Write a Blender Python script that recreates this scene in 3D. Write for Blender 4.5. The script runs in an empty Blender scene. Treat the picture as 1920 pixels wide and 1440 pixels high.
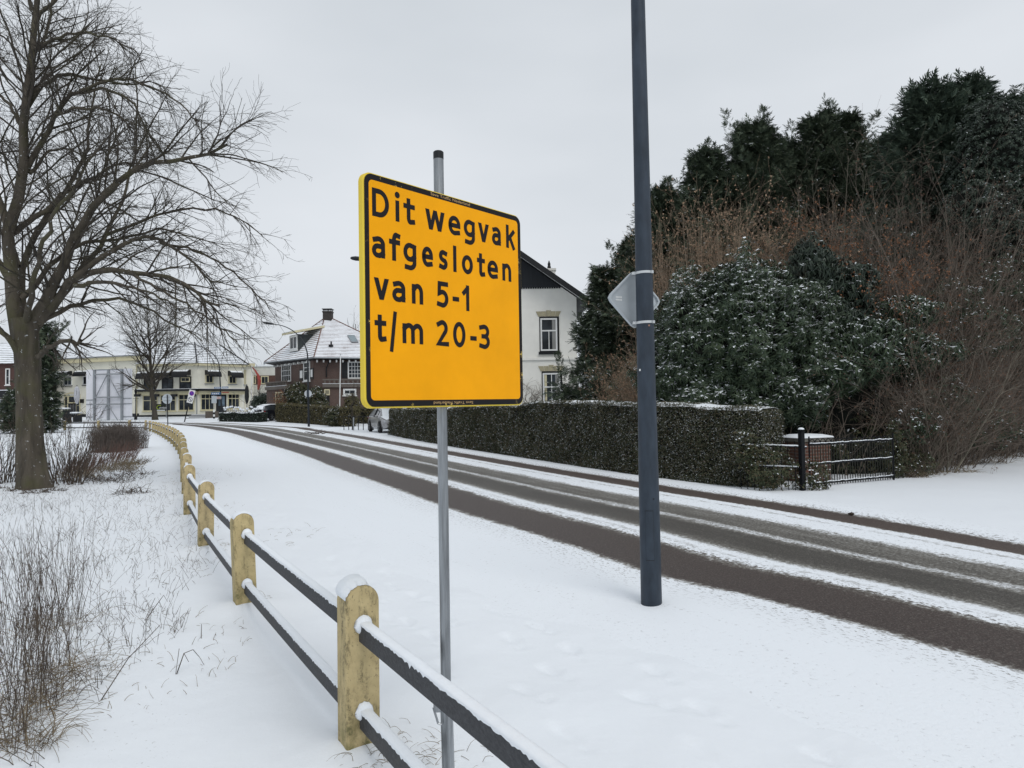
import bpy, math, random
import numpy as np
from mathutils import Vector, Matrix

S = bpy.context.scene
COL = S.collection
rad = math.radians

# ------------------------------------------------------------------ camera
FPX, ROLL, PIT, EYE = 1331.0, 0.014, math.atan(38 / 1331), 1.65
_r0 = np.array([1, 0, 0.0]); CF = np.array([0, math.cos(PIT), math.sin(PIT)]); _u0 = np.array([0, -math.sin(PIT), math.cos(PIT)])
CR = _r0 * math.cos(ROLL) - _u0 * math.sin(ROLL); CU = _r0 * math.sin(ROLL) + _u0 * math.cos(ROLL)
E0 = np.array([0, 0, EYE])
cam = bpy.data.cameras.new('camera'); cam.sensor_width = 36; cam.lens = 36 * FPX / 1920; cam.clip_start = 0.05; cam.clip_end = 2000
camo = bpy.data.objects.new('camera', cam); COL.objects.link(camo)
camo.matrix_world = Matrix(((CR[0], CU[0], -CF[0], 0), (CR[1], CU[1], -CF[1], 0), (CR[2], CU[2], -CF[2], EYE), (0, 0, 0, 1)))
S.camera = camo
S.view_settings.view_transform = 'Standard'; S.view_settings.look = 'None'; S.view_settings.exposure = 0.0; S.view_settings.gamma = 1.0
S.view_settings.use_curve_mapping = False
S.render.engine = 'CYCLES'
S.cycles.use_denoising = True; S.cycles.denoiser = 'OPENIMAGEDENOISE'; S.cycles.denoising_input_passes = 'RGB_ALBEDO_NORMAL'
S.cycles.max_bounces = 6; S.cycles.diffuse_bounces = 3; S.cycles.transparent_max_bounces = 6

# ------------------------------------------------------------------ overcast sky and one soft sun
SUN_EL, SUN_AZ = rad(52), rad(150)          # azimuth clockwise from +Y
W = bpy.data.worlds.new('World'); S.world = W; W.use_nodes = True
nt = W.node_tree; nt.nodes.clear()
sky = nt.nodes.new('ShaderNodeTexSky'); sky.sky_type = 'NISHITA'; sky.sun_disc = False
sky.sun_elevation = SUN_EL; sky.sun_rotation = SUN_AZ; sky.air_density = 1.0; sky.dust_density = 4.0; sky.ozone_density = 1.0
hs = nt.nodes.new('ShaderNodeHueSaturation'); hs.inputs['Saturation'].default_value = 0.3; hs.inputs['Value'].default_value = 1.0
nt.links.new(sky.outputs[0], hs.inputs['Color'])
tc = nt.nodes.new('ShaderNodeTexCoord'); mp = nt.nodes.new('ShaderNodeMapping'); mp.inputs['Scale'].default_value = (1, 1, 2.6)
nt.links.new(tc.outputs['Generated'], mp.inputs[0])
nz = nt.nodes.new('ShaderNodeTexNoise'); nz.inputs['Scale'].default_value = 1.7; nz.inputs['Detail'].default_value = 4; nz.inputs['Roughness'].default_value = .45
nt.links.new(mp.outputs[0], nz.inputs['Vector'])
cr = nt.nodes.new('ShaderNodeValToRGB'); cr.color_ramp.elements[0].position = .3; cr.color_ramp.elements[1].position = .72
cr.color_ramp.elements[0].color = (6.3, 6.8, 7.3, 1); cr.color_ramp.elements[1].color = (8.1, 8.5, 9.0, 1)
nt.links.new(nz.outputs['Fac'], cr.inputs[0])
mx = nt.nodes.new('ShaderNodeMix'); mx.data_type = 'RGBA'; mx.inputs['Factor'].default_value = 0.88
nt.links.new(hs.outputs[0], mx.inputs['A']); nt.links.new(cr.outputs[0], mx.inputs['B'])
bg = nt.nodes.new('ShaderNodeBackground'); bg.inputs['Strength'].default_value = 0.1
wo = nt.nodes.new('ShaderNodeOutputWorld')
nt.links.new(mx.outputs['Result'], bg.inputs['Color']); nt.links.new(bg.outputs[0], wo.inputs[0])
sl = bpy.data.lights.new('sun', 'SUN'); sl.energy = 1.0; sl.angle = rad(25); sl.color = (1, .97, .93)
so = bpy.data.objects.new('sun', sl); COL.objects.link(so)
sd = Vector((math.sin(SUN_AZ) * math.cos(SUN_EL), math.cos(SUN_AZ) * math.cos(SUN_EL), math.sin(SUN_EL)))
so.rotation_euler = sd.to_track_quat('Z', 'Y').to_euler(); so.location = (0, -20, 30)

# ------------------------------------------------------------------ helpers
RNG = np.random.default_rng(11)
def gz(x, y):
    t = np.clip((np.asarray(y, float) - 52) / 45, 0, 1)
    return .85 * t * t * (3 - 2 * t)
def ray(px, py): return CF + CR * ((px - 960) / FPX) - CU * ((py - 720) / FPX)
def at(px, py, Y):
    d = ray(px, py); return E0 + d * (Y / d[1])
def gp(px, py, h=0.0):
    z = h
    for _ in range(60):
        d = ray(px, py); t = (z - EYE) / d[2]; p = E0 + d * t
        z = z + .5 * (h + float(gz(p[0], p[1])) - z)
    return p
def nrm(a): return a / np.maximum(np.linalg.norm(a, axis=-1, keepdims=True), 1e-9)
def _hash(ix, iy, s):
    h = np.sin(ix * 127.1 + iy * 311.7 + s * 74.7) * 43758.5453
    return h - np.floor(h)
def vnoise(x, y, s=0):
    ix, iy = np.floor(x), np.floor(y); fx, fy = x - ix, y - iy
    fx = fx * fx * (3 - 2 * fx); fy = fy * fy * (3 - 2 * fy)
    return (_hash(ix, iy, s) * (1 - fx) + _hash(ix + 1, iy, s) * fx) * (1 - fy) + (_hash(ix, iy + 1, s) * (1 - fx) + _hash(ix + 1, iy + 1, s) * fx) * fy

def props(o, label=None, cat=None, group=None, kind=None):
    if label: o['label'] = label
    if cat: o['category'] = cat
    if group: o['group'] = group
    if kind: o['kind'] = kind
    return o
def thing(name, label, cat, loc=(0, 0, 0), rz=0.0, group=None):
    o = bpy.data.objects.new(name, None); COL.objects.link(o)
    o.location = [float(v) for v in loc]; o.rotation_euler = (0, 0, rz); o.empty_display_size = .2
    return props(o, label, cat, group)
def link(name, me, mat, parent=None, local=False):
    """parent with local=False: the mesh is in world coordinates and is moved into the parent's frame"""
    if mat is not None: me.materials.append(mat)
    o = bpy.data.objects.new(name, me); COL.objects.link(o)
    if parent is not None:
        if not local:
            root = parent; M = Matrix.Identity(4)
            while root is not None:
                M = root.matrix_basis.copy() @ M if root.rotation_mode else M; root = root.parent
            me.transform(M.inverted())
        o.parent = parent
    return o
def bulk(name, V, F, mat, parent=None, local=False, smooth=False, uv=None):
    V = np.asarray(V, np.float32).reshape(-1, 3); F = np.asarray(F, np.int32)
    k = F.shape[1]; n = len(F)
    me = bpy.data.meshes.new(name)
    me.vertices.add(len(V)); me.vertices.foreach_set('co', V.ravel())
    me.loops.add(n * k); me.loops.foreach_set('vertex_index', F.ravel())
    me.polygons.add(n); me.polygons.foreach_set('loop_start', np.arange(0, n * k, k, dtype=np.int32))
    try: me.polygons.foreach_set('loop_total', np.full(n, k, np.int32))
    except Exception: pass
    me.polygons.foreach_set('use_smooth', np.full(n, smooth, bool))
    if uv is not None:
        l = me.uv_layers.new(name='UVMap'); l.data.foreach_set('uv', np.asarray(uv, np.float32)[F.ravel()].ravel())
    me.update(calc_edges=True)
    return link(name, me, mat, parent, local)

class MB:
    def __init__(s): s.v = []; s.f = []
    def add(s, V, F):
        b = len(s.v); s.v += [tuple(float(c) for c in p) for p in V]; s.f += [tuple(int(i) + b for i in f) for f in F]; return s
    def box(s, c, d, rz=0.0, R=None):
        x, y, z = d[0] / 2, d[1] / 2, d[2] / 2
        P = np.array([(-x, -y, -z), (x, -y, -z), (x, y, -z), (-x, y, -z), (-x, -y, z), (x, -y, z), (x, y, z), (-x, y, z)])
        if R is None:
            a, b = math.cos(rz), math.sin(rz); R = np.array([(a, -b, 0), (b, a, 0), (0, 0, 1)])
        return s.add(P @ np.asarray(R).T + np.asarray(c), [(0, 3, 2, 1), (4, 5, 6, 7), (0, 1, 5, 4), (1, 2, 6, 5), (2, 3, 7, 6), (3, 0, 4, 7)])
    def beam(s, a, b, w, h, up=(0, 0, 1)):
        a, b = np.asarray(a, float), np.asarray(b, float); d = b - a; L = np.linalg.norm(d); x = d / L
        y = np.cross(up, x); y = y / max(np.linalg.norm(y), 1e-6); z = np.cross(x, y)
        return s.box((a + b) / 2, (L, w, h), R=np.array([x, y, z]).T)
    def tube(s, pts, r, n=10, caps=True):
        pts = np.asarray(pts, float); r = np.full(len(pts), r) if np.isscalar(r) else np.asarray(r)
        V, F = tubes(pts[None], r[None], n); F = [tuple(f) for f in F]
        if caps:
            F.append(tuple(range(n))[::-1]); F.append(tuple(range((len(pts) - 1) * n, len(pts) * n)))
        return s.add(V, F)
    def lathe(s, prof, c=(0, 0, 0), n=16):
        V, F = [], []
        for (r, z) in prof:
            for i in range(n):
                a = 2 * math.pi * i / n; V.append((c[0] + r * math.cos(a), c[1] + r * math.sin(a), c[2] + z))
        for j in range(len(prof) - 1):
            for i in range(n):
                F.append((j * n + i, j * n + (i + 1) % n, (j + 1) * n + (i + 1) % n, (j + 1) * n + i))
        F.append(tuple(range(n))[::-1]); F.append(tuple(range((len(prof) - 1) * n, len(prof) * n)))
        return s.add(V, F)
    def prism(s, poly, z0, z1):
        n = len(poly); V = [(p[0], p[1], z0) for p in poly] + [(p[0], p[1], z1) for p in poly]
        F = [tuple(range(n))[::-1], tuple(range(n, 2 * n))] + [(i, (i + 1) % n, n + (i + 1) % n, n + i) for i in range(n)]
        return s.add(V, F)
    def slab(s, poly3, off):
        """polygon in space given a thickness along the vector off"""
        n = len(poly3); P = np.asarray(poly3, float); V = list(P) + list(P + np.asarray(off))
        return s.add(V, [tuple(range(n))[::-1], tuple(range(n, 2 * n))] + [(i, (i + 1) % n, n + (i + 1) % n, n + i) for i in range(n)])
    def build(s, name, mat, parent=None, local=False, smooth=False, uv=False, bevel=0, recalc=True):
        me = bpy.data.meshes.new(name); me.from_pydata(s.v, [], s.f)
        if recalc:
            import bmesh
            bm = bmesh.new(); bm.from_mesh(me); bmesh.ops.recalc_face_normals(bm, faces=bm.faces); bm.to_mesh(me); bm.free()
        if uv: auto_uv(me)
        if smooth: me.polygons.foreach_set('use_smooth', [True] * len(me.polygons))
        me.update()
        o = link(name, me, mat, parent, local)
        if bevel:
            m = o.modifiers.new('bevel', 'BEVEL'); m.width = bevel; m.segments = 2; m.limit_method = 'ANGLE'
        return o
def auto_uv(me):
    l = me.uv_layers.new(name='UVMap')
    for p in me.polygons:
        n = p.normal; u = Vector((0, 0, 1)).cross(n)
        u = Vector((1, 0, 0)) if u.length < 1e-3 else u.normalized()
        v = n.cross(u)
        for li in p.loop_indices:
            c = me.vertices[me.loops[li].vertex_index].co; l.data[li].uv = (c.dot(u), c.dot(v))
def tubes(P, R, n=3):
    """P (N,m,3) paths, R (N,m) radii -> vertices, quads"""
    P = np.asarray(P, float); N, m, _ = P.shape
    T = np.empty_like(P); T[:, 1:-1] = P[:, 2:] - P[:, :-2]; T[:, 0] = P[:, 1] - P[:, 0]; T[:, -1] = P[:, -1] - P[:, -2]; T = nrm(T)
    ref = np.where(np.abs(T[:, :1, 2:3]).repeat(m, 1) > .93, np.array([1, 0, 0.0]), np.array([0, 0, 1.0]))
    U = nrm(np.cross(ref, T)); Vv = np.cross(T, U)
    a = np.arange(n) * 2 * math.pi / n
    ring = U[:, :, None] * np.cos(a)[:, None] + Vv[:, :, None] * np.sin(a)[:, None]
    V = P[:, :, None] + ring * np.asarray(R)[:, :, None, None]
    i = np.arange(n); j = (i + 1) % n
    q = np.stack([i, j, j + n, i + n], 1)
    F = (np.arange(N)[:, None, None, None] * m * n + np.arange(m - 1)[None, :, None, None] * n + q[None, None]).reshape(-1, 4)
    return V.reshape(-1, 3), F
def merge(*vf):
    V, F, b = [], [], 0
    for v, f in vf:
        if len(v) == 0: continue
        V.append(np.asarray(v).reshape(-1, 3)); F.append(np.asarray(f) + b); b += len(V[-1])
    return np.concatenate(V), np.concatenate(F)
def stamp(T, TF, pos, X, Y, Z, sc=None):
    """copies of a small template (leaf cluster) merged into one foliage mesh"""
    T = np.asarray(T, float); TF = np.asarray(TF)
    if sc is not None: X, Y, Z = X * sc[:, None], Y * sc[:, None], Z * sc[:, None]
    V = pos[:, None] + T[None, :, 0:1] * X[:, None] + T[None, :, 1:2] * Y[:, None] + T[None, :, 2:3] * Z[:, None]
    F = TF[None] + (np.arange(len(pos)) * len(T))[:, None, None]
    return V.reshape(-1, 3), F.reshape(-1, TF.shape[1])
def frames(Zd, rng):
    Z = nrm(Zd); r = nrm(rng.normal(size=Z.shape)); X = nrm(np.cross(r, Z)); return X, np.cross(Z, X), Z
def kids(P, R, rng, cnt, lo, hi, ang, lenf, m, lift=0.0, wob=.1, rf=.55, rend=.15, lmin=.05, lmax=9, fall=.6):
    """a level of side branches: P (N,n,3) parents, cnt (N,) how many each"""
    N, n, _ = P.shape; idx = np.repeat(np.arange(N), cnt); M = len(idx)
    t01 = rng.uniform(lo, hi, M); t = t01 * (n - 1); i = np.clip(t.astype(int), 0, n - 2); f = (t - i)[:, None]
    pos = P[idx, i] * (1 - f) + P[idx, i + 1] * f; tan = nrm(P[idx, i + 1] - P[idx, i]); r = R[idx, i] * (1 - f[:, 0]) + R[idx, i + 1] * f[:, 0]
    plen = np.linalg.norm(np.diff(P, axis=1), axis=2).sum(1)[idx]
    perp = nrm(np.cross(tan, rng.normal(size=(M, 3)))); a = rng.normal(ang, .2, M)[:, None]
    d = np.cos(a) * tan + np.sin(a) * perp
    L = np.clip(plen * lenf * rng.uniform(.45, 1.25, M) * (1 - fall * t01), lmin, lmax)
    Q = np.empty((M, m, 3)); Q[:, 0] = pos
    lf = np.array([0, 0, 1.0])
    for j in range(1, m):
        d = nrm(d + rng.normal(size=(M, 3)) * wob + lf * lift); Q[:, j] = Q[:, j - 1] + d * (L / (m - 1))[:, None]
    rr = np.maximum(r * rf, .0022)[:, None] * np.linspace(1, rend, m)[None]
    return Q, rr
def resample(pts, m):
    pts = np.asarray(pts, float); s = np.r_[0, np.cumsum(np.linalg.norm(np.diff(pts, axis=0), axis=1))]
    q = np.linspace(0, s[-1], m); return np.stack([np.interp(q, s, pts[:, k]) for k in range(pts.shape[1])], 1)
def catmull(pts, k=8):
    P = np.asarray(pts, float); P = np.vstack([2 * P[0] - P[1], P, 2 * P[-1] - P[-2]]); out = []
    for i in range(1, len(P) - 2):
        for t in np.linspace(0, 1, k, endpoint=False):
            out.append(.5 * ((2 * P[i]) + (-P[i - 1] + P[i + 1]) * t + (2 * P[i - 1] - 5 * P[i] + 4 * P[i + 1] - P[i + 2]) * t * t + (-P[i - 1] + 3 * P[i] - 3 * P[i + 1] + P[i + 2]) * t ** 3))
    out.append(P[-2]); return np.array(out)

# ------------------------------------------------------------------ materials
class NT:
    def __init__(s, name):
        s.m = bpy.data.materials.new(name); s.m.use_nodes = True; s.t = s.m.node_tree; s.t.nodes.clear()
        s.out = s.n('ShaderNodeOutputMaterial'); s.b = s.n('ShaderNodeBsdfPrincipled'); s.l(s.b.outputs[0], s.out.inputs[0])
        s.b.inputs['Specular IOR Level'].default_value = .3
    def n(s, t, **k):
        x = s.t.nodes.new(t)
        for a, b in k.items(): setattr(x, a, b)
        return x
    def l(s, a, b): s.t.links.new(a, b)
    def set(s, sock, v):
        if hasattr(v, 'is_linked') or hasattr(v, 'links'): s.l(v, sock)
        else: sock.default_value = v
    def co(s, kind='Object', scale=(1, 1, 1), src=None):
        c = src if src is not None else s.n('ShaderNodeTexCoord').outputs[kind]
        m = s.n('ShaderNodeMapping'); m.inputs['Scale'].default_value = scale; s.l(c, m.inputs[0]); return m.outputs[0]
    def noise(s, vec, scale=5, det=4, rough=.5, dist=0):
        x = s.n('ShaderNodeTexNoise'); x.inputs['Scale'].default_value = scale; x.inputs['Detail'].default_value = det; x.inputs['Roughness'].default_value = rough; x.inputs['Distortion'].default_value = dist
        if vec is not None: s.l(vec, x.inputs['Vector'])
        return x.outputs['Fac']
    def ramp(s, f, stops):
        r = s.n('ShaderNodeValToRGB'); e = r.color_ramp.elements
        while len(e) < len(stops): e.new(.5)
        for k, (p, c) in enumerate(stops):
            e[k].position = p; c = (c, c, c) if np.isscalar(c) else c; e[k].color = (*c, 1)
        s.set(r.inputs[0], f); return r.outputs[0]
    def mix(s, f, a, b):
        m = s.n('ShaderNodeMix', data_type='RGBA'); s.set(m.inputs['Factor'], f)
        for k, v in (('A', a), ('B', b)):
            if isinstance(v, tuple): v = (*v, 1) if len(v) == 3 else v
            s.set(m.inputs[k], v)
        return m.outputs['Result']
    def math(s, op, a, b=None, c=None, clamp=False):
        m = s.n('ShaderNodeMath', operation=op, use_clamp=clamp); s.set(m.inputs[0], a)
        if b is not None: s.set(m.inputs[1], b)
        if c is not None: s.set(m.inputs[2], c)
        return m.outputs[0]
    def mapr(s, v, a, b, c=0.0, d=1.0):
        m = s.n('ShaderNodeMapRange'); m.clamp = True; s.set(m.inputs[0], v)
        for k, q in enumerate((a, b, c, d)): m.inputs[k + 1].default_value = q
        return m.outputs[0]
    def sep(s, v):
        x = s.n('ShaderNodeSeparateXYZ'); s.l(v, x.inputs[0]); return x.outputs
    def bump(s, h, st=.3, dist=.02):
        b = s.n('ShaderNodeBump'); b.inputs['Strength'].default_value = st; b.inputs['Distance'].default_value = dist; s.l(h, b.inputs['Height']); s.l(b.outputs[0], s.b.inputs['Normal'])
    def col(s, c): s.set(s.b.inputs['Base Color'], (*c, 1) if isinstance(c, tuple) and len(c) == 3 else c)
    def rough(s, r): s.set(s.b.inputs['Roughness'], r)
def simple(name, c, r=.6, var=.18, sc=6, bump=.0, metal=0.0, spec=.3, c2=None, stretch=(1, 1, 1), det=5):
    t = NT(name); v = t.co('Object', stretch); n = t.noise(v, sc, det, .6)
    c2 = c2 or tuple(k * (1 - var * 2) for k in c); c1 = tuple(min(1, k * (1 + var * .4)) for k in c)
    t.col(t.ramp(n, [(.28, c2), (.72, c1)])); t.rough(r); t.b.inputs['Metallic'].default_value = metal; t.b.inputs['Specular IOR Level'].default_value = spec
    if bump: t.bump(t.noise(v, sc * 4, 4, .6), bump, .01)
    return t.m
SNOWC = (.80, .835, .875)
def snow_mat(name='snow', bump=.25, sc=6):
    t = NT(name); v = t.co('Object')
    n = t.noise(v, sc * .3, 4, .5); t.col(t.mix(n, tuple(k * .965 for k in SNOWC), SNOWC)); t.rough(.65)
    t.b.inputs['Subsurface Weight'].default_value = 0.0
    a = t.noise(v, sc, 5, .6); b = t.noise(v, 160, 2, .5); t.bump(t.math('ADD', a, t.math('MULTIPLY', b, .12)), bump, .03)
    return t.m
SNOW = snow_mat()
def leaf_mat(name, cols, snow=.5, thr=.55, rough=.5, spec=.25, big=.35, gap=.16, dust=1.0):
    """leaves: colour differs per leaf and in large soft patches; upper faces carry snow"""
    t = NT(name); g = t.n('ShaderNodeNewGeometry'); rnd = g.outputs['Random Per Island']
    t.col((0, 0, 0)); c = t.ramp(rnd, [(i / max(1, len(cols) - 1), k) for i, k in enumerate(cols)])
    pn = t.noise(t.co('Object'), big, 3, .5); c = t.mix(t.mapr(pn, .35, .65, 0, .45), c, t.mix(.5, c, tuple(k * .45 for k in cols[0])))
    if snow > 0:
        nz_ = t.sep(g.outputs['Normal'])[2]
        sn = t.noise(t.co('Object'), 1.3, 3, .6)
        amt = t.math('ADD', t.math('MULTIPLY', rnd, .0), t.mapr(sn, .3, .7, -.25, .25))
        w = t.n('ShaderNodeTexWhiteNoise', noise_dimensions='1D'); t.l(rnd, w.inputs['W'])
        keep = t.math('LESS_THAN', w.outputs['Value'], t.math('ADD', amt, snow))
        f = t.math('MULTIPLY', t.mapr(nz_, thr, thr + gap), keep); c = t.mix(t.math('MULTIPLY', f, dust), c, SNOWC)
    t.col(c); t.rough(rough); t.b.inputs['Specular IOR Level'].default_value = spec
    return t.m
def bark_mat(name, a, b, moss=None, snow=0.0, sc=9):
    t = NT(name); v = t.co('Object', (1, 1, .22)); n = t.noise(v, sc, 6, .65, .6); c = t.ramp(n, [(.3, a), (.7, b)])
    v2 = t.co('Object')
    if moss: c = t.mix(t.mapr(t.noise(v2, 1.6, 4, .6), .48, .66, 0, .6), c, moss)
    if snow: c = t.mix(t.math('MULTIPLY', t.mapr(t.noise(v2, 14, 3, .7), .66, .7), snow), c, SNOWC)
    t.col(c); t.rough(.9); t.bump(n, .7, .03); return t.m
def glass_mat(name, c=(.012, .015, .018)):
    t = NT(name); n = t.noise(t.co('Object'), .9, 2, .5); t.col(t.ramp(n, [(.35, c), (.7, tuple(k * 3.2 + .012 for k in c))])); t.rough(.15); t.b.inputs['Specular IOR Level'].default_value = .22
    return t.m
def brick_mat(name, c1, c2, mortar, bw=.22, bh=.065, sc=1.0):
    t = NT(name); v = t.co('UV'); b = t.n('ShaderNodeTexBrick'); t.l(v, b.inputs['Vector']); b.inputs['Scale'].default_value = 1.0
    b.inputs['Brick Width'].default_value = bw; b.inputs['Row Height'].default_value = bh; b.inputs['Mortar Size'].default_value = .008
    b.inputs['Color1'].default_value = (*c1, 1); b.inputs['Color2'].default_value = (*c2, 1); b.inputs['Mortar'].default_value = (*mortar, 1)
    n = t.noise(t.co('Object'), .8, 5, .6); t.col(t.mix(t.mapr(n, .3, .7, 0, .4), b.outputs[0], tuple(k * .55 for k in c1))); t.rough(.85); return t.m
def roof_mat(name, tile, snow_amt=.75, row=.32, colw=.28, wob=.02):
    """tile courses showing through thin snow"""
    t = NT(name); uv = t.n('ShaderNodeTexCoord').outputs['UV']; s = t.sep(uv)
    n = t.noise(uv, 2.2, 5, .65); n2 = t.noise(uv, .5, 3, .5)
    v = t.math('DIVIDE', t.math('ADD', s[1], t.math('MULTIPLY', n, wob)), row); fv = t.math('FRACT', v)
    u = t.math('DIVIDE', s[0], colw); fu = t.math('ABSOLUTE', t.math('SUBTRACT', t.math('FRACT', u), .5))
    line = t.mapr(fv, .0, .55, 1, 0); colm = t.mapr(fu, .30, .5, 0, .16)
    patch = t.mapr(n2, .3, .7, -.22, .22)
    bare = t.math('ADD', t.math('MAXIMUM', line, colm), t.math('ADD', patch, t.mapr(n, .3, .7, -.2, .2)))
    f = t.mapr(bare, snow_amt - .25, snow_amt + .3)
    tl = t.mix(n, tile, tuple(k * .6 for k in tile)); t.col(t.mix(f, SNOWC, tl)); t.rough(.7)
    t.bump(fv, .3, .02); return t.m
M_WHITE = simple('white_paint', (.74, .75, .74), .5, .06, 3)
M_CREAM = simple('cream_render', (.72, .705, .61), .85, .06, .8)
M_CREAMT = simple('cream_trim', (.62, .57, .38), .6, .08, 3)
M_BLACK = simple('black_paint', (.012, .013, .015), .45, .2, 4)
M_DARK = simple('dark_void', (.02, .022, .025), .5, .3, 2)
M_GLASS = glass_mat('window_glass')
M_GALV = simple('galvanised_steel', (.36, .38, .40), .38, .32, 45, 0, .75, .5, stretch=(1, 1, .06))  # vertical bright and dark bands paint reflections into the steel colour
M_GREYM = simple('grey_metal', (.30, .32, .34), .45, .1, 5, 0, .3)
M_LAMPD = simple('dark_lamp_paint', (.018, .022, .028), .5, .1, 9)
M_LAMP = simple('blue_grey_lamp_paint', (.041, .055, .075), .5, .22, 12, .02, 0, .25, stretch=(1, 1, .3))

# ------------------------------------------------------------------ road and ground
NEAR = [(11.5, -11), (8.2, -5), (4.75, 1.2), (3.04, 4.3), (2.1, 5.85), (1.39, 6.79), (.49, 8.63), (-.96, 11.29), (-2.39, 14.33), (-4.53, 18.75), (-7.68, 25.5), (-12.97, 35.9), (-19.0, 47.8)]
FAR = [(15.5, -9), (12.0, -3), (8.0, 3.0), (6.45, 6.0), (5.75, 7.6), (5.25, 8.98), (4.30, 11.2), (2.95, 13.9), (1.55, 16.85), (-.2, 20.7), (-3.1, 27.2), (-8.2, 38.8), (-14.0, 51.0)]
for (nx, ny), (fx, fy) in (((430 - 50, 802), (560, 801.5)), ((330, 797), (420, 793.5)), ((285, 795), (345, 792.6))):
    a, b = gp(nx, ny), gp(fx, fy); NEAR.append((a[0], a[1])); FAR.append((b[0], b[1]))
NEAR += [(-52, 71.5), (-90, 74)]; FAR += [(-54, 78.5), (-90, 80.5)]
NE, FE = catmull(NEAR, 10), catmull(FAR, 10)
def road_cl(u): return NE * (1 - u) + FE * u
us = np.concatenate([np.linspace(-.55, -.14, 8), np.linspace(-.12, 1.04, 64), np.linspace(1.06, 1.3, 6)])
vlen = np.r_[0, np.cumsum(np.linalg.norm(np.diff((NE + FE) / 2, axis=0), axis=1))]
# finer steps along the road
vi = np.interp(np.arange(0, vlen[-1], .22), vlen, np.arange(len(vlen)))
def lerp_rows(A, t):
    i = np.clip(t.astype(int), 0, len(A) - 2); f = (t - i)[:, None]; return A[i] * (1 - f) + A[i + 1] * f
NEf, FEf = lerp_rows(NE, vi), lerp_rows(FE, vi); vf = np.arange(0, vlen[-1], .22)[:len(vi)]
U, Vv = np.meshgrid(us, vf); X = NEf[:, None, 0] * (1 - us) + FEf[:, None, 0] * us; Y = NEf[:, None, 1] * (1 - us) + FEf[:, None, 1] * us
strip = lambda u, a, b, e: np.clip((u - a) / e, 0, 1) * np.clip((b - u) / e, 0, 1)
h = .028 + .014 * strip(U, .18, .3, .03) + .012 * strip(U, .68, .87, .03) + .006 * strip(U, .48, .54, .03)
h += np.where(U < 0, .05 * np.clip(-U / .13, 0, 1) ** 1.5, 0) + np.where(U > 1, .03 * np.clip((U - 1) / .06, 0, 1), 0)
h -= np.where(U < -.2, .115 * np.clip((-.2 - U) / .35, 0, 1), 0) + np.where(U > 1.1, .1 * np.clip((U - 1.1) / .2, 0, 1), 0)
h += .008 * (vnoise(X * 5, Y * 5, 3) - .5) * np.where((U < .01) | (U > .99) | ((U > .18) & (U < .3)), 1, .25)
Zr = gz(X, Y) + h
nr, nc = U.shape
Fr = (np.arange(nr - 1)[:, None, None] * nc + np.arange(nc - 1)[None, :, None] + np.array([0, 1, nc + 1, nc])).reshape(-1, 4)
t = NT('snowy_asphalt')
uv = t.n('ShaderNodeTexCoord').outputs['UV']
uvm = t.co('UV', (5.2, 1, 1), uv); streak = t.noise(t.co('UV', (34, .9, 1), uv), 1, 5, .6); fine = t.noise(uvm, 26, 3, .7); mid = t.noise(uvm, 3.5, 4, .6); sp = t.noise(t.co('UV', (5.2, .8, 1), uv), 24, 3, .65)
su, sv = t.sep(uv)[0], t.sep(uv)[1]
clump = t.noise(uvm, 15, 3, .65); ud = t.math('ADD', t.math('ADD', su, t.math('MULTIPLY', t.math('SUBTRACT', clump, .5), .06)), t.math('ADD', t.math('MULTIPLY', t.math('SUBTRACT', mid, .5), .035), t.math('MULTIPLY', t.math('SUBTRACT', streak, .5), .03)))
rp = lambda x: (x + .15) / 1.3
mask = t.ramp(t.math('DIVIDE', t.math('ADD', ud, .15), 1.3), [(rp(-.15), 1), (rp(-.035), 1), (rp(.008), 0), (rp(.165), 0), (rp(.20), .55), (rp(.212), .98), (rp(.272), 1), (rp(.29), .75), (rp(.315), .36), (rp(.36), .2), (rp(.45), .17), (rp(.48), .4), (rp(.497), .72), (rp(.515), .72), (rp(.535), .32), (rp(.58), .36), (rp(.66), .40), (rp(.69), .8), (rp(.705), 1), (rp(.835), 1), (rp(.852), .4), (rp(.87), 0), (rp(.965), 0), (rp(.99), .6), (rp(1.01), 1), (rp(1.15), 1)])
grain = t.math('ADD', t.math('MULTIPLY', t.math('SUBTRACT', fine, .5), 1.5), t.math('MULTIPLY', t.math('SUBTRACT', streak, .5), .5))
f = t.mapr(t.math('ADD', mask, t.math('MULTIPLY', grain, .72)), .22, .86)
# faint double tracks through the white strips
tr = t.math('MAXIMUM', t.mapr(t.math('ABSOLUTE', t.math('SUBTRACT', ud, .79)), .004, .010, .35, 0), t.mapr(t.math('ABSOLUTE', t.math('SUBTRACT', ud, .245)), .003, .008, .22, 0))
f = t.math('SUBTRACT', f, t.math('MULTIPLY', tr, t.mapr(mid, .4, .6)), clamp=True)
asp = t.ramp(su, [(0, (.060, .044, .040)), (.18, (.066, .049, .043)), (.22, (.062, .056, .049)), (.8, (.070, .065, .058)), (.86, (.092, .067, .057)), (.95, (.080, .058, .050))])
grit = t.noise(uvm, 62, 2, .6); asp = t.mix(t.mapr(fine, .35, .65, 0, .75), asp, t.mix(.62, asp, (.012, .011, .010))); asp = t.mix(t.mapr(grit, .55, .66, 0, .6), asp, (.20, .18, .16))
slush = t.mix(t.mapr(f, .3, 1), (.40, .385, .345), SNOWC)
c = t.mix(f, asp, slush)
edge = t.mapr(t.math('ABSOLUTE', t.math('SUBTRACT', ud, .24)), .1, .02)
dirt = t.math('MULTIPLY', t.mapr(sp, .575, .61), t.mapr(t.math('ABSOLUTE', t.math('ADD', su, .045)), .14, .02, 0, .75))
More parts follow.
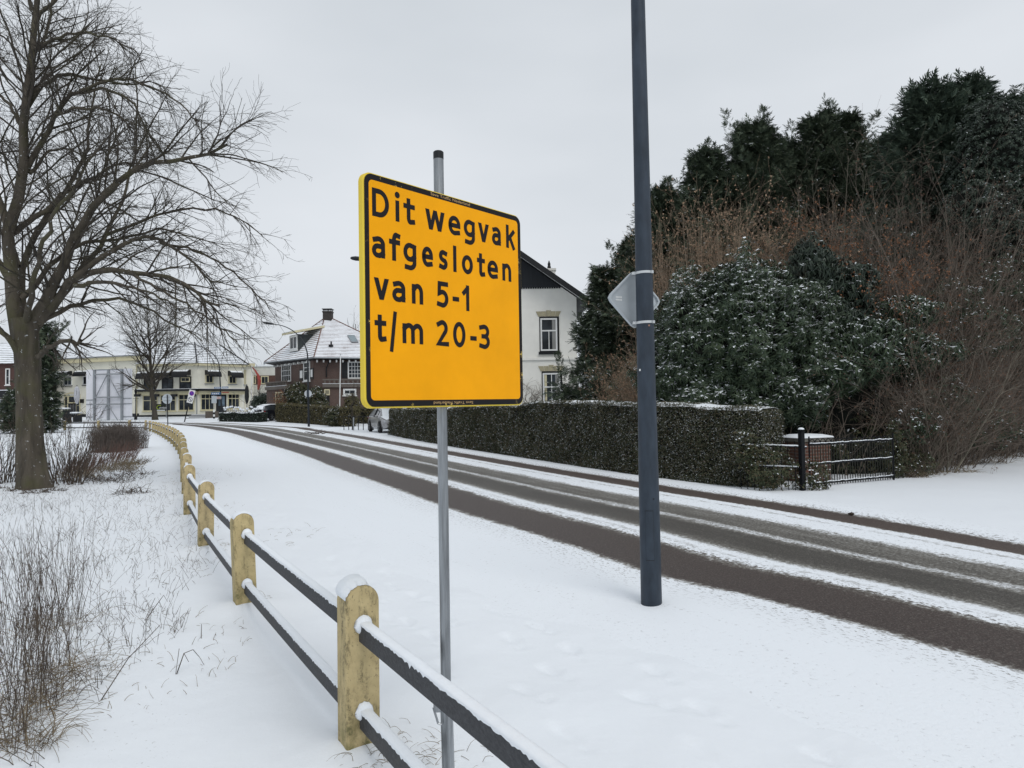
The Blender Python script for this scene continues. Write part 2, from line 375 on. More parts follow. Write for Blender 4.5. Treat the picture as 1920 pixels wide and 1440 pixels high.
dirt2 = t.math('MULTIPLY', t.mapr(sp, .60, .64), t.math('MULTIPLY', t.mapr(su, 0.0, .02), .5))
dirt2 = t.math('MULTIPLY', dirt2, t.mapr(su, .97, 1.03, 1, .6))
near1 = t.mapr(t.math('ABSOLUTE', t.math('SUBTRACT', su, .203)), .045, .0, 0, .9); near2 = t.mapr(t.math('ABSOLUTE', t.math('SUBTRACT', su, .51)), .05, .0, 0, .7); near3 = t.mapr(t.math('ABSOLUTE', t.math('SUBTRACT', su, 1.0)), .05, .0, 0, .85)
dirt3 = t.math('MULTIPLY', t.mapr(sp, .53, .58), t.math('MAXIMUM', near1, t.math('MAXIMUM', near2, near3)))
c = t.mix(t.math('MAXIMUM', dirt, dirt2), c, (.13, .115, .10)); c = t.mix(dirt3, c, (.085, .070, .058))
t.col(c); t.rough(t.mapr(f, 0, 1, .55, .7)); t.bump(t.math('ADD', t.math('MULTIPLY', fine, .5), f), .5, .02)
props(bulk('road', np.stack([X, Y, Zr], -1), Fr, t.m, smooth=True, uv=np.stack([U, Vv], -1).reshape(-1, 2)), kind='structure')

xs = np.unique(np.concatenate([-np.geomspace(8, 420, 60)[::-1], np.arange(-8, -4.5, .09), np.arange(-4.5, 4.6, .035), np.arange(4.6, 9, .12), np.geomspace(9, 420, 50)]))
ys = np.unique(np.concatenate([-np.geomspace(1, 150, 24)[::-1], np.arange(-1, 1.5, .15), np.arange(1.5, 7.2, .035), np.arange(7.2, 14, .09), np.geomspace(14, 520, 130)]))
GX, GY = np.meshgrid(xs, ys)
near_w = np.clip((22 - np.hypot(GX, GY)) / 14, 0, 1)
GZ = gz(GX, GY) + near_w * (.035 * (vnoise(GX * .8, GY * .8, 1) - .5) + .022 * (vnoise(GX * 2.3, GY * 2.3, 2) - .5) + .005 * (vnoise(GX * 9, GY * 9, 5) - .5))
FENCE = [(.72, 1.0), (-.77, 3.45), (-2.24, 5.91), (-3.56, 8.25), (-4.88, 10.74), (-6.01, 13.1), (-7.1, 15.38)] + [tuple(gp(*q)[:2]) for q in ((345, 884), (341, 860), (333, 844), (322, 831.5), (310, 823), (298, 815.5), (284, 809.5), (271, 806))]
FCURVE = catmull(FENCE, 12)
corner = FCURVE[-1]
FCURVE = np.vstack([FCURVE, [corner + np.array([-1.6, .9]), corner + np.array([-3.6, 1.35]), corner + np.array([-9, 1.6]), corner + np.array([-16, 1.7])]])
fs = np.r_[0, np.cumsum(np.linalg.norm(np.diff(FCURVE, axis=0), axis=1))]
def fpos(s): return np.array([np.interp(s, fs, FCURVE[:, 0]), np.interp(s, fs, FCURVE[:, 1])])
def ftan(s): d = fpos(s + .4) - fpos(s - .4); return d / np.linalg.norm(d)
# distance of ground points to the near fence line (for mounds and footprint trails)
def pits(px, py, along, a, b, dep):
    global GZ
    dx, dy = GX - px, GY - py; u_ = dx * along[0] + dy * along[1]; w_ = -dx * along[1] + dy * along[0]
    q = (u_ / a) ** 2 + (w_ / b) ** 2
    GZ -= dep * np.exp(-q ** 3) - dep * .14 * np.exp(-((np.sqrt(q) - 1.45) ** 2) / .08)
for off, s0, s1, ph, side in ((.95, 1.2, 11.0, 0, 0), (1.38, 1.6, 13.0, .3, 0), (1.75, .8, 9.0, .1, 0), (1.15, 4.0, 16.0, .55, 0)):
    s = s0 + ph; k = 0
    while s < s1:
        p = fpos(s); tg = ftan(s); nrmv = np.array([-tg[1], tg[0]])
        nrmv = nrmv if nrmv[0] > 0 else -nrmv
        jit = RNG.normal(0, .05); q = p + nrmv * (off + (.09 if k % 2 else -.09) + jit)
        ang = RNG.normal(0, .15); al = np.array([tg[0] * math.cos(ang) - tg[1] * math.sin(ang), tg[0] * math.sin(ang) + tg[1] * math.cos(ang)])
        pits(q[0] + al[0] * .08, q[1] + al[1] * .08, al, .105, .05, RNG.uniform(.012, .022)); pits(q[0] - al[0] * .085, q[1] - al[1] * .085, al, .06, .04, RNG.uniform(.010, .018))
        s += RNG.uniform(.52, .72); k += 1
# a thin wheel track beside the fence
for off, dep in ((.62, .020), (2.15, .014)):
    TRK = np.array([fpos(s) + (lambda tg: np.array([abs(tg[1]), -tg[0] if tg[1] > 0 else tg[0]]))(ftan(s)) * (off + .05 * math.sin(s * .8)) for s in np.arange(.2, 14, .1)])
    sel = (np.abs(GX) < 8) & (GY > .3) & (GY < 13)
    pts = np.stack([GX[sel], GY[sel]], 1); dmin = np.full(len(pts), 9.0)
    for a in range(len(TRK)): dmin = np.minimum(dmin, np.hypot(pts[:, 0] - TRK[a, 0], pts[:, 1] - TRK[a, 1]))
    GZ[sel] -= dep * np.exp(-(dmin / .030) ** 2)
POST_S = [0.0]
while POST_S[-1] < fs[-1] - 2.9: POST_S.append(POST_S[-1] + 2.83)
# posts 1,2,3 stand where the photo has them
for s in POST_S[:7]:
    p = fpos(s); q = np.hypot(GX - p[0], GY - p[1]); GZ += .075 * np.exp(-(q / .24) ** 2)
lp = gp(1222, 1147); q = np.hypot(GX - lp[0], GY - lp[1]); GZ += .012 * np.exp(-(q / .16) ** 2)
nr, nc = GX.shape
Fg = (np.arange(nr - 1)[:, None, None] * nc + np.arange(nc - 1)[None, :, None] + np.array([0, 1, nc + 1, nc])).reshape(-1, 4)
tg_ = NT('snow_ground'); v = tg_.co('Object'); n0 = tg_.noise(v, .5, 4, .5)
base = tg_.mix(n0, tuple(k * .97 for k in SNOWC), SNOWC)
spk = tg_.noise(v, 38, 2, .6); patchn = tg_.noise(v, .9, 4, .6)
bare = tg_.math('MULTIPLY', tg_.mapr(spk, .66, .7), tg_.mapr(patchn, .52, .62, 0, .5))
pos = tg_.sep(v); leftside = tg_.mapr(tg_.math('ADD', pos[0], tg_.math('MULTIPLY', pos[1], .56)), .8, .1)   # the rough grass side of the fence
tg_.col(tg_.mix(tg_.math('MULTIPLY', bare, leftside), base, (.16, .14, .10))); tg_.rough(.65)
tg_.bump(tg_.math('ADD', tg_.noise(v, 7, 5, .6), tg_.math('MULTIPLY', tg_.noise(v, 150, 2, .5), .12)), .22, .03)
props(bulk('ground', np.stack([GX, GY, GZ], -1), Fg, tg_.m, smooth=True), kind='structure')
def gh(x, y):
    j = np.clip(np.searchsorted(xs, x), 1, len(xs) - 1); i = np.clip(np.searchsorted(ys, y), 1, len(ys) - 1); return GZ[i, j]

# ------------------------------------------------------------------ the yellow road works board
SO = np.array([-.5432, 2.62, 1.6413]); SD = np.array([.64628, .76309, .00346]); SU = np.array([-.0026, -.0023, 1.0]); SN = np.array([.7631, -.6463, .0005]); SW, SH = .9237, .8884
def sp3(u, v, d=0.0): return SO + SD * u + SU * v + SN * d
def rrect(x0, y0, x1, y1, r, n=7):
    o = []
    for cx, cy, a0 in ((x1 - r, y0 + r, -90), (x1 - r, y1 - r, 0), (x0 + r, y1 - r, 90), (x0 + r, y0 + r, 180)):
        for k in range(n + 1):
            a = rad(a0 + 90 * k / n); o.append((cx + r * math.cos(a), cy + r * math.sin(a)))
    return o
sign = thing('road_closure_sign', 'large square yellow text board on a galvanised pole behind the fence', 'road sign', (-.284, 3.0, 0))
def vinyl(name, c, chip=.0):
    t = NT(name); v = t.co('Object'); n = t.noise(v, 5, 5, .6); base = t.ramp(n, [(.3, tuple(k * .90 for k in c)), (.7, c)])
    if chip:
        e = t.noise(v, 17, 5, .7); g = t.noise(v, 2.6, 3, .5)
        base = t.mix(t.math('MULTIPLY', t.mapr(e, .60, .63), t.mapr(g, .46, .56, 0, chip)), base, (.62, .45, .12))
    t.col(base); t.rough(.5); t.b.inputs['Specular IOR Level'].default_value = .1; return t
m_or = vinyl('orange_reflective', (.95, .40, .004)); sc = m_or.noise(m_or.co('Object', (1, 1, 1)), 3, 5, .7)
M_ORANGE = m_or.m
M_YEDGE = vinyl('yellow_edge', (.78, .58, .07)).m
M_SBLACK = vinyl('sign_black', (.016, .015, .016), .9).m
M_SBLACK2 = vinyl('lettering_black', (.018, .016, .018)).m
b = MB()
lay = [(-.030, .006), (-.026, .0), (-.004, .0), (0, .004)]
loops = [[sp3(x, y, d) for x, y in rrect(i, i, SW - i, SH - i, .04 - i)] for d, i in lay]; n = len(loops[0])
Vb = [p for L in loops for p in L]; Fb = [tuple(range(n))[::-1], tuple(range(3 * n, 4 * n))] + [(j * n + i, j * n + (i + 1) % n, (j + 1) * n + (i + 1) % n, (j + 1) * n + i) for j in range(3) for i in range(n)]
board = b.add(Vb, Fb).build('board', M_YEDGE, sign)
def sheet(poly, d, th=.0008):
    b = MB(); b.slab([sp3(x, y, d) for x, y in poly], SN * th); return b
bo, bi = rrect(.006, .006, SW - .006, SH - .005, .036), rrect(.027, .030, SW - .026, SH - .027, .018)
b = MB(); n = len(bo); Vb = [sp3(x, y, .0015) for x, y in bo] + [sp3(x, y, .0015) for x, y in bi]
b.add(Vb, [(i, (i + 1) % n, n + (i + 1) % n, n + i) for i in range(n)]); b.build('border', M_SBLACK, board, recalc=False)
b = MB(); b.add([sp3(x, y, .0012) for x, y in rrect(.02, .02, SW - .02, SH - .02, .02)], [tuple(range(len(bo)))]); b.build('face', M_ORANGE, board, recalc=False)

# letters drawn as even-width strokes
STK, CAP, XH = .0192, .108, .0825
def arc(cx, cy, rx, ry, a0, a1, n=12): return [(cx + rx * math.cos(rad(a0 + (a1 - a0) * k / n)), cy + ry * math.sin(rad(a0 + (a1 - a0) * k / n))) for k in range(n + 1)]
ELL = arc(.5, .5, .5, .5, 90, 450, 28)[:-1]
def glyph(ch):
    """[(stroke points in the unit box, closed)], bottom, top in metres"""
    D_ = -.026
    if ch == 'D': return [([(0, 0), (0, 1)] + [(.35, 1)] + arc(.4, .5, .6, .5, 88, -88, 16) + [(.35, 0)], True)], 0, CAP
    if ch == 'i': return [([(.5, -.13), (.5, 1.13)], False)], 0, XH
    if ch == 'l': return [([(.5, -.1), (.5, 1.1)], False)], 0, CAP * 1.03
    if ch == 't': return [([(.38, 1.12), (.38, .22)] + arc(.64, .2, .26, .2, 180, 285, 8) + [(1.1, .03)], False), ([(-.12, .74), (1.08, .74)], False)], 0, CAP * .95
    if ch == 'w': return [([(0, 1.14), (.24, 0), (.5, .96), (.76, 0), (1, 1.14)], False)], 0, XH
    if ch == 'v': return [([(0, 1.14), (.5, 0), (1, 1.14)], False)], 0, XH
    if ch == 'e': return [([(.0, .5), (1, .5)] + arc(.5, .56, .5, .44, -2, 180, 14)[1:] + arc(.5, .45, .5, .45, 180, 285, 10)[1:] + [(.96, .06)], False)], 0, XH
    if ch == 'o': return [(ELL, True)], 0, XH
    if ch == '0': return [(ELL, True)], 0, CAP
    if ch == 'a': return [([(.08, .93)] + arc(.52, .68, .48, .32, 105, 0, 9) + [(1, -.13)], False), ([(1, .56), (.45, .56)] + arc(.4, .28, .4, .28, 90, 270, 10) + [(.6, .0), (1, .16)], False)], 0, XH
    if ch == 'n': return [([(0, -.13), (0, 1.1)], False), ([(0, .72)] + arc(.52, .58, .48, .42, 130, 0, 10) + [(1, -.13)], False)], 0, XH
    if ch == 'm': return [([(0, -.13), (0, 1.1)], False), ([(0, .78)] + arc(.27, .66, .23, .34, 130, 0, 8) + [(.5, -.13)], False), ([(.5, .78)] + arc(.77, .66, .23, .34, 130, 0, 8) + [(1, -.13)], False)], 0, XH
    if ch == 'f': return [([(1.0, .97)] + arc(.66, .74, .34, .26, 75, 180, 9) + [(.32, -.1)], False), ([(-.12, .69), (.95, .69)], False)], 0, CAP * 1.03
    if ch == 'g': return [([(1, .95), (1, .24)] + arc(.5, .24, .5, .24, 0, -90, 9) + [(.12, .02)], False), ([(1.0, .95), (.55, 1)] + arc(.5, .69, .5, .31, 90, 270, 12) + [(.7, .39), (1, .52)], False)], D_, XH
    if ch == 's': return [([(.94, .94)] + arc(.48, .76, .44, .24, 70, 180, 8) + arc(.48, .76, .44, .25, 200, 250, 4) + [(.62, .46)] + arc(.5, .25, .48, .25, 55, -90, 10) + [(.04, .06)], False)], 0, XH
    if ch == 'k': return [([(0, -.1), (0, 1.1)], False), ([(1.0, .80), (.12, .36)], False), ([(.40, .47), (1.02, -.1)], False)], 0, CAP
    if ch == '5': return [([(.94, 1), (.12, 1), (.08, .55)] + arc(.46, .31, .50, .31, 112, -88, 14) + [(.0, .05)], False)], 0, CAP
    if ch == '1': return [([(1, -.12), (1, 1.12)], False), ([(-.05, .72), (1, .99)], False)], 0, CAP
    if ch == '2': return [([(.02, .9)] + arc(.5, .73, .45, .27, 110, -35, 12) + [(.03, 0), (1.08, 0)], False)], 0, CAP
    if ch == '3': return [([(.02, .95)] + arc(.46, .755, .46, .245, 95, -80, 10) + [(.3, .52)], False), ([(.3, .52), (.5, .52)] + arc(.48, .26, .50, .26, 80, -95, 10) + [(.0, .05)], False)], 0, CAP
    if ch == '/': return [([(0, -.1), (1, 1.1)], False)], -.022, CAP
    if ch == '-': return [([(-.3, .5), (1.3, .5)], False)], .033, .054
def ribbon(pts, closed, w):
    P = np.array(pts, float); P = P[np.r_[True, np.linalg.norm(np.diff(P, axis=0), axis=1) > 1e-5]]
    if closed: D = np.roll(P, -1, 0) - P
    else: D = np.diff(P, axis=0)
    D = nrm(D); Nn = np.stack([-D[:, 1], D[:, 0]], 1)
    if closed: a, c = np.roll(Nn, 1, 0), Nn
    else: a, c = np.vstack([Nn[:1], Nn]), np.vstack([Nn, Nn[-1:]])
    m = nrm(a + c); k = 1 / np.clip((m * a).sum(1), .55, 1)
    L, R_ = P + m * (k * w / 2)[:, None], P - m * (k * w / 2)[:, None]; n = len(P)
    F = [(i, (i + 1) % n, n + (i + 1) % n, n + i) for i in range(n if closed else n - 1)]
    return np.vstack([L, R_]), F
LINES = [(.725, [("D", .042, .124), ("i", .154, .178), ("t", .201, .254), ("w", .313, .422), ("e", .444, .515), ("g", .536, .605), ("v", .626, .697), ("a", .717, .777), ("k", .814, .877)]),
         (.569, [("a", .039, .102), ("f", .126, .179), ("g", .194, .261), ("e", .292, .352), ("s", .385, .436), ("l", .468, .489), ("o", .521, .589), ("t", .619, .665), ("e", .684, .754), ("n", .784, .846)]),
         (.411, [("v", .046, .119), ("a", .135, .201), ("n", .235, .295), ("5", .371, .439), ("-", .462, .501), ("1", .520, .563)]),
         (.251, [("t", .051, .101), ("/", .118, .158), ("m", .184, .292), ("2", .366, .433), ("0", .462, .536), ("-", .566, .606), ("3", .622, .692)])]
let = MB(); lay = .0018
def wide_ends(q):
    # level stroke ends reach the edge of the letter box
    q = [np.array(p, float) for p in q]
    for a, b_ in ((0, 1), (-1, -2)):
        d = nrm(q[a] - q[b_]); q[a] = q[a] + d * STK * .5 * abs(d[0])
    return q
for base_v, gl in LINES:
    for ch, u0, u1 in gl:
        if ch in 'vw':
            sw = STK * 1.14; bw = sw * .92; t_, b0_ = base_v + XH, base_v; mid = (u0 + u1) / 2; w = u1 - u0
            c1, c2 = (mid, mid) if ch == 'v' else (u0 + .275 * w, u0 + .725 * w)
            tops = [(u0, u0 + sw, c1), (u1 - sw, u1, c2)] + ([(mid - bw / 2, mid + bw / 2, c1), (mid - bw / 2, mid + bw / 2, c2)] if ch == 'w' else [])
            for a0, a1, c_ in tops:
                lay += .00001; let.add([sp3(x, y, lay) for x, y in ((a0, t_), (a1, t_), (c_ + bw / 2, b0_), (c_ - bw / 2, b0_))], [(0, 1, 2, 3)])
            continue
        st, z0, z1 = glyph(ch); w = u1 - u0; s_ = STK
        for pts, closed in st:
            q = [(u0 + s_ / 2 + x * max(w - s_, .002), base_v + z0 + s_ / 2 + y * (z1 - z0 - s_)) for x, y in pts]
            if ch == '/': q = [(u0 + s_ / 2 + x * (w - s_), base_v + z0 + y * (z1 - z0)) for x, y in pts]
            if ch in 'il': q = [(u0 + w / 2, base_v), (u0 + w / 2, base_v + z1)]
            if ch == '-': q = [(u0, base_v + .043), (u1, base_v + .043)]
            if not closed and ch not in 'il-/': q = wide_ends(q)
            Vq, Fq = ribbon(q, closed, s_ * (.9 if ch == '/' else 1)); lay += .00001
            let.add([sp3(x, y, lay) for x, y in Vq], Fq)
        if ch == 'i':
            c0 = (u0 + w / 2, base_v + CAP * .965); let.add([sp3(c0[0] + .0128 * math.cos(a), c0[1] + .0128 * math.sin(a), lay) for a in np.linspace(0, 2 * math.pi, 16, endpoint=False)], [tuple(range(16))])
let.build('lettering', M_SBLACK2, board, recalc=False)
M_TINY = simple('faded_small_print', (.55, .36, .16), .6, .1, 20)
def small_text(txt, u0, u1, v0, v1, flip, parent, name, mat, d=.0024):
    cu = bpy.data.curves.new('text', 'FONT'); cu.body = txt; cu.size = 1; o = bpy.data.objects.new('text', cu); COL.objects.link(o)
    bpy.context.view_layer.update(); me = bpy.data.meshes.new_from_object(o.evaluated_get(bpy.context.evaluated_depsgraph_get()))
    bpy.data.objects.remove(o); co = np.array([v_.co[:] for v_ in me.vertices])
    w = co[:, 0].max() - co[:, 0].min(); x = (co[:, 0] - co[:, 0].min()) / w; hgt = .73; y = co[:, 1] / hgt
    if flip: x, y = 1 - x, 1 - y
    P_ = [sp3(u0 + a * (u1 - u0), v0 + c * (v1 - v0), d) for a, c in zip(x, y)] if parent is board else None
    return me, x, y, P_
for flip, u0, u1, v0, v1 in ((False, .344, .575, .868, .8805), (True, .345, .577, .0105, .0225)):
    me, x, y, P_ = small_text('Save Traffic Nederland', u0, u1, v0, v1, flip, board, 'maker_name', M_TINY)
    for v_, p in zip(me.vertices, P_): v_.co = p
    me.name = 'maker_name'; link('maker_name', me, M_TINY, board)
pt, pb = at(822, 290, 3.0), at(836.5, 1308, 3.0); pg = at(842, 1440, 3.0); pg = pg + (pg - pt) * (pg[2] + .1) / (pt[2] - pg[2])
MB().tube([pt, at(836.4, 1300, 3.0)], .0215, 18).build('pole', M_GALV, sign, smooth=False)
m = MB().tube([at(836.4, 1296, 3.0), pg], .0262, 18); m.build('base_sleeve', M_GALV, sign)
MB().lathe([(.0222, 0), (.0222, .03), (.018, .034), (.001, .035)], pt - np.array([0, 0, .02]), 16).build('cap', M_BLACK, sign)
cp = at(836, 1318, 3.0); b = MB()
b.box(cp + np.array([-.034, -.012, .0]), (.03, .03, .055)); b.tube([cp + np.array([-.05, -.02, -.01]), cp + np.array([-.03, -.03, -.07]), cp + np.array([-.015, -.03, -.075])], .005, 6); b.tube([cp + np.array([-.045, -.02, .01]), cp + np.array([.02, -.036, .0])], .007, 8)
b.build('clamp', M_GALV, sign)
for hv in (.2, .68):
    MB().box(sp3(.385, hv, -.045), (.10, .05, .03), rz=math.atan2(SD[1], SD[0])).build('bracket', M_GALV, sign)

# ------------------------------------------------------------------ street lamps
def lamp(name, label, base, top, r0, r1, arm_dir, rise, reach, head=.75, weathered=False):
    paint_ = M_LAMP if weathered else M_LAMPD
    base, top = np.asarray(base, float), np.asarray(top, float); L = thing(name, label, 'street lamp', base)
    k = np.linspace(-.02, 1, 12)[:, None]; P_ = base + (top - base) * k
    r = np.interp(k[:, 0], [0, .16, .19, 1], [r0, r0 * .96, r0 * .9, r1]) if weathered else np.linspace(r0, r1, 12)
    MB().tube(P_, r, 24 if weathered else 10).build('pole', paint_, L, smooth=True)
    d = np.array([arm_dir[0], arm_dir[1], 0.0]); d /= np.linalg.norm(d)
    a = np.linspace(0, math.pi / 2 * .93, 14); A = np.array([top + d * reach * (1 - math.cos(x)) + np.array([0, 0, rise * math.sin(x)]) for x in a])
    MB().tube(A, np.linspace(r1, r1 * .55, 14), 10).build('arm', paint_, L, smooth=True)
    e = A[-1]; t_ = nrm(A[-1] - A[-2]); s = np.cross(t_, [0, 0, 1.0]); V_, F_ = [], []
    prof = [(0, .03, .03), (.1, .06, .055), (.35, .15, .095), (.65, .17, .10), (.9, .12, .07), (1, .03, .03)]
    for x, w_, hh in prof:
        for q in range(12):
            an = 2 * math.pi * q / 12; V_.append(e + t_ * x * head + s * w_ * math.cos(an) * head / .75 + np.array([0, 0, 1]) * hh * math.sin(an))
    for j in range(5):
        for q in range(12): F_.append((j * 12 + q, j * 12 + (q + 1) % 12, (j + 1) * 12 + (q + 1) % 12, (j + 1) * 12 + q))
    F_ += [tuple(range(12))[::-1], tuple(range(60, 72))]
    MB().add(V_, F_).build('lamp_head', paint_, L, smooth=True); return L
lb, lt = at(1222, 1152, 5.65), at(1196, 0, 5.65)
lt2 = lb + (lt - lb) * 1.35
fl = lamp('street_lamp', 'thick dark blue-grey lamp post standing in the snow by the road', lb, lt2, .083, .048, (.9, .4), 1.6, 1.5, .8, True)
axis = nrm(lt - lb)
hl = np.linalg.norm(lt - lb)
def lp_at(py): return at(1196 + 26 * py / 1147, py, 5.65)
def lrad(py): k = (1152 - py) / 1152 / 1.35; return float(np.interp(k, [0, .16, .19, 1], [.083, .083 * .96, .083 * .9, .048]))
tocam = np.array([-.19, -.98, 0])
for (px, py, w_, h_, c_, nm) in ((1198, 694, .016, .016, M_WHITE, 'sticker'), (1214, 612, .014, .013, simple('rusty_sticker', (.35, .2, .14), .6), 'sticker')):
    c0 = lp_at(py); off = (px - (1196 + 26 * py / 1147)) / FPX * 5.65; r_ = lrad(py) + .001
    nx = np.array([off, -math.sqrt(r_ * r_ - off * off), 0])
    MB().box(c0 + nx, (w_, .001, h_), rz=math.atan2(nx[1], nx[0]) + math.pi / 2).build(nm, c_, fl)
hc = lp_at(1010); b = MB()
def onpole(c, ang, rr, z): return c + np.array([rr * math.cos(ang), rr * math.sin(ang), z])
dz0, dz1 = lp_at(1020)[2], lp_at(935)[2]
def poleface(a0, a1, z0, z1, out, n=6):
    b = MB(); V_, F_ = [], []
    for zz in (z0, z1):
        c = lb + axis * ((zz - lb[2]) / axis[2]); k = (zz - lb[2]) / (lt2[2] - lb[2]); rr = float(np.interp(k, [0, .16, .19, 1], [.083, .083 * .96, .083 * .9, .048])) + out
        for q in range(n + 1):
            a = rad(a0 + (a1 - a0) * q / n); V_.append(c + np.array([rr * math.cos(a), rr * math.sin(a), 0]))
    for q in range(n): F_.append((q, q + 1, n + 2 + q, n + 1 + q))
    return b.add(V_, F_)
poleface(-124, -80, .42, .80, .0022).build('access_door', M_LAMP, fl, smooth=True, recalc=False)
poleface(-125.2, -78.8, .416, .804, .0012).build('door_seam', M_BLACK, fl, smooth=True, recalc=False)
MB().box(lp_at(933) + np.array([.02, -.08, 0]), (.008, .006, .008)).build('lock', M_BLACK, fl)

ds = thing('priority_road_sign', 'grey back of a diamond sign strapped behind the lamp post', 'traffic sign', at(1190, 562, 5.76))
cD = at(1189.5, 562, 5.77); yaw = rad(30); dx = np.array([math.cos(yaw), math.sin(yaw), 0]); dn = np.array([math.sin(yaw), -math.cos(yaw), 0]); hw, hh = .283, .247
def diamond(k, d, r=.035):
    o = []; base_ = [(1, 0), (0, 1), (-1, 0), (0, -1)]
    for i, (x, y) in enumerate(base_):
        px_, py_ = base_[i - 1]; nx_, ny_ = base_[(i + 1) % 4]
        for tt in (0, .5, 1):
            a = np.array([x, y]) + .13 * (np.array([px_, py_]) - np.array([x, y])) ; c_ = np.array([x, y]) + .13 * (np.array([nx_, ny_]) - np.array([x, y]))
            q = (1 - tt) ** 2 * a + 2 * tt * (1 - tt) * np.array([x, y]) + tt ** 2 * c_; o.append(cD + dx * q[0] * hw * k + np.array([0, 0, 1]) * q[1] * hh * k + dn * d)
    return o
b = MB(); Ls = [diamond(1, -.012), diamond(1, .012), diamond(.93, .012), diamond(.92, -.004)]; n = len(Ls[0])
b.add([p for L in Ls for p in L], [tuple(range(n))[::-1]] + [(j * n + i, j * n + (i + 1) % n, (j + 1) * n + (i + 1) % n, (j + 1) * n + i) for j in range(3) for i in range(n)] + [tuple(range(3 * n, 4 * n))])
M_SIGNBACK = simple('grey_sign_back', (.46, .50, .53), .45, .08, 6, 0, .2)
b.build('plate', M_SIGNBACK, ds)
MB().add([p + dn * -.014 for p in diamond(.96, 0)], [tuple(range(n))]).build('face', simple('sign_face', (.8, .72, .3), .4), ds)
for py in (512, 605):
    c = lp_at(py); b = MB(); rr = lrad(py) + .003
    ring = [c + np.array([rr * math.cos(a), rr * math.sin(a), .002 * math.cos(a)]) for a in np.linspace(0, 2 * math.pi, 25)]
    for i in range(24):
        pass
    V_ = [p + np.array([0, 0, z]) for z in (-.010, .010) for p in ring[:-1]]
    b.add(V_, [(i, (i + 1) % 24, 24 + (i + 1) % 24, 24 + i) for i in range(24)])
    b.box(c + np.array([rr * .72, -rr * .72, 0]), (.022, .022, .022), rz=.7); b.box(c + np.array([-rr * 1.12, .02, 0]), (.03, .03, .02))
    b.build('strap', simple('steel_strap', (.62, .64, .65), .3, .05, 5, 0, .6), ds, recalc=False)
MB().box(cD + dx * .17 + dn * .0 + np.array([0, 0, -.015]), (.05, .002, .03), rz=yaw).build('sticker', M_WHITE, ds)
lbz = cD - dx * .185 + dn * -.0035
for k in range(2):
    b = MB()
    for q in range(5): b.box(lbz + dx * .013 * q + dn * .001 + np.array([0, 0, .012 - .022 * k]), (.008, .0015, .013), rz=yaw)
    b.build('marking', M_WHITE, ds)

# ------------------------------------------------------------------ fence of concrete posts and dark plank rails
def post_mat():
    t = NT('tan_concrete'); v = t.co('Object'); oi = t.n('ShaderNodeObjectInfo').outputs['Random']
    n = t.noise(v, 9, 5, .65); c = t.ramp(n, [(.28, (.37, .29, .155)), (.7, (.56, .45, .25))])
    st = t.noise(t.co('Object', (1, 1, .28)), 19, 6, .7); z = t.sep(v)[2]
    dark = t.math('MULTIPLY', t.mapr(st, .50, .62), t.mapr(t.noise(v, 60, 4, .7), .40, .56, .1, .95)); c = t.mix(dark, c, (.15, .125, .075))
    moss = t.math('MULTIPLY', t.mapr(t.noise(v, 12, 4, .7), .42, .58), t.mapr(z, .28, .02, 0, .75)); c = t.mix(moss, c, (.085, .095, .03))
    c = t.mix(t.math('MULTIPLY', oi, .35), c, t.mix(.5, c, (.52, .44, .17)))
    sp_ = t.noise(v, 90, 2, .5); c = t.mix(t.mapr(sp_, .66, .72, 0, .6), c, (.05, .045, .03))
    t.col(c); t.rough(.85); t.bump(t.math('ADD', n, t.math('MULTIPLY', sp_, .5)), .35, .012); return t.m
M_POST = post_mat()
def rail_mat():
    t = NT('dark_plank'); v = t.co('Object', (.7, 9, 14)); n = t.noise(v, 6, 5, .6, .4); c = t.ramp(n, [(.3, (.026, .027, .031)), (.7, (.062, .064, .070))])
    w = t.noise(t.co('Object'), 2.5, 4, .6); c = t.mix(t.mapr(w, .5, .7, 0, .5), c, (.075, .07, .062)); t.col(c); t.rough(.6); t.bump(n, .35, .006); return t.m
M_RAIL = rail_mat()
def rail_mat2(): return M_RAIL
PW, PT_, PH = .165, .15, .80
def post_outline(i, zb=-.25):
    w = PW / 2 - i; o = [(-w, zb), ]
    pts = [(w, zb)] + [(w * math.cos(a), PH - PW / 2 + w * math.sin(a)) for a in np.linspace(0, math.pi, 17)] + [(-w, zb)]
    return pts
b = MB(); lps = [[(x, y_, z) for x, z in post_outline(i)] for y_, i in ((-PT_ / 2, .012), (-PT_ / 2 + .004, .004), (-PT_ / 2 + .014, 0), (PT_ / 2 - .014, 0), (PT_ / 2 - .004, .004), (PT_ / 2, .012))]
n = len(lps[0]); b.add([p for L in lps for p in L], [tuple(range(n)), tuple(range(5 * n, 6 * n))[::-1]] + [(j * n + i, j * n + (i + 1) % n, (j + 1) * n + (i + 1) % n, (j + 1) * n + i) for j in range(5) for i in range(n)])
fence = thing('rail_fence', 'low fence of tan round-topped concrete posts with two dark plank rails', 'fence', (*fpos(POST_S[1]), 0))
pmesh = None
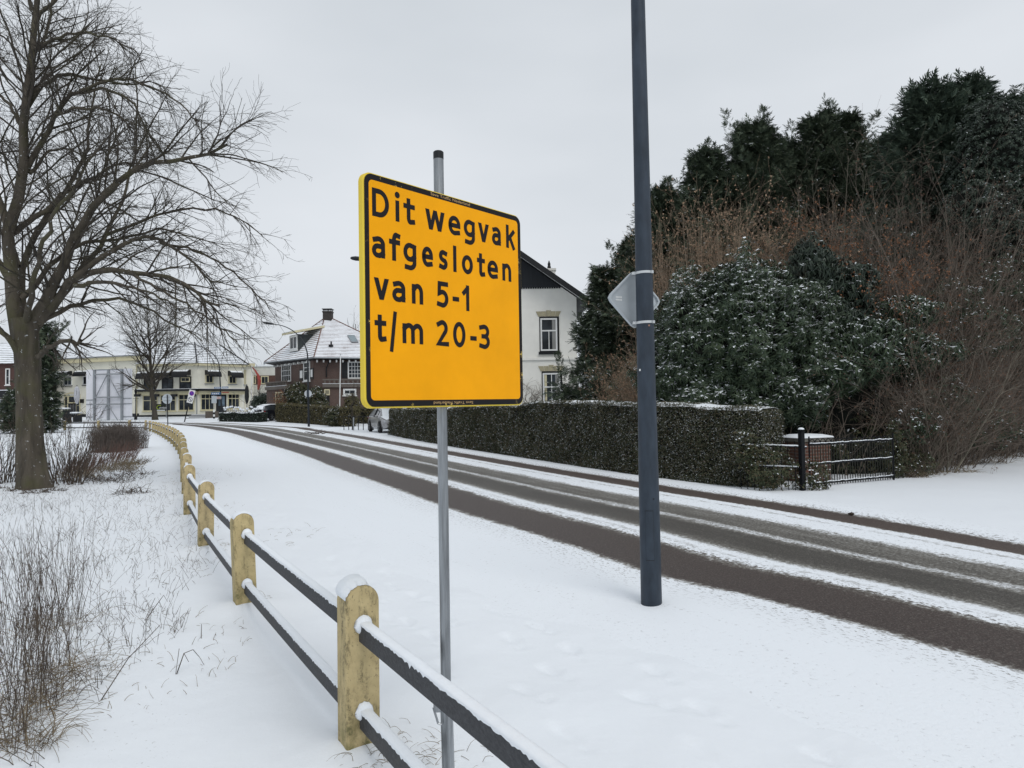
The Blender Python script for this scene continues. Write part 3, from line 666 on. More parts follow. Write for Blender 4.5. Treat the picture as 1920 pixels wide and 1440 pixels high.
def cap_mesh(seed, thick, spread):
    """snow lying on the rounded top of a post"""
    rg = np.random.default_rng(seed); V_, F_ = [], []; na, ny = 22, 9; ph = rg.uniform(0, 6)
    for j in range(ny):
        y_ = -PT_ / 2 + PT_ * j / (ny - 1) * .98 + .002
        for i in range(na):
            a = rad((66 if seed == 0 else 90 - spread) + (100 if seed == 0 else 2 * spread) * i / (na - 1)); e = min(1, min(i, na - 1 - i) / 3.5) ** .6 * min(1, min(j, ny - 1 - j) / 1.6) ** .5
            q = PW / 2 + .001 + thick * e * (.75 + .3 * math.sin(a * 2 + ph) + .03 * rg.normal())
            V_.append((q * math.cos(a), y_ + .008 * (1 + math.sin(i * 1.7 + ph) * math.sin(i * .6)) * (j == 0), PH - PW / 2 + q * math.sin(a)))
    for j in range(ny - 1):
        for i in range(na - 1): F_.append((j * na + i, j * na + i + 1, (j + 1) * na + i + 1, (j + 1) * na + i))
    me = bpy.data.meshes.new('snow_cap'); me.from_pydata(V_, [], F_); me.polygons.foreach_set('use_smooth', [True] * len(F_)); me.materials.append(SNOW); return me
caps = [cap_mesh(k, th, sp_) for k, (th, sp_) in enumerate(((.034, 66), (.010, 58), (.014, 62), (.018, 60)))]
posts = []
for k, s in enumerate(POST_S):
    p = fpos(s); tg = ftan(s); rz = math.atan2(tg[1], tg[0]) - math.pi / 2
    z = float(gz(p[0], p[1]))
    if pmesh is None:
        o = b.build('post', M_POST, fence, local=True); pmesh = o.data
    else:
        o = posts[0].copy(); COL.objects.link(o); o.parent = fence
    o.location = Vector((p[0], p[1], z + RNG.normal(0, .008))) - fence.location; o.rotation_euler = (RNG.normal(0, .012), RNG.normal(0, .012), rz + RNG.normal(0, .02)); posts.append(o)
    c = bpy.data.objects.new('snow_cap', caps[0 if k == 1 else 1 + (k * 7) % 3]); COL.objects.link(c); c.parent = o
    
def rail_parts(a, b_, zc, seed, L0):
    rg = np.random.default_rng(seed); m = max(8, int(L0 / .016)) if L0 < 4 and seed < 12 else 14
    HR, TH = .088, .044
    d = b_ - a; L = np.linalg.norm(d); tx = d / L; nx = np.array([-tx[1], tx[0], 0]); nx = nx / np.linalg.norm(nx); up = np.cross(tx, nx); up = up if up[2] > 0 else -up
    s = np.linspace(0, 1, m); sag = -.004 * np.sin(s * math.pi)
    C = a + d * s[:, None] + up * sag[:, None]
    bev = .004; prof = [(-TH / 2, -HR / 2 + bev), (-TH / 2, HR / 2 - bev), (-TH / 2 + bev, HR / 2), (TH / 2 - bev, HR / 2), (TH / 2, HR / 2 - bev), (TH / 2, -HR / 2 + bev), (TH / 2 - bev, -HR / 2), (-TH / 2 + bev, -HR / 2)]
    V_ = np.array([C + nx * y_ + up * z_ for y_, z_ in prof]).transpose(1, 0, 2).reshape(-1, 3); n = 8
    F_ = [(j * n + i, j * n + (i + 1) % n, (j + 1) * n + (i + 1) % n, (j + 1) * n + i) for j in range(m - 1) for i in range(n)] + [tuple(range(n))[::-1], tuple(range((m - 1) * n, m * n))]
    r_ = MB().add(V_, F_).build('rail', M_RAIL, fence)
    # snow lying along the top edge, ragged on both sides
    na = 8; g1 = np.convolve(rg.normal(size=m + 8), np.ones(5) / 5, 'same')[4:-4]; g2 = rg.normal(size=m)
    g1s = np.convolve(np.pad(g1, 6, 'edge'), np.ones(13) / 13, 'valid'); th = .011 + .003 * g1s + .0003 * g2; ends = np.minimum(1, np.minimum(np.arange(m), m - 1 - np.arange(m)) / 2 + .5); th = th * ends
    dl, dr = .002 + np.maximum(0, .005 * np.abs(g2) ** 1.5 + .003 * g1), .002 + .005 * np.abs(rg.normal(size=m))
    Vs = np.zeros((m, na, 3))
    pr = [(-TH / 2 - .003, None), (-TH / 2 - .004, .35), (-TH * .38, .85), (-TH * .12, 1.0), (TH * .15, 1.0), (TH * .38, .85), (TH / 2 + .004, .35), (TH / 2 + .003, None)]
    for i, (y_, kz) in enumerate(pr):
        z_ = HR / 2 + (th * kz if kz is not None else -(dl if i == 0 else dr)); Vs[:, i] = C + nx * y_ + up * np.asarray(z_)[:, None]
    Fs = (np.arange(m - 1)[:, None, None] * na + np.arange(na - 1)[None, :, None] + np.array([0, 1, na + 1, na])).reshape(-1, 4)
    bulk('snow', Vs, Fs, SNOW, r_, smooth=True)
    return r_
for k in range(len(POST_S) - 1):
    A, B_ = fpos(POST_S[k]), fpos(POST_S[k + 1]); za, zb = float(gz(*A)), float(gz(*B_)); tA = nrm(B_ - A)
    for zc, sd_ in ((.595, 0), (.195, 1)):
        a = np.array([*(A + tA * .05), za + zc]); c = np.array([*(B_ - tA * .05), zb + zc])
        rail_parts(a, c, zc, k * 2 + sd_, np.linalg.norm(c - a))
# snow packed around the holes where the rails meet the nearest posts
for k in range(1, 5):
    p = fpos(POST_S[k]); tg = nrm(fpos(POST_S[k]) - fpos(POST_S[k - 1]))
    for zc in (.595, .195):
        rg = np.random.default_rng(k * 10 + int(zc * 10)); V_, F_ = [], []
        c = np.array([*(p - tg * (PT_ / 2 + .002)), zc + .03]); sx = np.array([-tg[1], tg[0], 0])
        for i in range(7):
            for j in range(12):
                t_, f_ = math.pi * i / 6, 2 * math.pi * j / 12; q = 1 + .05 * rg.normal()
                V_.append(c + sx * math.sin(t_) * math.cos(f_) * .044 * q + np.array([-tg[0], -tg[1], 0]) * abs(math.sin(t_) * math.sin(f_)) * .035 * q + np.array([0, 0, 1]) * math.cos(t_) * .05 * (1 if t_ < 1.6 else .8))
        for i in range(6):
            for j in range(12): F_.append((i * 12 + j, i * 12 + (j + 1) % 12, (i + 1) * 12 + (j + 1) % 12, (i + 1) * 12 + j))
        me_o = MB().add(V_, F_).build('snow_plug', SNOW, posts[k], smooth=True)

# ------------------------------------------------------------------ bare trees
def limb(pxs, Ys, m=16):
    pts = [at(x, y, Y_) for (x, y), Y_ in zip(pxs, np.interp(np.linspace(0, 1, len(pxs)), np.linspace(0, 1, len(Ys)), Ys))]
    return resample(catmull(pts, 6), m)
M_BARK = bark_mat('lime_bark', (.040, .034, .026), (.105, .090, .070), (.075, .075, .033), .6, 7)
M_TWIG = bark_mat('twig_bark', (.036, .031, .026), (.074, .064, .053), (.060, .058, .030), 0, 5)
rg = np.random.default_rng(5)
tb = gp(62, 915); Y0 = tb[1]
lime = thing('bare_lime_tree', 'big leafless tree with arching limbs and snow-specked trunk by the rough verge', 'tree', (tb[0], tb[1], 0))
trunk = resample([at(64, 925, Y0), at(60, 880, Y0), at(55, 780, Y0), at(52, 700, Y0), at(49, 640, Y0), at(46, 598, Y0)], 26)
tr_ = np.interp(np.linspace(0, 1, 26), [0, .04, .12, .35, .7, .9, 1], [.37, .315, .268, .242, .228, .242, .26])
V_, F_ = tubes(trunk[None], tr_[None], 40)
an = np.arctan2(V_[:, 1] - trunk[:, 1].repeat(40), V_[:, 0] - trunk[:, 0].repeat(40)); zz = V_[:, 2]
lump = .012 * np.sin(an * 5 + zz * 1.3) + .012 * np.sin(an * 9 - zz * 2.2) + .05 * np.exp(-zz / .35) * np.sin(an * 4 + 1.0) + .03 * (vnoise(an * 2.2, zz * 3, 4) - .5)
V_[:, :2] += np.stack([np.cos(an), np.sin(an)], 1) * lump[:, None]
bulk('trunk', V_, F_, M_BARK, lime, smooth=True)
LIMBS = [
    ([(38, 640), (27, 555), (16, 489), (18, 422), (31, 369), (44, 311), (47, 249), (51, 191), (58, 124), (60, 58), (69, 10), (85, -90), (95, -220), (90, -340)], [15.3, 15.1, 15.4], .24, .03),
    ([(55, 625), (84, 564), (118, 502), (142, 444), (164, 396), (187, 369), (222, 342), (267, 311), (311, 304), (356, 293), (391, 287), (426, 271)], [15.3, 14.6, 13.8], .20, .045),
    ([(60, 622), (120, 542), (151, 516), (191, 507), (231, 507), (276, 513), (320, 520), (356, 542), (382, 560), (411, 574)], [15.3, 14.8, 14.2], .155, .04),
    ([(140, 520), (187, 484), (222, 462), (262, 449), (302, 453), (338, 471), (369, 498), (391, 524), (418, 530)], [14.9, 15.3, 15.6], .095, .03),
    ([(20, 440), (67, 409), (107, 378), (147, 347), (187, 324), (231, 307), (267, 307)], [15.3, 15.9, 16.6], .105, .03),
    ([(40, 560), (111, 480), (151, 458), (200, 449), (249, 444), (302, 427), (345, 440), (400, 455)], [15.3, 15.9, 16.6], .095, .02),
    ([(48, 320), (76, 271), (98, 227), (124, 191), (156, 171), (191, 164), (222, 178), (253, 196), (275, 240), (272, 300)], [15.3, 14.8, 14.4], .095, .02),
    ([(52, 200), (89, 156), (116, 142), (160, 144), (200, 156), (249, 158), (284, 153), (320, 165)], [15.3, 15.0, 14.6], .075, .015),
    ([(55, 325), (89, 289), (120, 278), (151, 289), (178, 307), (182, 345)], [15.3, 15.8, 16.2], .06, .015),
    ([(105, 216), (147, 204), (187, 202), (222, 218), (249, 249)], [14.9, 14.6, 14.3], .05, .03),
    ([(140, 535), (191, 529), (236, 538), (276, 547), (311, 564), (340, 585)], [14.8, 14.2, 13.8], .075, .02),
    ([(70, 670), (100, 648), (120, 641), (152, 638)], [15.1, 14.6, 14.3], .085, .065),
    ([(35, 665), (14, 630), (-20, 612), (-70, 600), (-130, 615)], [15.1, 14.7, 14.4], .11, .03),
    ([(30, 500), (5, 400), (-30, 300), (-60, 200), (-110, 80), (-120, -60)], [15.4, 15.8, 16.4], .15, .03),
    ([(25, 540), (-30, 450), (-90, 390), (-170, 360), (-260, 370)], [15.3, 14.9, 14.4], .13, .03),
    ([(60, 60), (90, 10), (130, -60), (180, -120), (240, -150)], [15.3, 15.0, 14.8], .07, .02),
    ([(55, 110), (95, 40), (105, -40), (130, -150)], [15.3, 15.9, 16.3], .06, .02),
    ([(47, 250), (10, 190), (-40, 150), (-100, 140)], [15.3, 15.0, 14.6], .07, .02),
    ([(50, 640), (110, 560), (160, 500), (200, 440), (230, 380), (250, 320), (290, 260)], [15.5, 17.5, 19.0], .14, .03),
    ([(48, 610), (40, 520), (70, 430), (120, 360), (160, 290), (170, 210), (190, 120)], [15.5, 17.2, 18.5], .14, .03),
    ([(50, 600), (70, 500), (95, 420), (150, 330), (200, 260)], [15.1, 13.4, 12.6], .10, .03),
    ([(70, 610), (130, 575), (200, 560), (270, 575), (330, 610), (380, 640)], [15.2, 16.4, 17.5], .09, .02),
    ([(60, 92), (110, 72), (160, 62), (215, 75), (262, 104)], [15.2, 14.8, 14.5], .06, .02),
    ([(150, 170), (210, 150), (270, 158), (330, 188), (372, 228)], [14.8, 14.6, 14.3], .055, .02),
    ([(300, 455), (360, 470), (420, 500), (470, 540), (505, 580)], [15.4, 15.5, 15.6], .05, .02),
    ([(240, 507), (320, 556), (390, 598), (445, 640)], [14.6, 14.3, 14.0], .05, .02),
    ([(200, 440), (300, 402), (380, 392), (450, 410), (492, 442)], [15.4, 15.6, 15.8], .055, .02),
    ([(60, 20), (40, -60), (60, -160), (50, -280)], [15.2, 14.8, 14.6], .06, .02),
]
main = MB()
Pm, Rm = [], []
for pxs, Ys, ra, rb in LIMBS:
    P_ = limb(pxs, Ys); k = np.linspace(0, 1, 16); P_[1:-1] += rg.normal(size=(14, 3)) * .025
    Pm.append(P_); ra *= .72; rb *= .55; Rm.append(ra + (rb - ra) * k ** .7)
Pm, Rm = np.array(Pm), np.array(Rm)
for P_, R_ in zip(Pm, Rm):
    V_, F_ = tubes(P_[None], R_[None], 10); bulk('limb', V_, F_, M_BARK, lime, smooth=True)
ln = np.linalg.norm(np.diff(Pm, axis=1), axis=2).sum(1)
P1, R1 = kids(Pm, Rm, rg, np.maximum(4, (ln * np.where(np.isin(np.arange(len(ln)), (18, 19, 20, 21)), 2.6, 4.6)).astype(int)), .10, 1.0, .80, .42, 10, -.006, .10, .5, .22, .6, 2.4, .45)
P1b, R1b = kids(Pm, Rm, rg, np.full(len(Pm), 6), .78, 1.0, .50, .30, 10, -.03, .08, .7, .2, .8, 1.65, .1)
P1, R1 = np.concatenate([P1, P1b]), np.concatenate([R1, R1b])
R1 = np.minimum(R1, .019)
l1 = np.linalg.norm(np.diff(P1, axis=1), axis=2).sum(1)
P2, R2 = kids(P1, R1, rg, np.maximum(3, (l1 * 5.0).astype(int)), .10, 1, .70, .55, 7, -.03, .11, .6, .4, .25, 1.4, .45)
l2 = np.linalg.norm(np.diff(P2, axis=1), axis=2).sum(1); R2 = np.clip(R2, .0028, .006)
P3, R3 = kids(P2, R2, rg, np.maximum(2, (l2 * 6.5).astype(int)), .1, 1, .65, .6, 5, -.03, .12, .6, .7, .12, .6, .4)
R3 = np.clip(R3, .0022, .0034)
vf_ = merge(tubes(P1, R1, 5), tubes(P2, R2, 4), tubes(P3, R3, 3))
bulk('twigs', *vf_, M_TWIG, lime)['kind'] = 'stuff'

def young_tree(name, label, base, top, height, width, n1, seed, cat='tree', bark=M_TWIG, clear=.28, r0=.16, lean=0, up=.05, twk=1.0, ang=.75):
    rg = np.random.default_rng(seed); T_ = thing(name, label, cat, base); base = np.asarray(base, float)
    tp = resample([base - [0, 0, .1], base + np.array([lean * .4, 0, height * .35]), base + np.array([lean, 0, height])], 14); tp[3:-1, :2] += rg.normal(size=(10, 2)) * .05
    tr = np.linspace(r0, .02, 14); tr[0] *= 1.35; V_, F_ = tubes(tp[None], tr[None], 10); bulk('trunk', V_, F_, bark, T_, smooth=True)
    P1, R1 = kids(tp[None], tr[None], rg, np.array([n1]), clear, .95, ang, width / height, 10, up, .07, .6, .2, height * .12, width, .35)
    l1 = np.linalg.norm(np.diff(P1, axis=1), axis=2).sum(1)
    P2, R2 = kids(P1, R1, rg, np.maximum(3, (l1 * 2.6 * twk).astype(int)), .15, 1, .65, .5, 7, .02, .1, .6, .3, .3, 3, .5); R2 = np.clip(R2, .006, .03)
    l2 = np.linalg.norm(np.diff(P2, axis=1), axis=2).sum(1)
    P3, R3 = kids(P2, R2, rg, np.maximum(2, (l2 * 3.2 * twk).astype(int)), .1, 1, .65, .5, 5, .0, .12, .6, .5, .2, 1.2, .4); R3 = np.clip(R3, .006, .012)
    bulk('crown', *merge(tubes(P1, R1, 5), tubes(P2, R2, 4), tubes(P3, R3, 3)), M_TWIG, T_); return T_

# ------------------------------------------------------------------ evergreen foliage
LEAF6 = lambda L, w, droop, x0=.0: ([(x0, -w * .25, 0), (x0, w * .25, 0), (x0 + L * .5, -w * .5, L * .10), (x0 + L * .5, w * .5, L * .10), (x0 + L, -w * .12, -droop), (x0 + L, w * .12, -droop)], [(0, 2, 3, 1), (2, 4, 5, 3)])
def rosette(nl, L, w, droop, seed=1, tilt=0.0):
    rg = np.random.default_rng(seed); V_, F_ = [], []
    for k in range(nl):
        a = 2 * math.pi * k / nl + rg.normal(0, .25); v, f = LEAF6(L * rg.uniform(.75, 1.15), w, droop * rg.uniform(.5, 1.4), .012); b0 = len(V_)
        tw = rg.normal(0, .5)
        for x, y_, z in v:
            y2 = y_ * math.cos(tw); z2 = z + y_ * math.sin(tw) + tilt * x
            V_.append((x * math.cos(a) - y2 * math.sin(a), x * math.sin(a) + y2 * math.cos(a), z2))
        F_ += [tuple(i + b0 for i in q) for q in f]
    return V_, F_
def spray(nl=9, L=.30, w=.035, seed=2):
    """flat drooping conifer spray pointing along +X"""
    rg = np.random.default_rng(seed); V_, F_ = [], []
    for k in range(nl):
        s = (k + .5) / nl; side = (1 if k % 2 else -1); a = side * (.95 - .75 * s) + rg.normal(0, .12); l = L * (.55 - .22 * s) * rg.uniform(.8, 1.25); x0 = L * s * .75; b0 = len(V_)
        dx, dy = math.cos(a), math.sin(a); z0 = -.25 * L * s * s + rg.normal(0, .015); z1 = z0 - .3 * l + rg.normal(0, .06) * l
        V_ += [(x0 - dy * w * .3, dx * w * .3, z0), (x0 + dy * w * .3, -dx * w * .3, z0), (x0 + dx * l * .6 + dy * w * .5, dy * l * .6 - dx * w * .5, (z0 + z1) / 2 + rg.normal(0, .01)), (x0 + dx * l, dy * l, z1)]
        F_.append((b0, b0 + 1, b0 + 2, b0 + 3))
    return V_, F_
def spray_frames(out, rng, up=.35):
    Xd = nrm(out + rng.normal(size=out.shape) * .35 + np.array([0, 0, up])); Y_ = nrm(np.cross(np.array([0, 0, 1.0]) + rng.normal(size=out.shape) * .35, Xd)); return Xd, Y_, np.cross(Xd, Y_)
def conifer(name, label, base, height, spread, mat, seed, nb=240, per=30, low=.08, pow_=.75, rise=.35, sc=1.0, group=None, tiers=None, tip=.35):
    rg = np.random.default_rng(seed); T_ = thing(name, label, 'tree', base, 0, group); base = np.asarray(base, float)
    tp = resample([base - [0, 0, .2], base + np.array([rg.normal(0, .15), rg.normal(0, .15), height * .5]), base + np.array([0, 0, height * .86])], 8)
    V_, F_ = tubes(tp[None], np.linspace(.035 * height * .5, .02, 8)[None], 8); bulk('trunk', V_, F_, M_TWIG, T_)
    h_ = low + (1 - low) * rg.random(nb) ** .85; az = rg.uniform(0, 2 * math.pi, nb)
    lob = .62 + .62 * vnoise(az * 1.3 + 7 * seed, h_ * 6, seed) + .2 * rg.normal(size=nb)
    L = spread * np.maximum(.03, (1 - h_)) ** pow_ * np.clip(lob, .3, 1.6) + tip * rg.uniform(.5, 1, nb)
    d = np.stack([np.cos(az), np.sin(az), np.zeros(nb)], 1)
    s = rg.random((nb, per)) ** .55
    zz = h_[:, None] * height * .94 + L[:, None] * (rise * s ** 1.8 * 1.2 - .12 * s) * (1 + .3 * rg.normal(size=(nb, 1)))
    pos = base + d[:, None] * (L[:, None] * s)[..., None] + np.stack([np.zeros_like(zz), np.zeros_like(zz), zz], -1)
    pos += rg.normal(size=pos.shape) * (.10 + .10 * s)[..., None] * np.array([1, 1, .8]) * sc
    out = np.repeat(d[:, None], per, 1) + rg.normal(size=pos.shape) * .45
    pos = pos.reshape(-1, 3); out = nrm(out.reshape(-1, 3)); Xd, Y_, Z_ = spray_frames(out, rg, rise)
    v, f = spray(9, .42, .055, seed); V1, F1 = stamp(v, f, pos, Xd, Y_, Z_, rg.uniform(.65, 1.2, len(pos)) * sc)
    nl = int(10 + spread * 4); la = rg.uniform(0, 6.283, nl); lq = rg.random(nl) ** .7 * spread * .8; lq[0] = 0; lH = np.minimum(rg.uniform(1.6, 3.6, nl), height * .4)
    ltop = height * (1 - .92 * (lq / max(spread, .1)) ** (1.25 / pow_)) * rg.uniform(.92, 1.0, nl) + .3; ltop[0] = height
    k = 120; tt = rg.random((nl, k)); an = rg.uniform(0, 6.283, (nl, k)); rr = ((1 - tt) ** .75 * .62 + .05) * sc * rg.uniform(.35, 1, (nl, k)) * (.75 + .5 * vnoise(tt * 7 + np.arange(nl)[:, None] * 3.3, an * 1.2, seed))
    lean_ = rg.normal(0, .25, (nl, 2)); px_ = base[0] + (np.cos(la) * lq)[:, None] + lean_[:, :1] * tt * lH[:, None] + np.cos(an) * rr; py_ = base[1] + (np.sin(la) * lq)[:, None] + lean_[:, 1:] * tt * lH[:, None] + np.sin(an) * rr; pz_ = base[2] + (ltop - lH - .15)[:, None] + tt * lH[:, None]
    pos = np.stack([px_, py_, pz_], -1).reshape(-1, 3); out = np.stack([np.cos(an) * .8, np.sin(an) * .8, .25 + tt * .9], -1).reshape(-1, 3); Xd, Y_, Z_ = spray_frames(nrm(out), rg, .45)
    V2, F2 = stamp(v, f, pos, Xd, Y_, Z_, rg.uniform(.55, 1.0, len(pos)) * sc * .8); V1, F1 = merge((V1, F1), (V2, F2))
    bulk('crown', V1, F1, mat, T_); return T_
M_YEW = leaf_mat('yew_foliage', [(.040, .058, .042), (.070, .093, .060), (.108, .130, .082)], .12, .7, .6, .15)
M_CYP = leaf_mat('cypress_foliage', [(.040, .060, .046), (.070, .096, .070), (.102, .130, .090)], .10, .75, .6, .15)
M_HOLLY = leaf_mat('holly_foliage', [(.017, .028, .021), (.030, .046, .032), (.046, .064, .042)], .12, .66, .4, .3)
M_RHO = leaf_mat('rhododendron_leaves', [(.023, .038, .023), (.041, .062, .036), (.064, .086, .048)], .42, .60, .45, .2)
M_HEDGE = leaf_mat('hedge_leaves', [(.024, .034, .018), (.048, .060, .030), (.080, .082, .042), (.090, .064, .038)], .13, .45, .5, .25, 1.1)
M_HEDGEL = leaf_mat('long_hedge_leaves', [(.036, .046, .027), (.070, .080, .046), (.112, .110, .066), (.125, .094, .062)], .36, .35, .5, .25, 1.1, .3, .62)
M_HEDGE2 = leaf_mat('brown_hedge_leaves', [(.075, .070, .034), (.115, .104, .050), (.145, .118, .066)], .06, .6, .6, .2, 1.1)
M_RUST = leaf_mat('rusty_leaves', [(.12, .070, .048), (.17, .098, .066), (.10, .062, .046)], .08, .7, .7, .15)
M_COPPER = leaf_mat('copper_leaves', [(.22, .10, .055), (.30, .145, .075), (.18, .095, .06)], .08, .7, .7, .15)
M_TANS = simple('tan_twigs', (.31, .235, .17), .9, .25, 2)
M_TAN = leaf_mat('tan_leaves', [(.30, .21, .14), (.38, .27, .18), (.26, .15, .10)], .05, .7, .7, .15)
M_STEM = simple('shrub_stems', (.175, .142, .115), .85, .3, 3)
M_STEMG = simple('pale_stems', (.20, .18, .14), .85, .3, 3)
M_CORE = simple('core_shade', (.010, .012, .009), .95, .3, 3)  # near-black colour standing in for shade deep inside the foliage

def blob_points(c, r, n, rng, lump=.25, freq=2.2, seed=0, shell=(.72, 1.02), zmin=None):
    d = nrm(rng.normal(size=(n, 3))); th = np.arctan2(d[:, 1], d[:, 0])
    k = 1 + lump * (vnoise(th * freq + seed * 3.1, d[:, 2] * freq * 1.4 + 5, seed) - .5) * 2 + lump * .5 * (vnoise(th * freq * 2.7, d[:, 2] * freq * 3 + 9, seed + 4) - .5) * 2
    k *= rng.uniform(shell[0], shell[1], n)
    p = np.asarray(c) + d * np.asarray(r) * k[:, None]; nn = nrm(d / np.asarray(r))
    if zmin is not None: q = p[:, 2] > zmin; p, nn = p[q], nn[q]
    return p, nn
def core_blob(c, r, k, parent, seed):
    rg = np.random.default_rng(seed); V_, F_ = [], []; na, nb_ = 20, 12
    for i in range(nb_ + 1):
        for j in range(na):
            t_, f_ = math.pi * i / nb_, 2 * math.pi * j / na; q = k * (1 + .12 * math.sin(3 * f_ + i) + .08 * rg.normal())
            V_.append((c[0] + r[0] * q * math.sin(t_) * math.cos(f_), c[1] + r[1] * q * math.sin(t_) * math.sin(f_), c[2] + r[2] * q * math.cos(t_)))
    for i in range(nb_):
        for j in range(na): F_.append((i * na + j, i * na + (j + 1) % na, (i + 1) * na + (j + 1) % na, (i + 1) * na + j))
    return MB().add(V_, F_).build('shade_core', M_CORE, parent)  # opaque dark blob, added to block light and sight through the leaves
def shrub(name, label, blobs, mat, tmpl, n, seed, cat='shrub', upw=.6, core=.7, zmin=None, sc=(.8, 1.25), lump=.25):
    rg = np.random.default_rng(seed); c0 = np.mean([b_[0] for b_ in blobs], 0); T_ = thing(name, label, cat, (c0[0], c0[1], float(gz(c0[0], c0[1]))))
    PV = []; w = np.array([b_[1][0] * b_[1][2] for b_ in blobs]); w = w / w.sum()
    for k, (c, r) in enumerate(blobs):
        p, nn = blob_points(c, r, int(n * w[k]), rg, lump, 2.2, seed + k, zmin=zmin); PV.append((p, nn))
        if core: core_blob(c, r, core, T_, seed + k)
    p = np.concatenate([a for a, _ in PV]); nn = np.concatenate([a for _, a in PV])
    Xd, Y_, Z_ = frames(nn * .8 + np.array([0, 0, upw]) + rg.normal(size=nn.shape) * .25, rg)
    V_, F_ = stamp(*tmpl, p, Xd, Y_, Z_, rg.uniform(*sc, len(p))); bulk('foliage', V_, F_, mat, T_); return T_
def twig_shrub(name, label, spots, n, height, mat, seed, cat='shrub', spread=.35, k2=6, k3=4, r0=.010, leaf=None, nleaf=0, leafsize=.05, wob=.07, upb=.03, kind=None, r3=(.002, .004)):
    """many stems from the ground with side twigs; spots = [(x, y, rx, ry)]"""
    rg = np.random.default_rng(seed); sp_ = np.array(spots, float); i = rg.integers(0, len(sp_), n); a = rg.uniform(0, 6.283, n); q = np.sqrt(rg.random(n))
    x, y_ = sp_[i, 0] + np.cos(a) * q * sp_[i, 2], sp_[i, 1] + np.sin(a) * q * sp_[i, 3]; z = gz(x, y_)
    T_ = thing(name, label, cat, (sp_[:, 0].mean(), sp_[:, 1].mean(), float(gz(0, sp_[:, 1].mean()))))
    m = 9; P = np.empty((n, m, 3)); P[:, 0] = np.stack([x, y_, z - .03], 1); H = height * rg.uniform(.6, 1.1, n)
    d = nrm(np.stack([np.cos(a) * q * spread + rg.normal(0, spread * .5, n), np.sin(a) * q * spread + rg.normal(0, spread * .5, n), np.ones(n)], 1))
    for j in range(1, m): d = nrm(d + rg.normal(size=(n, 3)) * wob + [0, 0, upb]); P[:, j] = P[:, j - 1] + d * (H / (m - 1))[:, None]
    R = r0 * rg.uniform(.5, 1.2, (n, 1)) * np.linspace(1, .25, m)[None]
    parts = [tubes(P, R, 4)]; src = P
    if k2:
        P2, R2 = kids(P, R, rg, np.full(n, k2), .2, 1, .6, .35, 6, .02, .12, .6, .4, .1, 2.5, .4); R2 = np.clip(R2, r3[0], r3[1] * 1.4); parts.append(tubes(P2, R2, 3)); src = P2
        if k3: P3, R3 = kids(P2, R2, rg, np.full(len(P2), k3), .1, 1, .6, .5, 4, .0, .15, .6, .5, .06, .8, .4); R3 = np.clip(R3, *r3); parts.append(tubes(P3, R3, 3)); src = P3
    bulk('stems', *merge(*parts), mat, T_)
    if leaf is not None and nleaf:
        k = rg.integers(0, len(src), nleaf); j = rg.integers(1, src.shape[1], nleaf); pos = src[k, j]; Xd, Y_, Z_ = frames(rg.normal(size=(nleaf, 3)) + [0, 0, .3], rg)
        v = [(0, 0, 0), (leafsize * .5, -leafsize * .35, .005), (leafsize, 0, -.01), (leafsize * .5, leafsize * .35, .005)]
        V_, F_ = stamp(v, [(0, 1, 2, 3)], pos, Xd, Y_, Z_, rg.uniform(.7, 1.3, nleaf)); bulk('leaves', V_, F_, leaf, T_)
    return T_
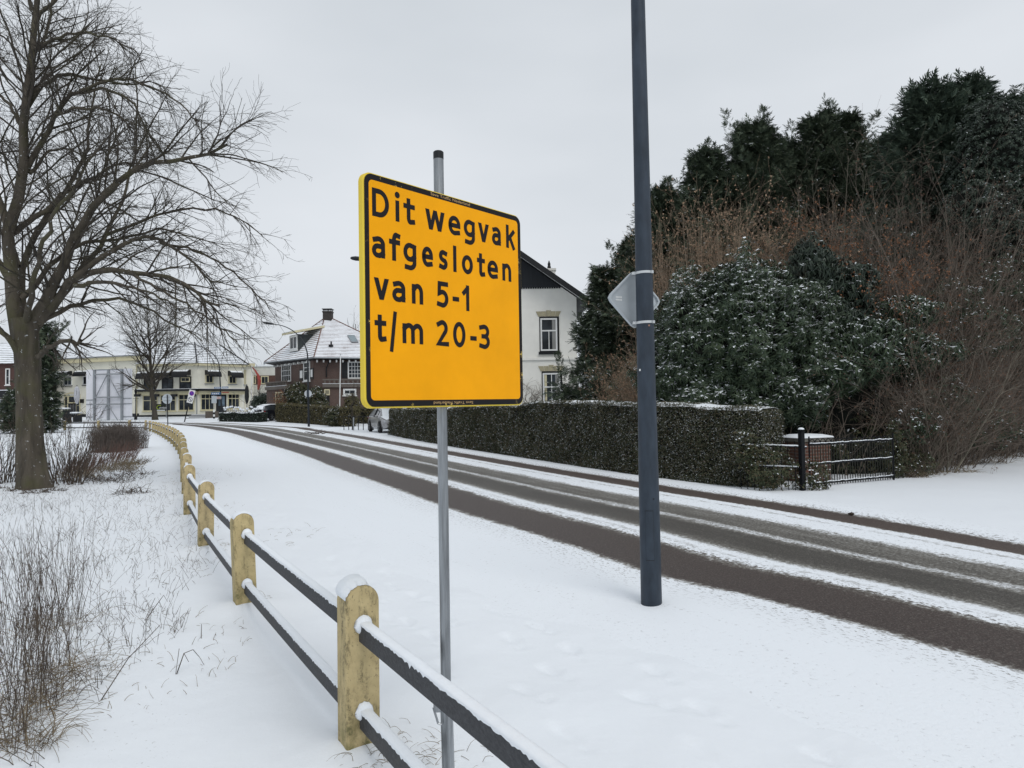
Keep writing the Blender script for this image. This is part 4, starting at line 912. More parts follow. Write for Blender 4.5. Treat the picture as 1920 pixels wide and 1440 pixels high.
def hedge(name, label, line, height, depth, mat, seed, dens=900, leaf=.05, cat='hedge', snowtop=True, jag=.06, core=True, hvar=.05):
    """clipped hedge along a ground line (front face), leaning back by depth"""
    rg = np.random.default_rng(seed); L = np.array(line, float); s = np.r_[0, np.cumsum(np.linalg.norm(np.diff(L[:, :2], axis=0), axis=1))]; tot = s[-1]
    hts = np.interp(s, s, height if np.ndim(height) else [height] * len(s)); T_ = thing(name, label, cat, (L[0, 0], L[0, 1], float(gz(*L[0, :2]))))
    def pos(q): return np.stack([np.interp(q, s, L[:, 0]), np.interp(q, s, L[:, 1])], 1)
    def tn(q): d = pos(np.minimum(q + .3, tot)) - pos(np.maximum(q - .3, 0)); return nrm(d)
    H_ = np.mean(hts); area = tot * (2 * H_ + depth); wts = np.array([H_, H_ * .35, depth]) * tot
    P_, N_ = [], []
    camd = lambda p: np.clip(13 / np.hypot(p[:, 0], p[:, 1]), .25, 1.0)
    for face in range(4):
        n = int(dens * [tot * H_, tot * H_ * .3, tot * depth, depth * H_ * 2][face])
        q = rg.uniform(0, tot, n)
        if face == 3: q = np.where(rg.random(n) < .5, 0, tot) + rg.normal(0, .03, n)
        b0 = pos(np.clip(q, 0, tot)); t_ = tn(np.clip(q, 0, tot)); nb_ = np.stack([t_[:, 1], -t_[:, 0]], 1)   # front normal
        side = np.sign((nb_ * (-b0)).sum(1)); nb_ = nb_ * side[:, None]
        hh_ = np.interp(q, s, hts) + hvar * (vnoise(q * .9, q * 0 + 3, seed) - .5) * 2
        v = rg.random(n); bulge = jag * 2 * (vnoise(q * 1.7, v * 3.2, seed + 1) - .5) + jag * (vnoise(q * 5, v * 8, seed + 2) - .5) * 1.4 + rg.normal(0, .022, n)
        if face == 0: off, z, nn = bulge - .05 * v, v * hh_, np.column_stack([nb_, np.full(n, .25)])
        elif face == 1: off, z, nn = -depth - bulge, v * hh_, np.column_stack([-nb_, np.full(n, .25)])
        elif face == 2: off, z, nn = -depth * rg.random(n), hh_ + bulge * .7, np.column_stack([nb_ * .2, np.ones(n)])
        else: off, z, nn = -depth * rg.random(n), v * hh_, np.column_stack([t_ * np.where(q < tot / 2, -1, 1)[:, None], np.full(n, .3)]); 
        xy = b0 + nb_ * off[:, None]
        if face == 3: xy = xy + t_ * (np.where(q < tot / 2, -1, 1) * (bulge + .02))[:, None]
        keep = rg.random(n) < camd(xy); P_.append(np.column_stack([xy, gz(xy[:, 0], xy[:, 1]) + z])[keep]); N_.append(nn[keep])
    p, nn = np.concatenate(P_), np.concatenate(N_); dist = np.hypot(p[:, 0], p[:, 1]); scl = np.clip(dist / 13, 1, 2.2) * rg.uniform(.6, 1.35, len(p))
    Xd, Y_, Z_ = frames(nn + rg.normal(size=nn.shape) * .75 + [0, 0, .25], rg)
    v = [(0, 0, 0), (leaf * .5, -leaf * .3, .006), (leaf, 0, -.004), (leaf * .5, leaf * .3, .006)]
    V_, F_ = stamp(v, [(0, 1, 2, 3)], p, Xd, Y_, Z_, scl); bulk('foliage', V_, F_, mat, T_)
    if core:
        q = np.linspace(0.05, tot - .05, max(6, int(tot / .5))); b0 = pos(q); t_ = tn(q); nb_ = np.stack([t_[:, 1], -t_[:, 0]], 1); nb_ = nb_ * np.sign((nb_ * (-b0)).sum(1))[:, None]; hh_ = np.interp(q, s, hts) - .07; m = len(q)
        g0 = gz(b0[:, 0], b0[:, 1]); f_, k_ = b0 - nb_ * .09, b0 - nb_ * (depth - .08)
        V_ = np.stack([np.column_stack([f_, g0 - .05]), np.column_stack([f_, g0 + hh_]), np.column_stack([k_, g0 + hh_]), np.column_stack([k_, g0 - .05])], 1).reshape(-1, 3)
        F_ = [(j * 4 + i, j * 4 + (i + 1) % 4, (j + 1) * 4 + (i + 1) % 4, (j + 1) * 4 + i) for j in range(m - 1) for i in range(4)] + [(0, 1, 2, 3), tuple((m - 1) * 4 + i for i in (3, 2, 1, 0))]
        MB().add(V_, F_).build('shade_core', M_CORE, T_)  # solid dark box added inside the hedge as its inner shade
    if snowtop:
        q = np.linspace(0, tot, max(10, int(tot / .09))); b0 = pos(q); t_ = tn(q); nb_ = np.stack([t_[:, 1], -t_[:, 0]], 1); nb_ = nb_ * np.sign((nb_ * (-b0)).sum(1))[:, None]; m = len(q); na = 7
        V_ = np.zeros((m, na, 3))
        for i in range(na):
            o_ = -depth * (.02 + .96 * i / (na - 1)); hh_ = np.interp(q, s, hts) + hvar * (vnoise(q * .9, q * 0 + 3, seed) - .5) * 2 + .055 + .05 * (vnoise(q * 4, q * 0 + i * 1.7, seed + 5) - .62) - (.06 if i in (0, na - 1) else 0)
            xy = b0 + nb_ * (o_ + .05 * (rg.random(m) - .5))[:, None]; V_[:, i] = np.column_stack([xy, gz(xy[:, 0], xy[:, 1]) + hh_])
        F_ = (np.arange(m - 1)[:, None, None] * na + np.arange(na - 1)[None, :, None] + np.array([0, 1, na + 1, na])).reshape(-1, 4); bulk('snow', V_, F_, SNOW, T_, smooth=True)
    return T_

# ------------------------------------------------------------------ the garden side of the road: hedge, shrubs, conifers
hl_ = [(-7.1, 40.9), (-4.6, 34), (-2.3, 28.0), (-.75, 24.2), (.62, 21.05), (1.75, 18.2), (2.75, 15.95), (3.7, 14.45), (4.65, 13.45)]
hedge('clipped_hedge', 'long clipped dark green hedge dusted with snow along the far side of the road', hl_, [1.44, 1.46, 1.5, 1.55, 1.63, 1.62, 1.6, 1.55, 1.45], .9, M_HEDGEL, 21, 4600, .031, jag=.06)
def bl(px, py, Y_, rx, ry, rz): return (at(px, py, Y_), (rx, ry, rz))
ROS = rosette(9, .115, .027, .065, 3)
ROS2 = rosette(8, .12, .036, .05, 5)
shrub('rhododendron', 'broad dark rhododendron mound with snow on its drooping leaves above the hedge', [bl(1310, 640, 16.8, 1.15, 1.3, 1.55), bl(1400, 620, 16.4, 1.25, 1.4, 1.75), bl(1480, 650, 16.6, 1.2, 1.3, 1.5), bl(1260, 710, 17.0, .8, 1.0, 1.1), bl(1350, 740, 16.6, 1.5, 1.2, .9), bl(1450, 740, 16.2, 1.2, 1.1, .8)], M_RHO, ROS, 13500, 31, core=.7)
shrub('laurel', 'very dark upright laurel clump with snowy drooping leaves rising behind the rhododendron', [bl(1520, 530, 17.2, .62, .7, 1.0), bl(1595, 560, 17.4, .62, .7, .9), bl(1545, 620, 17.0, .9, .8, .8)], M_HOLLY, rosette(10, .15, .03, .11, 8), 3300, 32, core=.75, upw=.9)
shrub('rhododendron', 'smaller rhododendron bush with snowy leaf tips over the iron gate', [bl(1610, 660, 16.2, .95, .9, .75), bl(1690, 665, 16.6, .75, .8, .6), bl(1560, 690, 15.9, .7, .7, .6)], M_RHO, rosette(9, .13, .03, .08, 9), 3400, 33, core=.7)
shrub('rhododendron', 'sparse green rhododendron branch reaching into the brown thicket', [bl(1690, 590, 17.2, .8, .7, .45), bl(1760, 660, 16.8, .6, .6, .25)], M_RHO, rosette(8, .13, .03, .08, 12), 800, 34, core=0)
shrub('shaded_shrub', 'dark shaded evergreen undergrowth behind the gate and brick pier', [bl(1560, 775, 17.0, 2.2, .8, 1.0), bl(1650, 790, 17.2, 1.5, .8, 1.2), bl(1590, 850, 15.9, .9, .35, .5), bl(1660, 845, 16.2, .7, .4, .6)], M_HEDGE, ROS2, 2300, 35, core=.9, upw=.3)
twig_shrub('crooked_shrub', 'thin crooked bare stems in the dark gap behind the gate', [(6.9, 15.6, 1.0, .4)], 26, 2.2, M_STEM, 36, k2=4, k3=2, r0=.016, wob=.22)
twig_shrub('beech_shrub', 'tall tan shrub of fine upright twigs keeping a few dry leaves behind the rhododendron', [(4.6, 19.4, .8, .6), (5.6, 19.0, 1.0, .7), (6.6, 19.0, 1.0, .7), (7.4, 19.2, .8, .6)], 330, 6.2, M_TANS, 37, spread=.16, k2=7, k3=4, r0=.014, leaf=M_TAN, nleaf=15000, leafsize=.055, wob=.04, upb=.12)
twig_shrub('tan_shrub', 'low brown twiggy shrub behind the lamp post and beside the white house yew', [(3.9, 23.5, .6, .5), (4.6, 22.5, .6, .5), (5.4, 21.8, .5, .4)], 260, 3.1, M_TANS, 38, spread=.3, k2=7, k3=4, r0=.010, leaf=M_TAN, nleaf=9000, leafsize=.05)
twig_shrub('copper_beech', 'bush with copper-orange dead leaves at the top of the shrubbery', [(8.1, 18.4, .55, .4)], 90, 5.6, M_STEM, 39, spread=.22, k2=7, k3=4, leaf=M_COPPER, nleaf=14000, leafsize=.048)
twig_shrub('copper_beech', 'reddish bush of withered leaves in front of the thicket of bare shrubs', [(9.2, 18.2, .8, .5)], 110, 5.0, M_STEM, 40, spread=.28, k2=7, k3=4, leaf=M_COPPER, nleaf=12000, leafsize=.045)
twig_shrub('bare_thicket', 'tall tangled brown thicket of bare shrubs beneath the cypresses', [(10.3, 18.6, 1.0, .8), (11.8, 19.6, 1.1, .9), (13.3, 20.8, 1.1, .9), (15.2, 22.4, 1.2, .9)], 420, 7.2, M_STEM, 41, spread=.35, k2=8, k3=5, r0=.016, wob=.13, leaf=M_RUST, nleaf=16000, leafsize=.04)
twig_shrub('bare_thicket', 'grey-brown bramble tangle right of the gate along the snowy verge', [(9.0, 15.9, .4, .4), (9.5, 16.3, .6, .5), (10.4, 17.1, .8, .5), (11.8, 18.3, .9, .6), (13.4, 19.8, .9, .6), (15.2, 21.4, 1, .6)], 420, 3.6, M_STEM, 42, spread=.5, k2=7, k3=4, r0=.009, wob=.16, upb=-.01, leaf=M_RUST, nleaf=9000, leafsize=.036)
twig_shrub('bare_shrub', 'pale multi-stemmed bare shrub standing out against the brown thicket', [(9.6, 15.9, .25, .2)], 14, 3.6, M_STEMG, 43, spread=.6, k2=8, k3=4, r0=.02, wob=.13)
twig_shrub('bare_shrub', 'slender greyish bare sapling between the copper bushes and the cypress', [(9.4, 20.0, .3, .3)], 10, 8.2, M_STEMG, 44, spread=.3, k2=12, k3=6, r0=.026, wob=.08)
shrub('verge_shrub', 'low snowy evergreen sprigs at the hinge end of the gate', [(np.array([7.95, 14.85, .55]), (.25, .2, .6)), (np.array([8.5, 15.2, .25]), (.5, .3, .3))], M_HEDGE, rosette(6, .045, .02, .02, 4), 420, 45, core=0)
for k, (px, ty, Y_, sp_, lab, cat_m, rs) in enumerate([
    (1140, 492, 32, 1.28, 'dark yew covering the right edge of the white house', M_YEW, .3),
    (1192, 432, 35, 1.4, 'narrow yew just left of the near lamp post', M_YEW, .4),
    (1252, 328, 31, 2.2, 'yew with rounded shoulder just right of the near lamp post', M_YEW, .35),
    (1335, 258, 30, 2.3, 'broad yew stepping up behind the tan beech twigs', M_YEW, .35),
    (1425, 196, 29.5, 2.5, 'tallest dark yew with domed ragged top above the shrubbery', M_YEW, .4),
    (1478, 232, 31.5, 2.2, 'dark yew filling behind the domed one', M_YEW, .4),
    (1548, 184, 30, 1.9, 'dark conifer with two thin leading shoots in the yew row', M_YEW, .5),
    (1600, 190, 31, 1.9, 'dark conifer with narrow forked tip in the yew row', M_YEW, .5),
    (1688, 222, 31, 2.3, 'lower feathery conifer in the gap before the cypresses', M_YEW, .45),
    (1640, 250, 33, 2.6, 'dark conifer low in the dip of the yew row', M_YEW, .4),
    (1762, 138, 25, 2.4, 'feathery cypress with wispy top beside the dip in the row', M_CYP, .5),
    (1834, 124, 26, 2.0, 'tall cypress with pointed wispy tip, highest of the garden trees', M_CYP, .6),
    (1905, 166, 24, 2.6, 'dense cypress at the edge of the garden trees', M_CYP, .5),
    (1985, 150, 24, 2.8, 'cypress standing beyond the dense one at the edge', M_CYP, .5),
]):
    b0 = at(px, 750, Y_); hgt = at(px, ty + 4, Y_)[2]
    cyp = cat_m is M_CYP
    conifer('cypress' if cyp else 'yew_tree', lab, (b0[0], b0[1], 0), hgt, sp_ * 1.6, cat_m, 60 + k, nb=int(250 + hgt * 8), per=62, low=.03, pow_=.80 if not cyp else .78, rise=rs * 1.0, sc=.88 if not cyp else .95, group='dark evergreens behind the shrubbery', tip=.25)
shrub('holly', 'dark glossy holly crown below the cypress at the garden edge', [(at(1880, 300, 21.5), (1.5, 1.2, 1.9)), (at(1850, 400, 21), (1.3, 1.0, 1.2)), (at(1920, 480, 21), (1.3, 1.0, 1.6))], M_HOLLY, rosette(8, .09, .034, .03, 14), 6500, 80, core=.75)

shrub('evergreen_sprigs', 'scattered green leaf sprigs dusted white low in the brown thicket', [bl(1770, 740, 16.8, .9, .6, .5), bl(1720, 800, 15.6, .6, .4, .4), bl(1850, 800, 17.6, .9, .6, .5)], M_RHO, rosette(6, .10, .03, .05, 22), 420, 47, core=0)
shrub('evergreen_sprigs', 'scattered green leaf sprigs dusted white higher in the brown thicket', [bl(1850, 620, 18.0, 1.0, .7, .7), bl(1790, 560, 18.2, .7, .6, .5), bl(1900, 520, 18.6, .8, .6, .6)], M_RHO, rosette(6, .10, .03, .05, 23), 420, 48, core=0)
# gate, its posts, the railing in the hedge and the brick pier
M_IRON = simple('black_iron', (.007, .008, .010), .55, .2, 9, 0, 0, .15)
g0, g1 = gp(1517, 914), gp(1676, 900); gd = g1 - g0; gL = np.linalg.norm(gd[:2]); gx = np.array([gd[0], gd[1], 0]) / gL
gate = thing('iron_gate', 'black wrought iron gate leaf with hooped bars and snow on its three rails', 'gate', g0)
for nm, z in (('bottom_rail', .06), ('middle_rail', .43), ('top_rail', .80)):
    a, c = g0 + [0, 0, z], g0 + gx * gL + [0, 0, z + (.02)]
    r_ = MB().beam(a, c, .012, .035).build(nm, M_IRON, gate)
    P_ = np.array([a + (c - a) * q + [0, 0, .024 + .004 * math.sin(q * 40) + .004 * RNG.normal()] for q in np.linspace(.01, .99, 40)]); MB().tube(P_, .008 + .003 * RNG.random(40), 6).build('snow', SNOW, r_, smooth=True)
nb_ = 33; M_BARG = simple('mossy_iron_bar', (.030, .032, .024), .7, .4, 9)
for k in range(nb_):
    q = (k + .5) / nb_; p = g0 + gx * gL * q; MB().tube([p + [0, 0, .02], p + [0, 0, .80 + (.05 if k % 2 else 0)]], .0085, 6).build('bar', M_BARG, gate)
for k in range(0, nb_ - 2, 2):
    p0, p1 = g0 + gx * gL * ((k + .5) / nb_), g0 + gx * gL * ((k + 2.5) / nb_)
    P_ = [p0 + (p1 - p0) * (.5 - .5 * math.cos(a)) + np.array([0, 0, .82 + .085 * math.sin(a)]) for a in np.linspace(0, math.pi, 11)]; MB().tube(P_, .0085, 5).build('hoop', M_IRON, gate)
MB().tube([g0 + gx * gL, g0 + gx * gL + [0, 0, .96]], .018, 8).build('end_stile', M_IRON, gate)
MB().tube([g0 + gx * .03, g0 + gx * .03 + [0, 0, .96]], .016, 8).build('hinge_stile', M_IRON, gate)
gp0 = gp(1505, 920); gpost = thing('gate_post', 'square black iron gate post with snow on its cap', 'gate post', gp0)
b = MB().box(gp0 + [0, 0, .50], (.085, .085, 1.1), rz=.4); b.box(gp0 + [0, 0, 1.065], (.10, .10, .03), rz=.4); b.build('shaft', M_IRON, gpost, bevel=.006)
MB().lathe([(.04, 0), (.055, .015), (.05, .035), (.02, .06), (.0, .065)], gp0 + [0, 0, 1.08], 12).build('finial', M_IRON, gpost)
MB().lathe([(.058, 0), (.05, .02), (.025, .034), (.0, .036)], gp0 + [0, 0, 1.115], 12).build('snow_cap', SNOW, gpost, smooth=True)
for z in (.78, .22):
    h_ = MB().box(gp0 + gx * .07 + [0, -.01, z], (.07, .03, .03), rz=math.atan2(gx[1], gx[0])).build('hinge', M_IRON, gpost); MB().box(gp0 + gx * .07 + [0, -.01, z + .022], (.075, .04, .014), rz=math.atan2(gx[1], gx[0])).build('snow', SNOW, h_, bevel=.005)
iron = thing('iron_railing', 'short black iron railing running from the gate post into the hedge', 'railing', gp0 + [-.5, .3, 0])
r0_, r1_ = gp0 + np.array([-.06, .0, 0]), gp0 + np.array([-1.05, .42, 0])
for z in (.80, .42):
    a, c = r0_ + [0, 0, z], r1_ + [0, 0, z + .02]; rr_ = MB().beam(a, c, .012, .03).build('rail', M_IRON, iron)
    P_ = np.array([a + (c - a) * q + [0, 0, .02 + .003 * RNG.normal()] for q in np.linspace(.0, .9, 24)]); MB().tube(P_, .012 + .004 * RNG.random(24), 6).build('snow', SNOW, rr_, smooth=True)
for k in range(9):
    p = r0_ + (r1_ - r0_) * (k + .5) / 9; MB().tube([p, p + [0, 0, .9]], .007, 6).build('bar', M_IRON, iron)
shrub('ivy', 'snowy ivy sprays climbing over the iron railing beside the gate post', [(gp0 + np.array([-.55, .1, .42]), (.5, .16, .42)), (gp0 + np.array([.22, .12, .15]), (.34, .2, .42)), (gp0 + np.array([-.9, .2, .75]), (.3, .2, .4))], M_HEDGE, rosette(5, .045, .024, .02, 6), 800, 46, core=0, sc=(.7, 1.4))
bpc = at(1512, 850, 14.6); pier = thing('brick_pier', 'red brick gate pier with a snow-covered stone slab on top', 'brick pier', (bpc[0], bpc[1], 0))
M_BRICKR = brick_mat('red_brick', (.11, .052, .038), (.15, .066, .045), (.18, .16, .14), .21, .065)
MB().box((bpc[0], bpc[1], .40), (.72, .55, .80), rz=.38).build('shaft', M_BRICKR, pier, uv=True)
MB().box((bpc[0], bpc[1], .845), (.82, .64, .07), rz=.38).build('cap_stone', simple('cap_stone', (.20, .19, .165), .85, .3, 6), pier, bevel=.012)
b = MB(); lv = [[(-.42, -.33, .0), (.42, -.33, .0), (.42, .33, .0), (-.42, .33, .0)], [(-.40, -.31, .03), (.40, -.31, .03), (.40, .31, .03), (-.40, .31, .03)], [(-.25, -.18, .065), (.25, -.18, .065), (.25, .18, .065), (-.25, .18, .065)]]
ca, sa = math.cos(.38), math.sin(.38)
b.add([(bpc[0] + x * ca - y * sa, bpc[1] + x * sa + y * ca, .89 + z) for L in lv for x, y, z in L], [(0, 1, 5, 4), (1, 2, 6, 5), (2, 3, 7, 6), (3, 0, 4, 7), (4, 5, 9, 8), (5, 6, 10, 9), (6, 7, 11, 10), (7, 4, 8, 11), (8, 9, 10, 11)]).build('snow_cap', SNOW, pier, smooth=True)

# ------------------------------------------------------------------ rough grass side: stems, weeds, tussocks
def stems(name, spots, n, h0, h1, mat, seed, lean=.12, r=(.0018, .0035), side=3, wob=.07, droop=0.0, bx=0.0, cap_=None):
    rg = np.random.default_rng(seed); sp_ = np.array(spots, float); i = rg.integers(0, len(sp_), n); a = rg.uniform(0, 6.283, n); q = np.sqrt(rg.random(n))
    x, y_ = sp_[i, 0] + np.cos(a) * q * sp_[i, 2], sp_[i, 1] + np.sin(a) * q * sp_[i, 3]; m = 8
    P = np.empty((n, m, 3)); P[:, 0] = np.stack([x, y_, np.array([gh(u_, w_) for u_, w_ in zip(x, y_)]) - .03], 1); H = rg.uniform(h0, h1, n)
    d = nrm(np.stack([rg.normal(bx, lean, n), rg.normal(0, lean, n), np.ones(n)], 1))
    for j in range(1, m):
        d = nrm(d + rg.normal(size=(n, 3)) * wob + np.array([0, 0, -1]) * (droop * j / m) + np.sign(d) * np.array([droop, droop, 0]) * .5); P[:, j] = P[:, j - 1] + d * (H / (m - 1))[:, None]
    P[:, :, 2] = np.maximum(P[:, :, 2], (gz(P[:, :, 0], P[:, :, 1]) - .02)); R = rg.uniform(*r, (n, 1)) * np.linspace(1, .45, m)
    parts = [tubes(P, R, 4)]
    if side:
        P2, R2 = kids(P, R, rg, rg.integers(0, side + 1, n), .25, 1, .55, .22, 4, .05, .12, .7, .4, .03, .35, .4)
        if len(P2): parts.append(tubes(P2, np.maximum(R2, .0012), 3))
    return props(bulk(name, *merge(*parts), mat), kind='stuff')
M_WEED = simple('dead_weed_stems', (.11, .086, .068), .9, .35, 7)
M_STRAW = simple('dry_straw', (.26, .205, .13), .9, .35, 7)
M_REDST = simple('reddish_stems', (.17, .105, .085), .9, .3, 4)
M_BRUSH = simple('brush_twigs', (.15, .125, .11), .9, .25, 3)
def sp(px, py, rx, ry): p = gp(px, py); return (p[0], p[1], rx, ry)
stems('dead_weeds', [sp(20, 1290, .22, .25), sp(75, 1250, .2, .3), sp(40, 1180, .25, .35), sp(105, 1170, .22, .4), sp(20, 1100, .3, .5), sp(120, 1100, .3, .45), sp(60, 1050, .45, .5), sp(70, 1325, .14, .15), sp(10, 1400, .12, .12), (-3.6, 4.6, .5, .6), (-4.2, 5.6, .6, .7)], 430, .2, .80, M_WEED, 101, .13, (.0012, .0026), 2, .06)
stems('bent_grass', [sp(60, 1310, .22, .2), sp(130, 1260, .22, .2), sp(20, 1360, .2, .2), sp(100, 1180, .25, .3), sp(60, 1390, .15, .12)], 480, .15, .42, M_STRAW, 102, .38, (.0011, .0019), 0, .12, .32)
stems('bent_weeds', [sp(60, 1330, .25, .2), sp(130, 1290, .2, .2), sp(20, 1420, .2, .12)], 70, .2, .45, M_WEED, 103, .4, (.0014, .0024), 1, .12, .25)
stems('dry_grass', [(-4.2, 6.6, 1.3, 1.7), (-5.5, 8.6, 1.6, 2.0), (-7.0, 10.6, 2.2, 2.2), (-8.5, 13, 2.6, 2.0), (-3.2, 5.0, .8, .9), (-10.5, 13, 3, 2)], 2500, .05, .26, M_WEED, 104, .35, (.0010, .0020), 1, .12, .05)
stems('dry_grass', [(-4.6, 7.0, 1.6, 2.2), (-6.5, 10.6, 2.4, 2.6), (-8.5, 14.5, 2.5, 2), (-9.0, 17, 2.4, 2.4), (-2.7, 4.6, .9, 1.2)], 2300, .03, .14, M_STRAW, 105, .5, (.0012, .0024), 0, .12, .15)
stems('grass_tufts', [(-2.15, 6.0, .18, .2), (-3.45, 8.4, .2, .2), (-.62, 3.6, .2, .12), (-.35, 3.35, .25, .2), (-.68, 3.28, .1, .06), (-4.3, 10.2, .5, .6), (-3.0, 9.2, .5, .8), (-.55, 3.25, .14, .1), (-.42, 3.3, .12, .12)], 420, .03, .17, M_STRAW, 106, .6, (.0011, .0019), 0, .12, .3)
stems('red_stems', [sp(140, 888, .5, .6), sp(165, 880, .6, .8), sp(185, 876, .6, 1.4), sp(210, 866, .5, 1.2), sp(230, 858, .3, .8)], 520, .2, .75, M_REDST, 107, .15, (.004, .007), 2, .05, 0, .45)
stems('straw_patch', [sp(190, 885, .9, .4), sp(225, 880, .6, .4), sp(150, 895, .6, .3), sp(245, 872, .4, .5)], 760, .12, .42, M_STRAW, 108, .4, (.003, .005), 0, .12, .1)
stems('root_litter', [sp(35, 920, .35, .15), sp(70, 924, .35, .12), sp(100, 920, .3, .15), sp(10, 915, .3, .15)], 200, .05, .25, M_WEED, 115, .8, (.004, .008), 2, .15, .15)
stems('low_twigs', [sp(230, 898, .7, .5), sp(200, 905, .5, .4), sp(250, 890, .5, .4), sp(245, 925, .35, .25), sp(160, 900, .8, .4), sp(262, 868, .3, .6)], 560, .1, .36, M_WEED, 109, .8, (.003, .006), 2, .15, .1)
twig_shrub('sucker_shoots', 'dark shoots fanning up right beside the foot of the big bare tree', [sp(112, 905, .3, .3), sp(130, 908, .35, .3)], 60, 1.75, M_WEED, 110, spread=.45, k2=3, k3=2, r0=.012, wob=.06, r3=(.003, .005))
twig_shrub('sucker_shoots', 'dark shoots crowding the far left foot of the big bare tree', [sp(8, 905, .45, .3), sp(-30, 900, .6, .4)], 80, 1.6, M_WEED, 111, spread=.4, k2=3, k3=2, r0=.012, wob=.06, r3=(.003, .005))
bc = gp(228, 848)
twig_shrub('clipped_brush', 'blocky clump of dense grey-brown upright twigs beside the fence', [(bc[0] - .95, bc[1] + .6, .42, .8), (bc[0] - .55, bc[1] + .4, .5, .8), (bc[0] - .25, bc[1] + .6, .30, .8), (bc[0] - 1.1, bc[1] + 2.2, .8, 1.2)], 1300, 1.0, M_BRUSH, 112, spread=.10, k2=4, k3=2, r0=.008, wob=.05, upb=.06, r3=(.003, .005))
for k, (pts, lab) in enumerate((
    ([(268, 1166), (298, 1128), (307, 1116)], 'bent broken twig sticking out of the snow in the middle of the verge'),
    ([(328, 1268), (345, 1225), (362, 1218), (374, 1232)], 'dark forked twig lying on the snow nearest the front'),
    ([(377, 1202), (378, 1170)], 'single short upright twig in the snow'),
    ([(184, 1312), (240, 1235), (300, 1172)], 'long thin straw stalk lying slantwise across the snow'))):
    g_ = gp(*pts[0]); P_ = [at(x, y, g_[1] + .05 * j) for j, (x, y) in enumerate(pts)]; P_[0][2] -= .02
    P_ = [np.array([p[0], p[1], max(p[2], gh(p[0], p[1]) + .004)]) for p in P_]; P_[0][2] -= .03
    b = MB().tube(P_, np.linspace(.0035, .0018, len(P_)), 5)
    if k in (0, 1):
        b.tube([P_[-1], P_[-1] + [.03, 0, -.05]], .0016, 4); b.tube([P_[1], P_[1] + [.02, .02, -.06]], .0016, 4); b.tube([P_[0], P_[1] + [-.03, .0, .03]], .0018, 4)
    props(b.build('fallen_twig', M_WEED), lab, 'twig')
stems('verge_grass', [sp(1810, 885, .35, .2), sp(1750, 890, .3, .2), sp(1720, 895, .3, .2), sp(1860, 868, .5, .3), sp(1790, 872, .5, .3), sp(1880, 858, .8, .3)], 520, .08, .38, M_STRAW, 113, .5, (.0022, .004), 0, .12, .25)
stems('verge_weeds', [sp(1740, 880, .5, .3), sp(1800, 870, .6, .3), sp(1880, 855, .7, .3), sp(1705, 895, .3, .15), sp(1840, 862, .8, .3), sp(1900, 848, .8, .4)], 520, .08, .5, M_WEED, 114, .5, (.003, .005), 2, .14, .1)
# bits on the road
p = gp(1596, 966, .03); rg = np.random.default_rng(3)
V_ = []; b = MB()
for i in range(7):
    for j in range(10):
        t_, f_ = math.pi * i / 6, 2 * math.pi * j / 10; q = .034 * (1 + .2 * rg.normal() * .6); V_.append(p + np.array([q * 1.3 * math.sin(t_) * math.cos(f_), q * math.sin(t_) * math.sin(f_), q * .6 * math.cos(t_) + .02]))
for i in range(6):
    for j in range(10): b.f.append((i * 10 + j, i * 10 + (j + 1) % 10, (i + 1) * 10 + (j + 1) % 10, (i + 1) * 10 + j))
b.v = [tuple(v_) for v_ in V_]
props(b.build('dirt_clod', simple('mud', (.06, .045, .035), .9, .3, 20)), 'dark clod of mud at the far edge of the brown cycle lane', 'clod')
p = gp(597, 814, .04); b = MB()
for k in range(9):
    a = rg.uniform(-.5, .5) + (math.pi if k % 2 else 0); q = p + np.array([rg.normal(0, .3), rg.normal(0, .2), .02]); b.tube([q, q + [math.cos(a) * .35, math.sin(a) * .3, .08], q + [math.cos(a) * .7, math.sin(a) * .5, rg.uniform(.05, .25)]], [.02, .015, .008], 4)
props(b.build('fallen_branch', M_WEED), 'broken twiggy branch lying on the far lane of the road', 'branch')

# conifer behind the big tree, small street tree, far tree
M_SPR = M_YEW
b0 = gp(74, 812); conifer('spruce_tree', 'dark narrow spruce half hidden behind the big bare tree', (b0[0], b0[1], gz(0, b0[1])), at(84, 596, b0[1])[2] - float(gz(0, b0[1])), 1.0, M_SPR, 90, nb=200, per=30, low=.02, pow_=.7, rise=.1, sc=1.3)
b0 = gp(40, 812); conifer('spruce_tree', 'low bushy dark conifer behind the left side of the big bare trunk', (b0[0], b0[1], gz(0, b0[1])), 3.2, 1.2, M_YEW, 91, nb=110, per=26, low=.02, pow_=.6, rise=.15, sc=1.2)
b0 = at(291, 781, 77); b0[2] = gz(0, 77); T2 = young_tree('street_tree', 'smaller bare tree with upswept branches before the cream corner building', b0, None, 12.2, 7.0, 46, 92, r0=.27, lean=-.9, up=.03, twk=1.0, ang=.9, clear=.22)
b0 = at(668, 770, 96); b0[2] = .85; young_tree('distant_tree', 'faint bare tree top showing beyond the brick villa roof', b0, None, 12.0, 5, 20, 93, r0=.25, twk=.35)

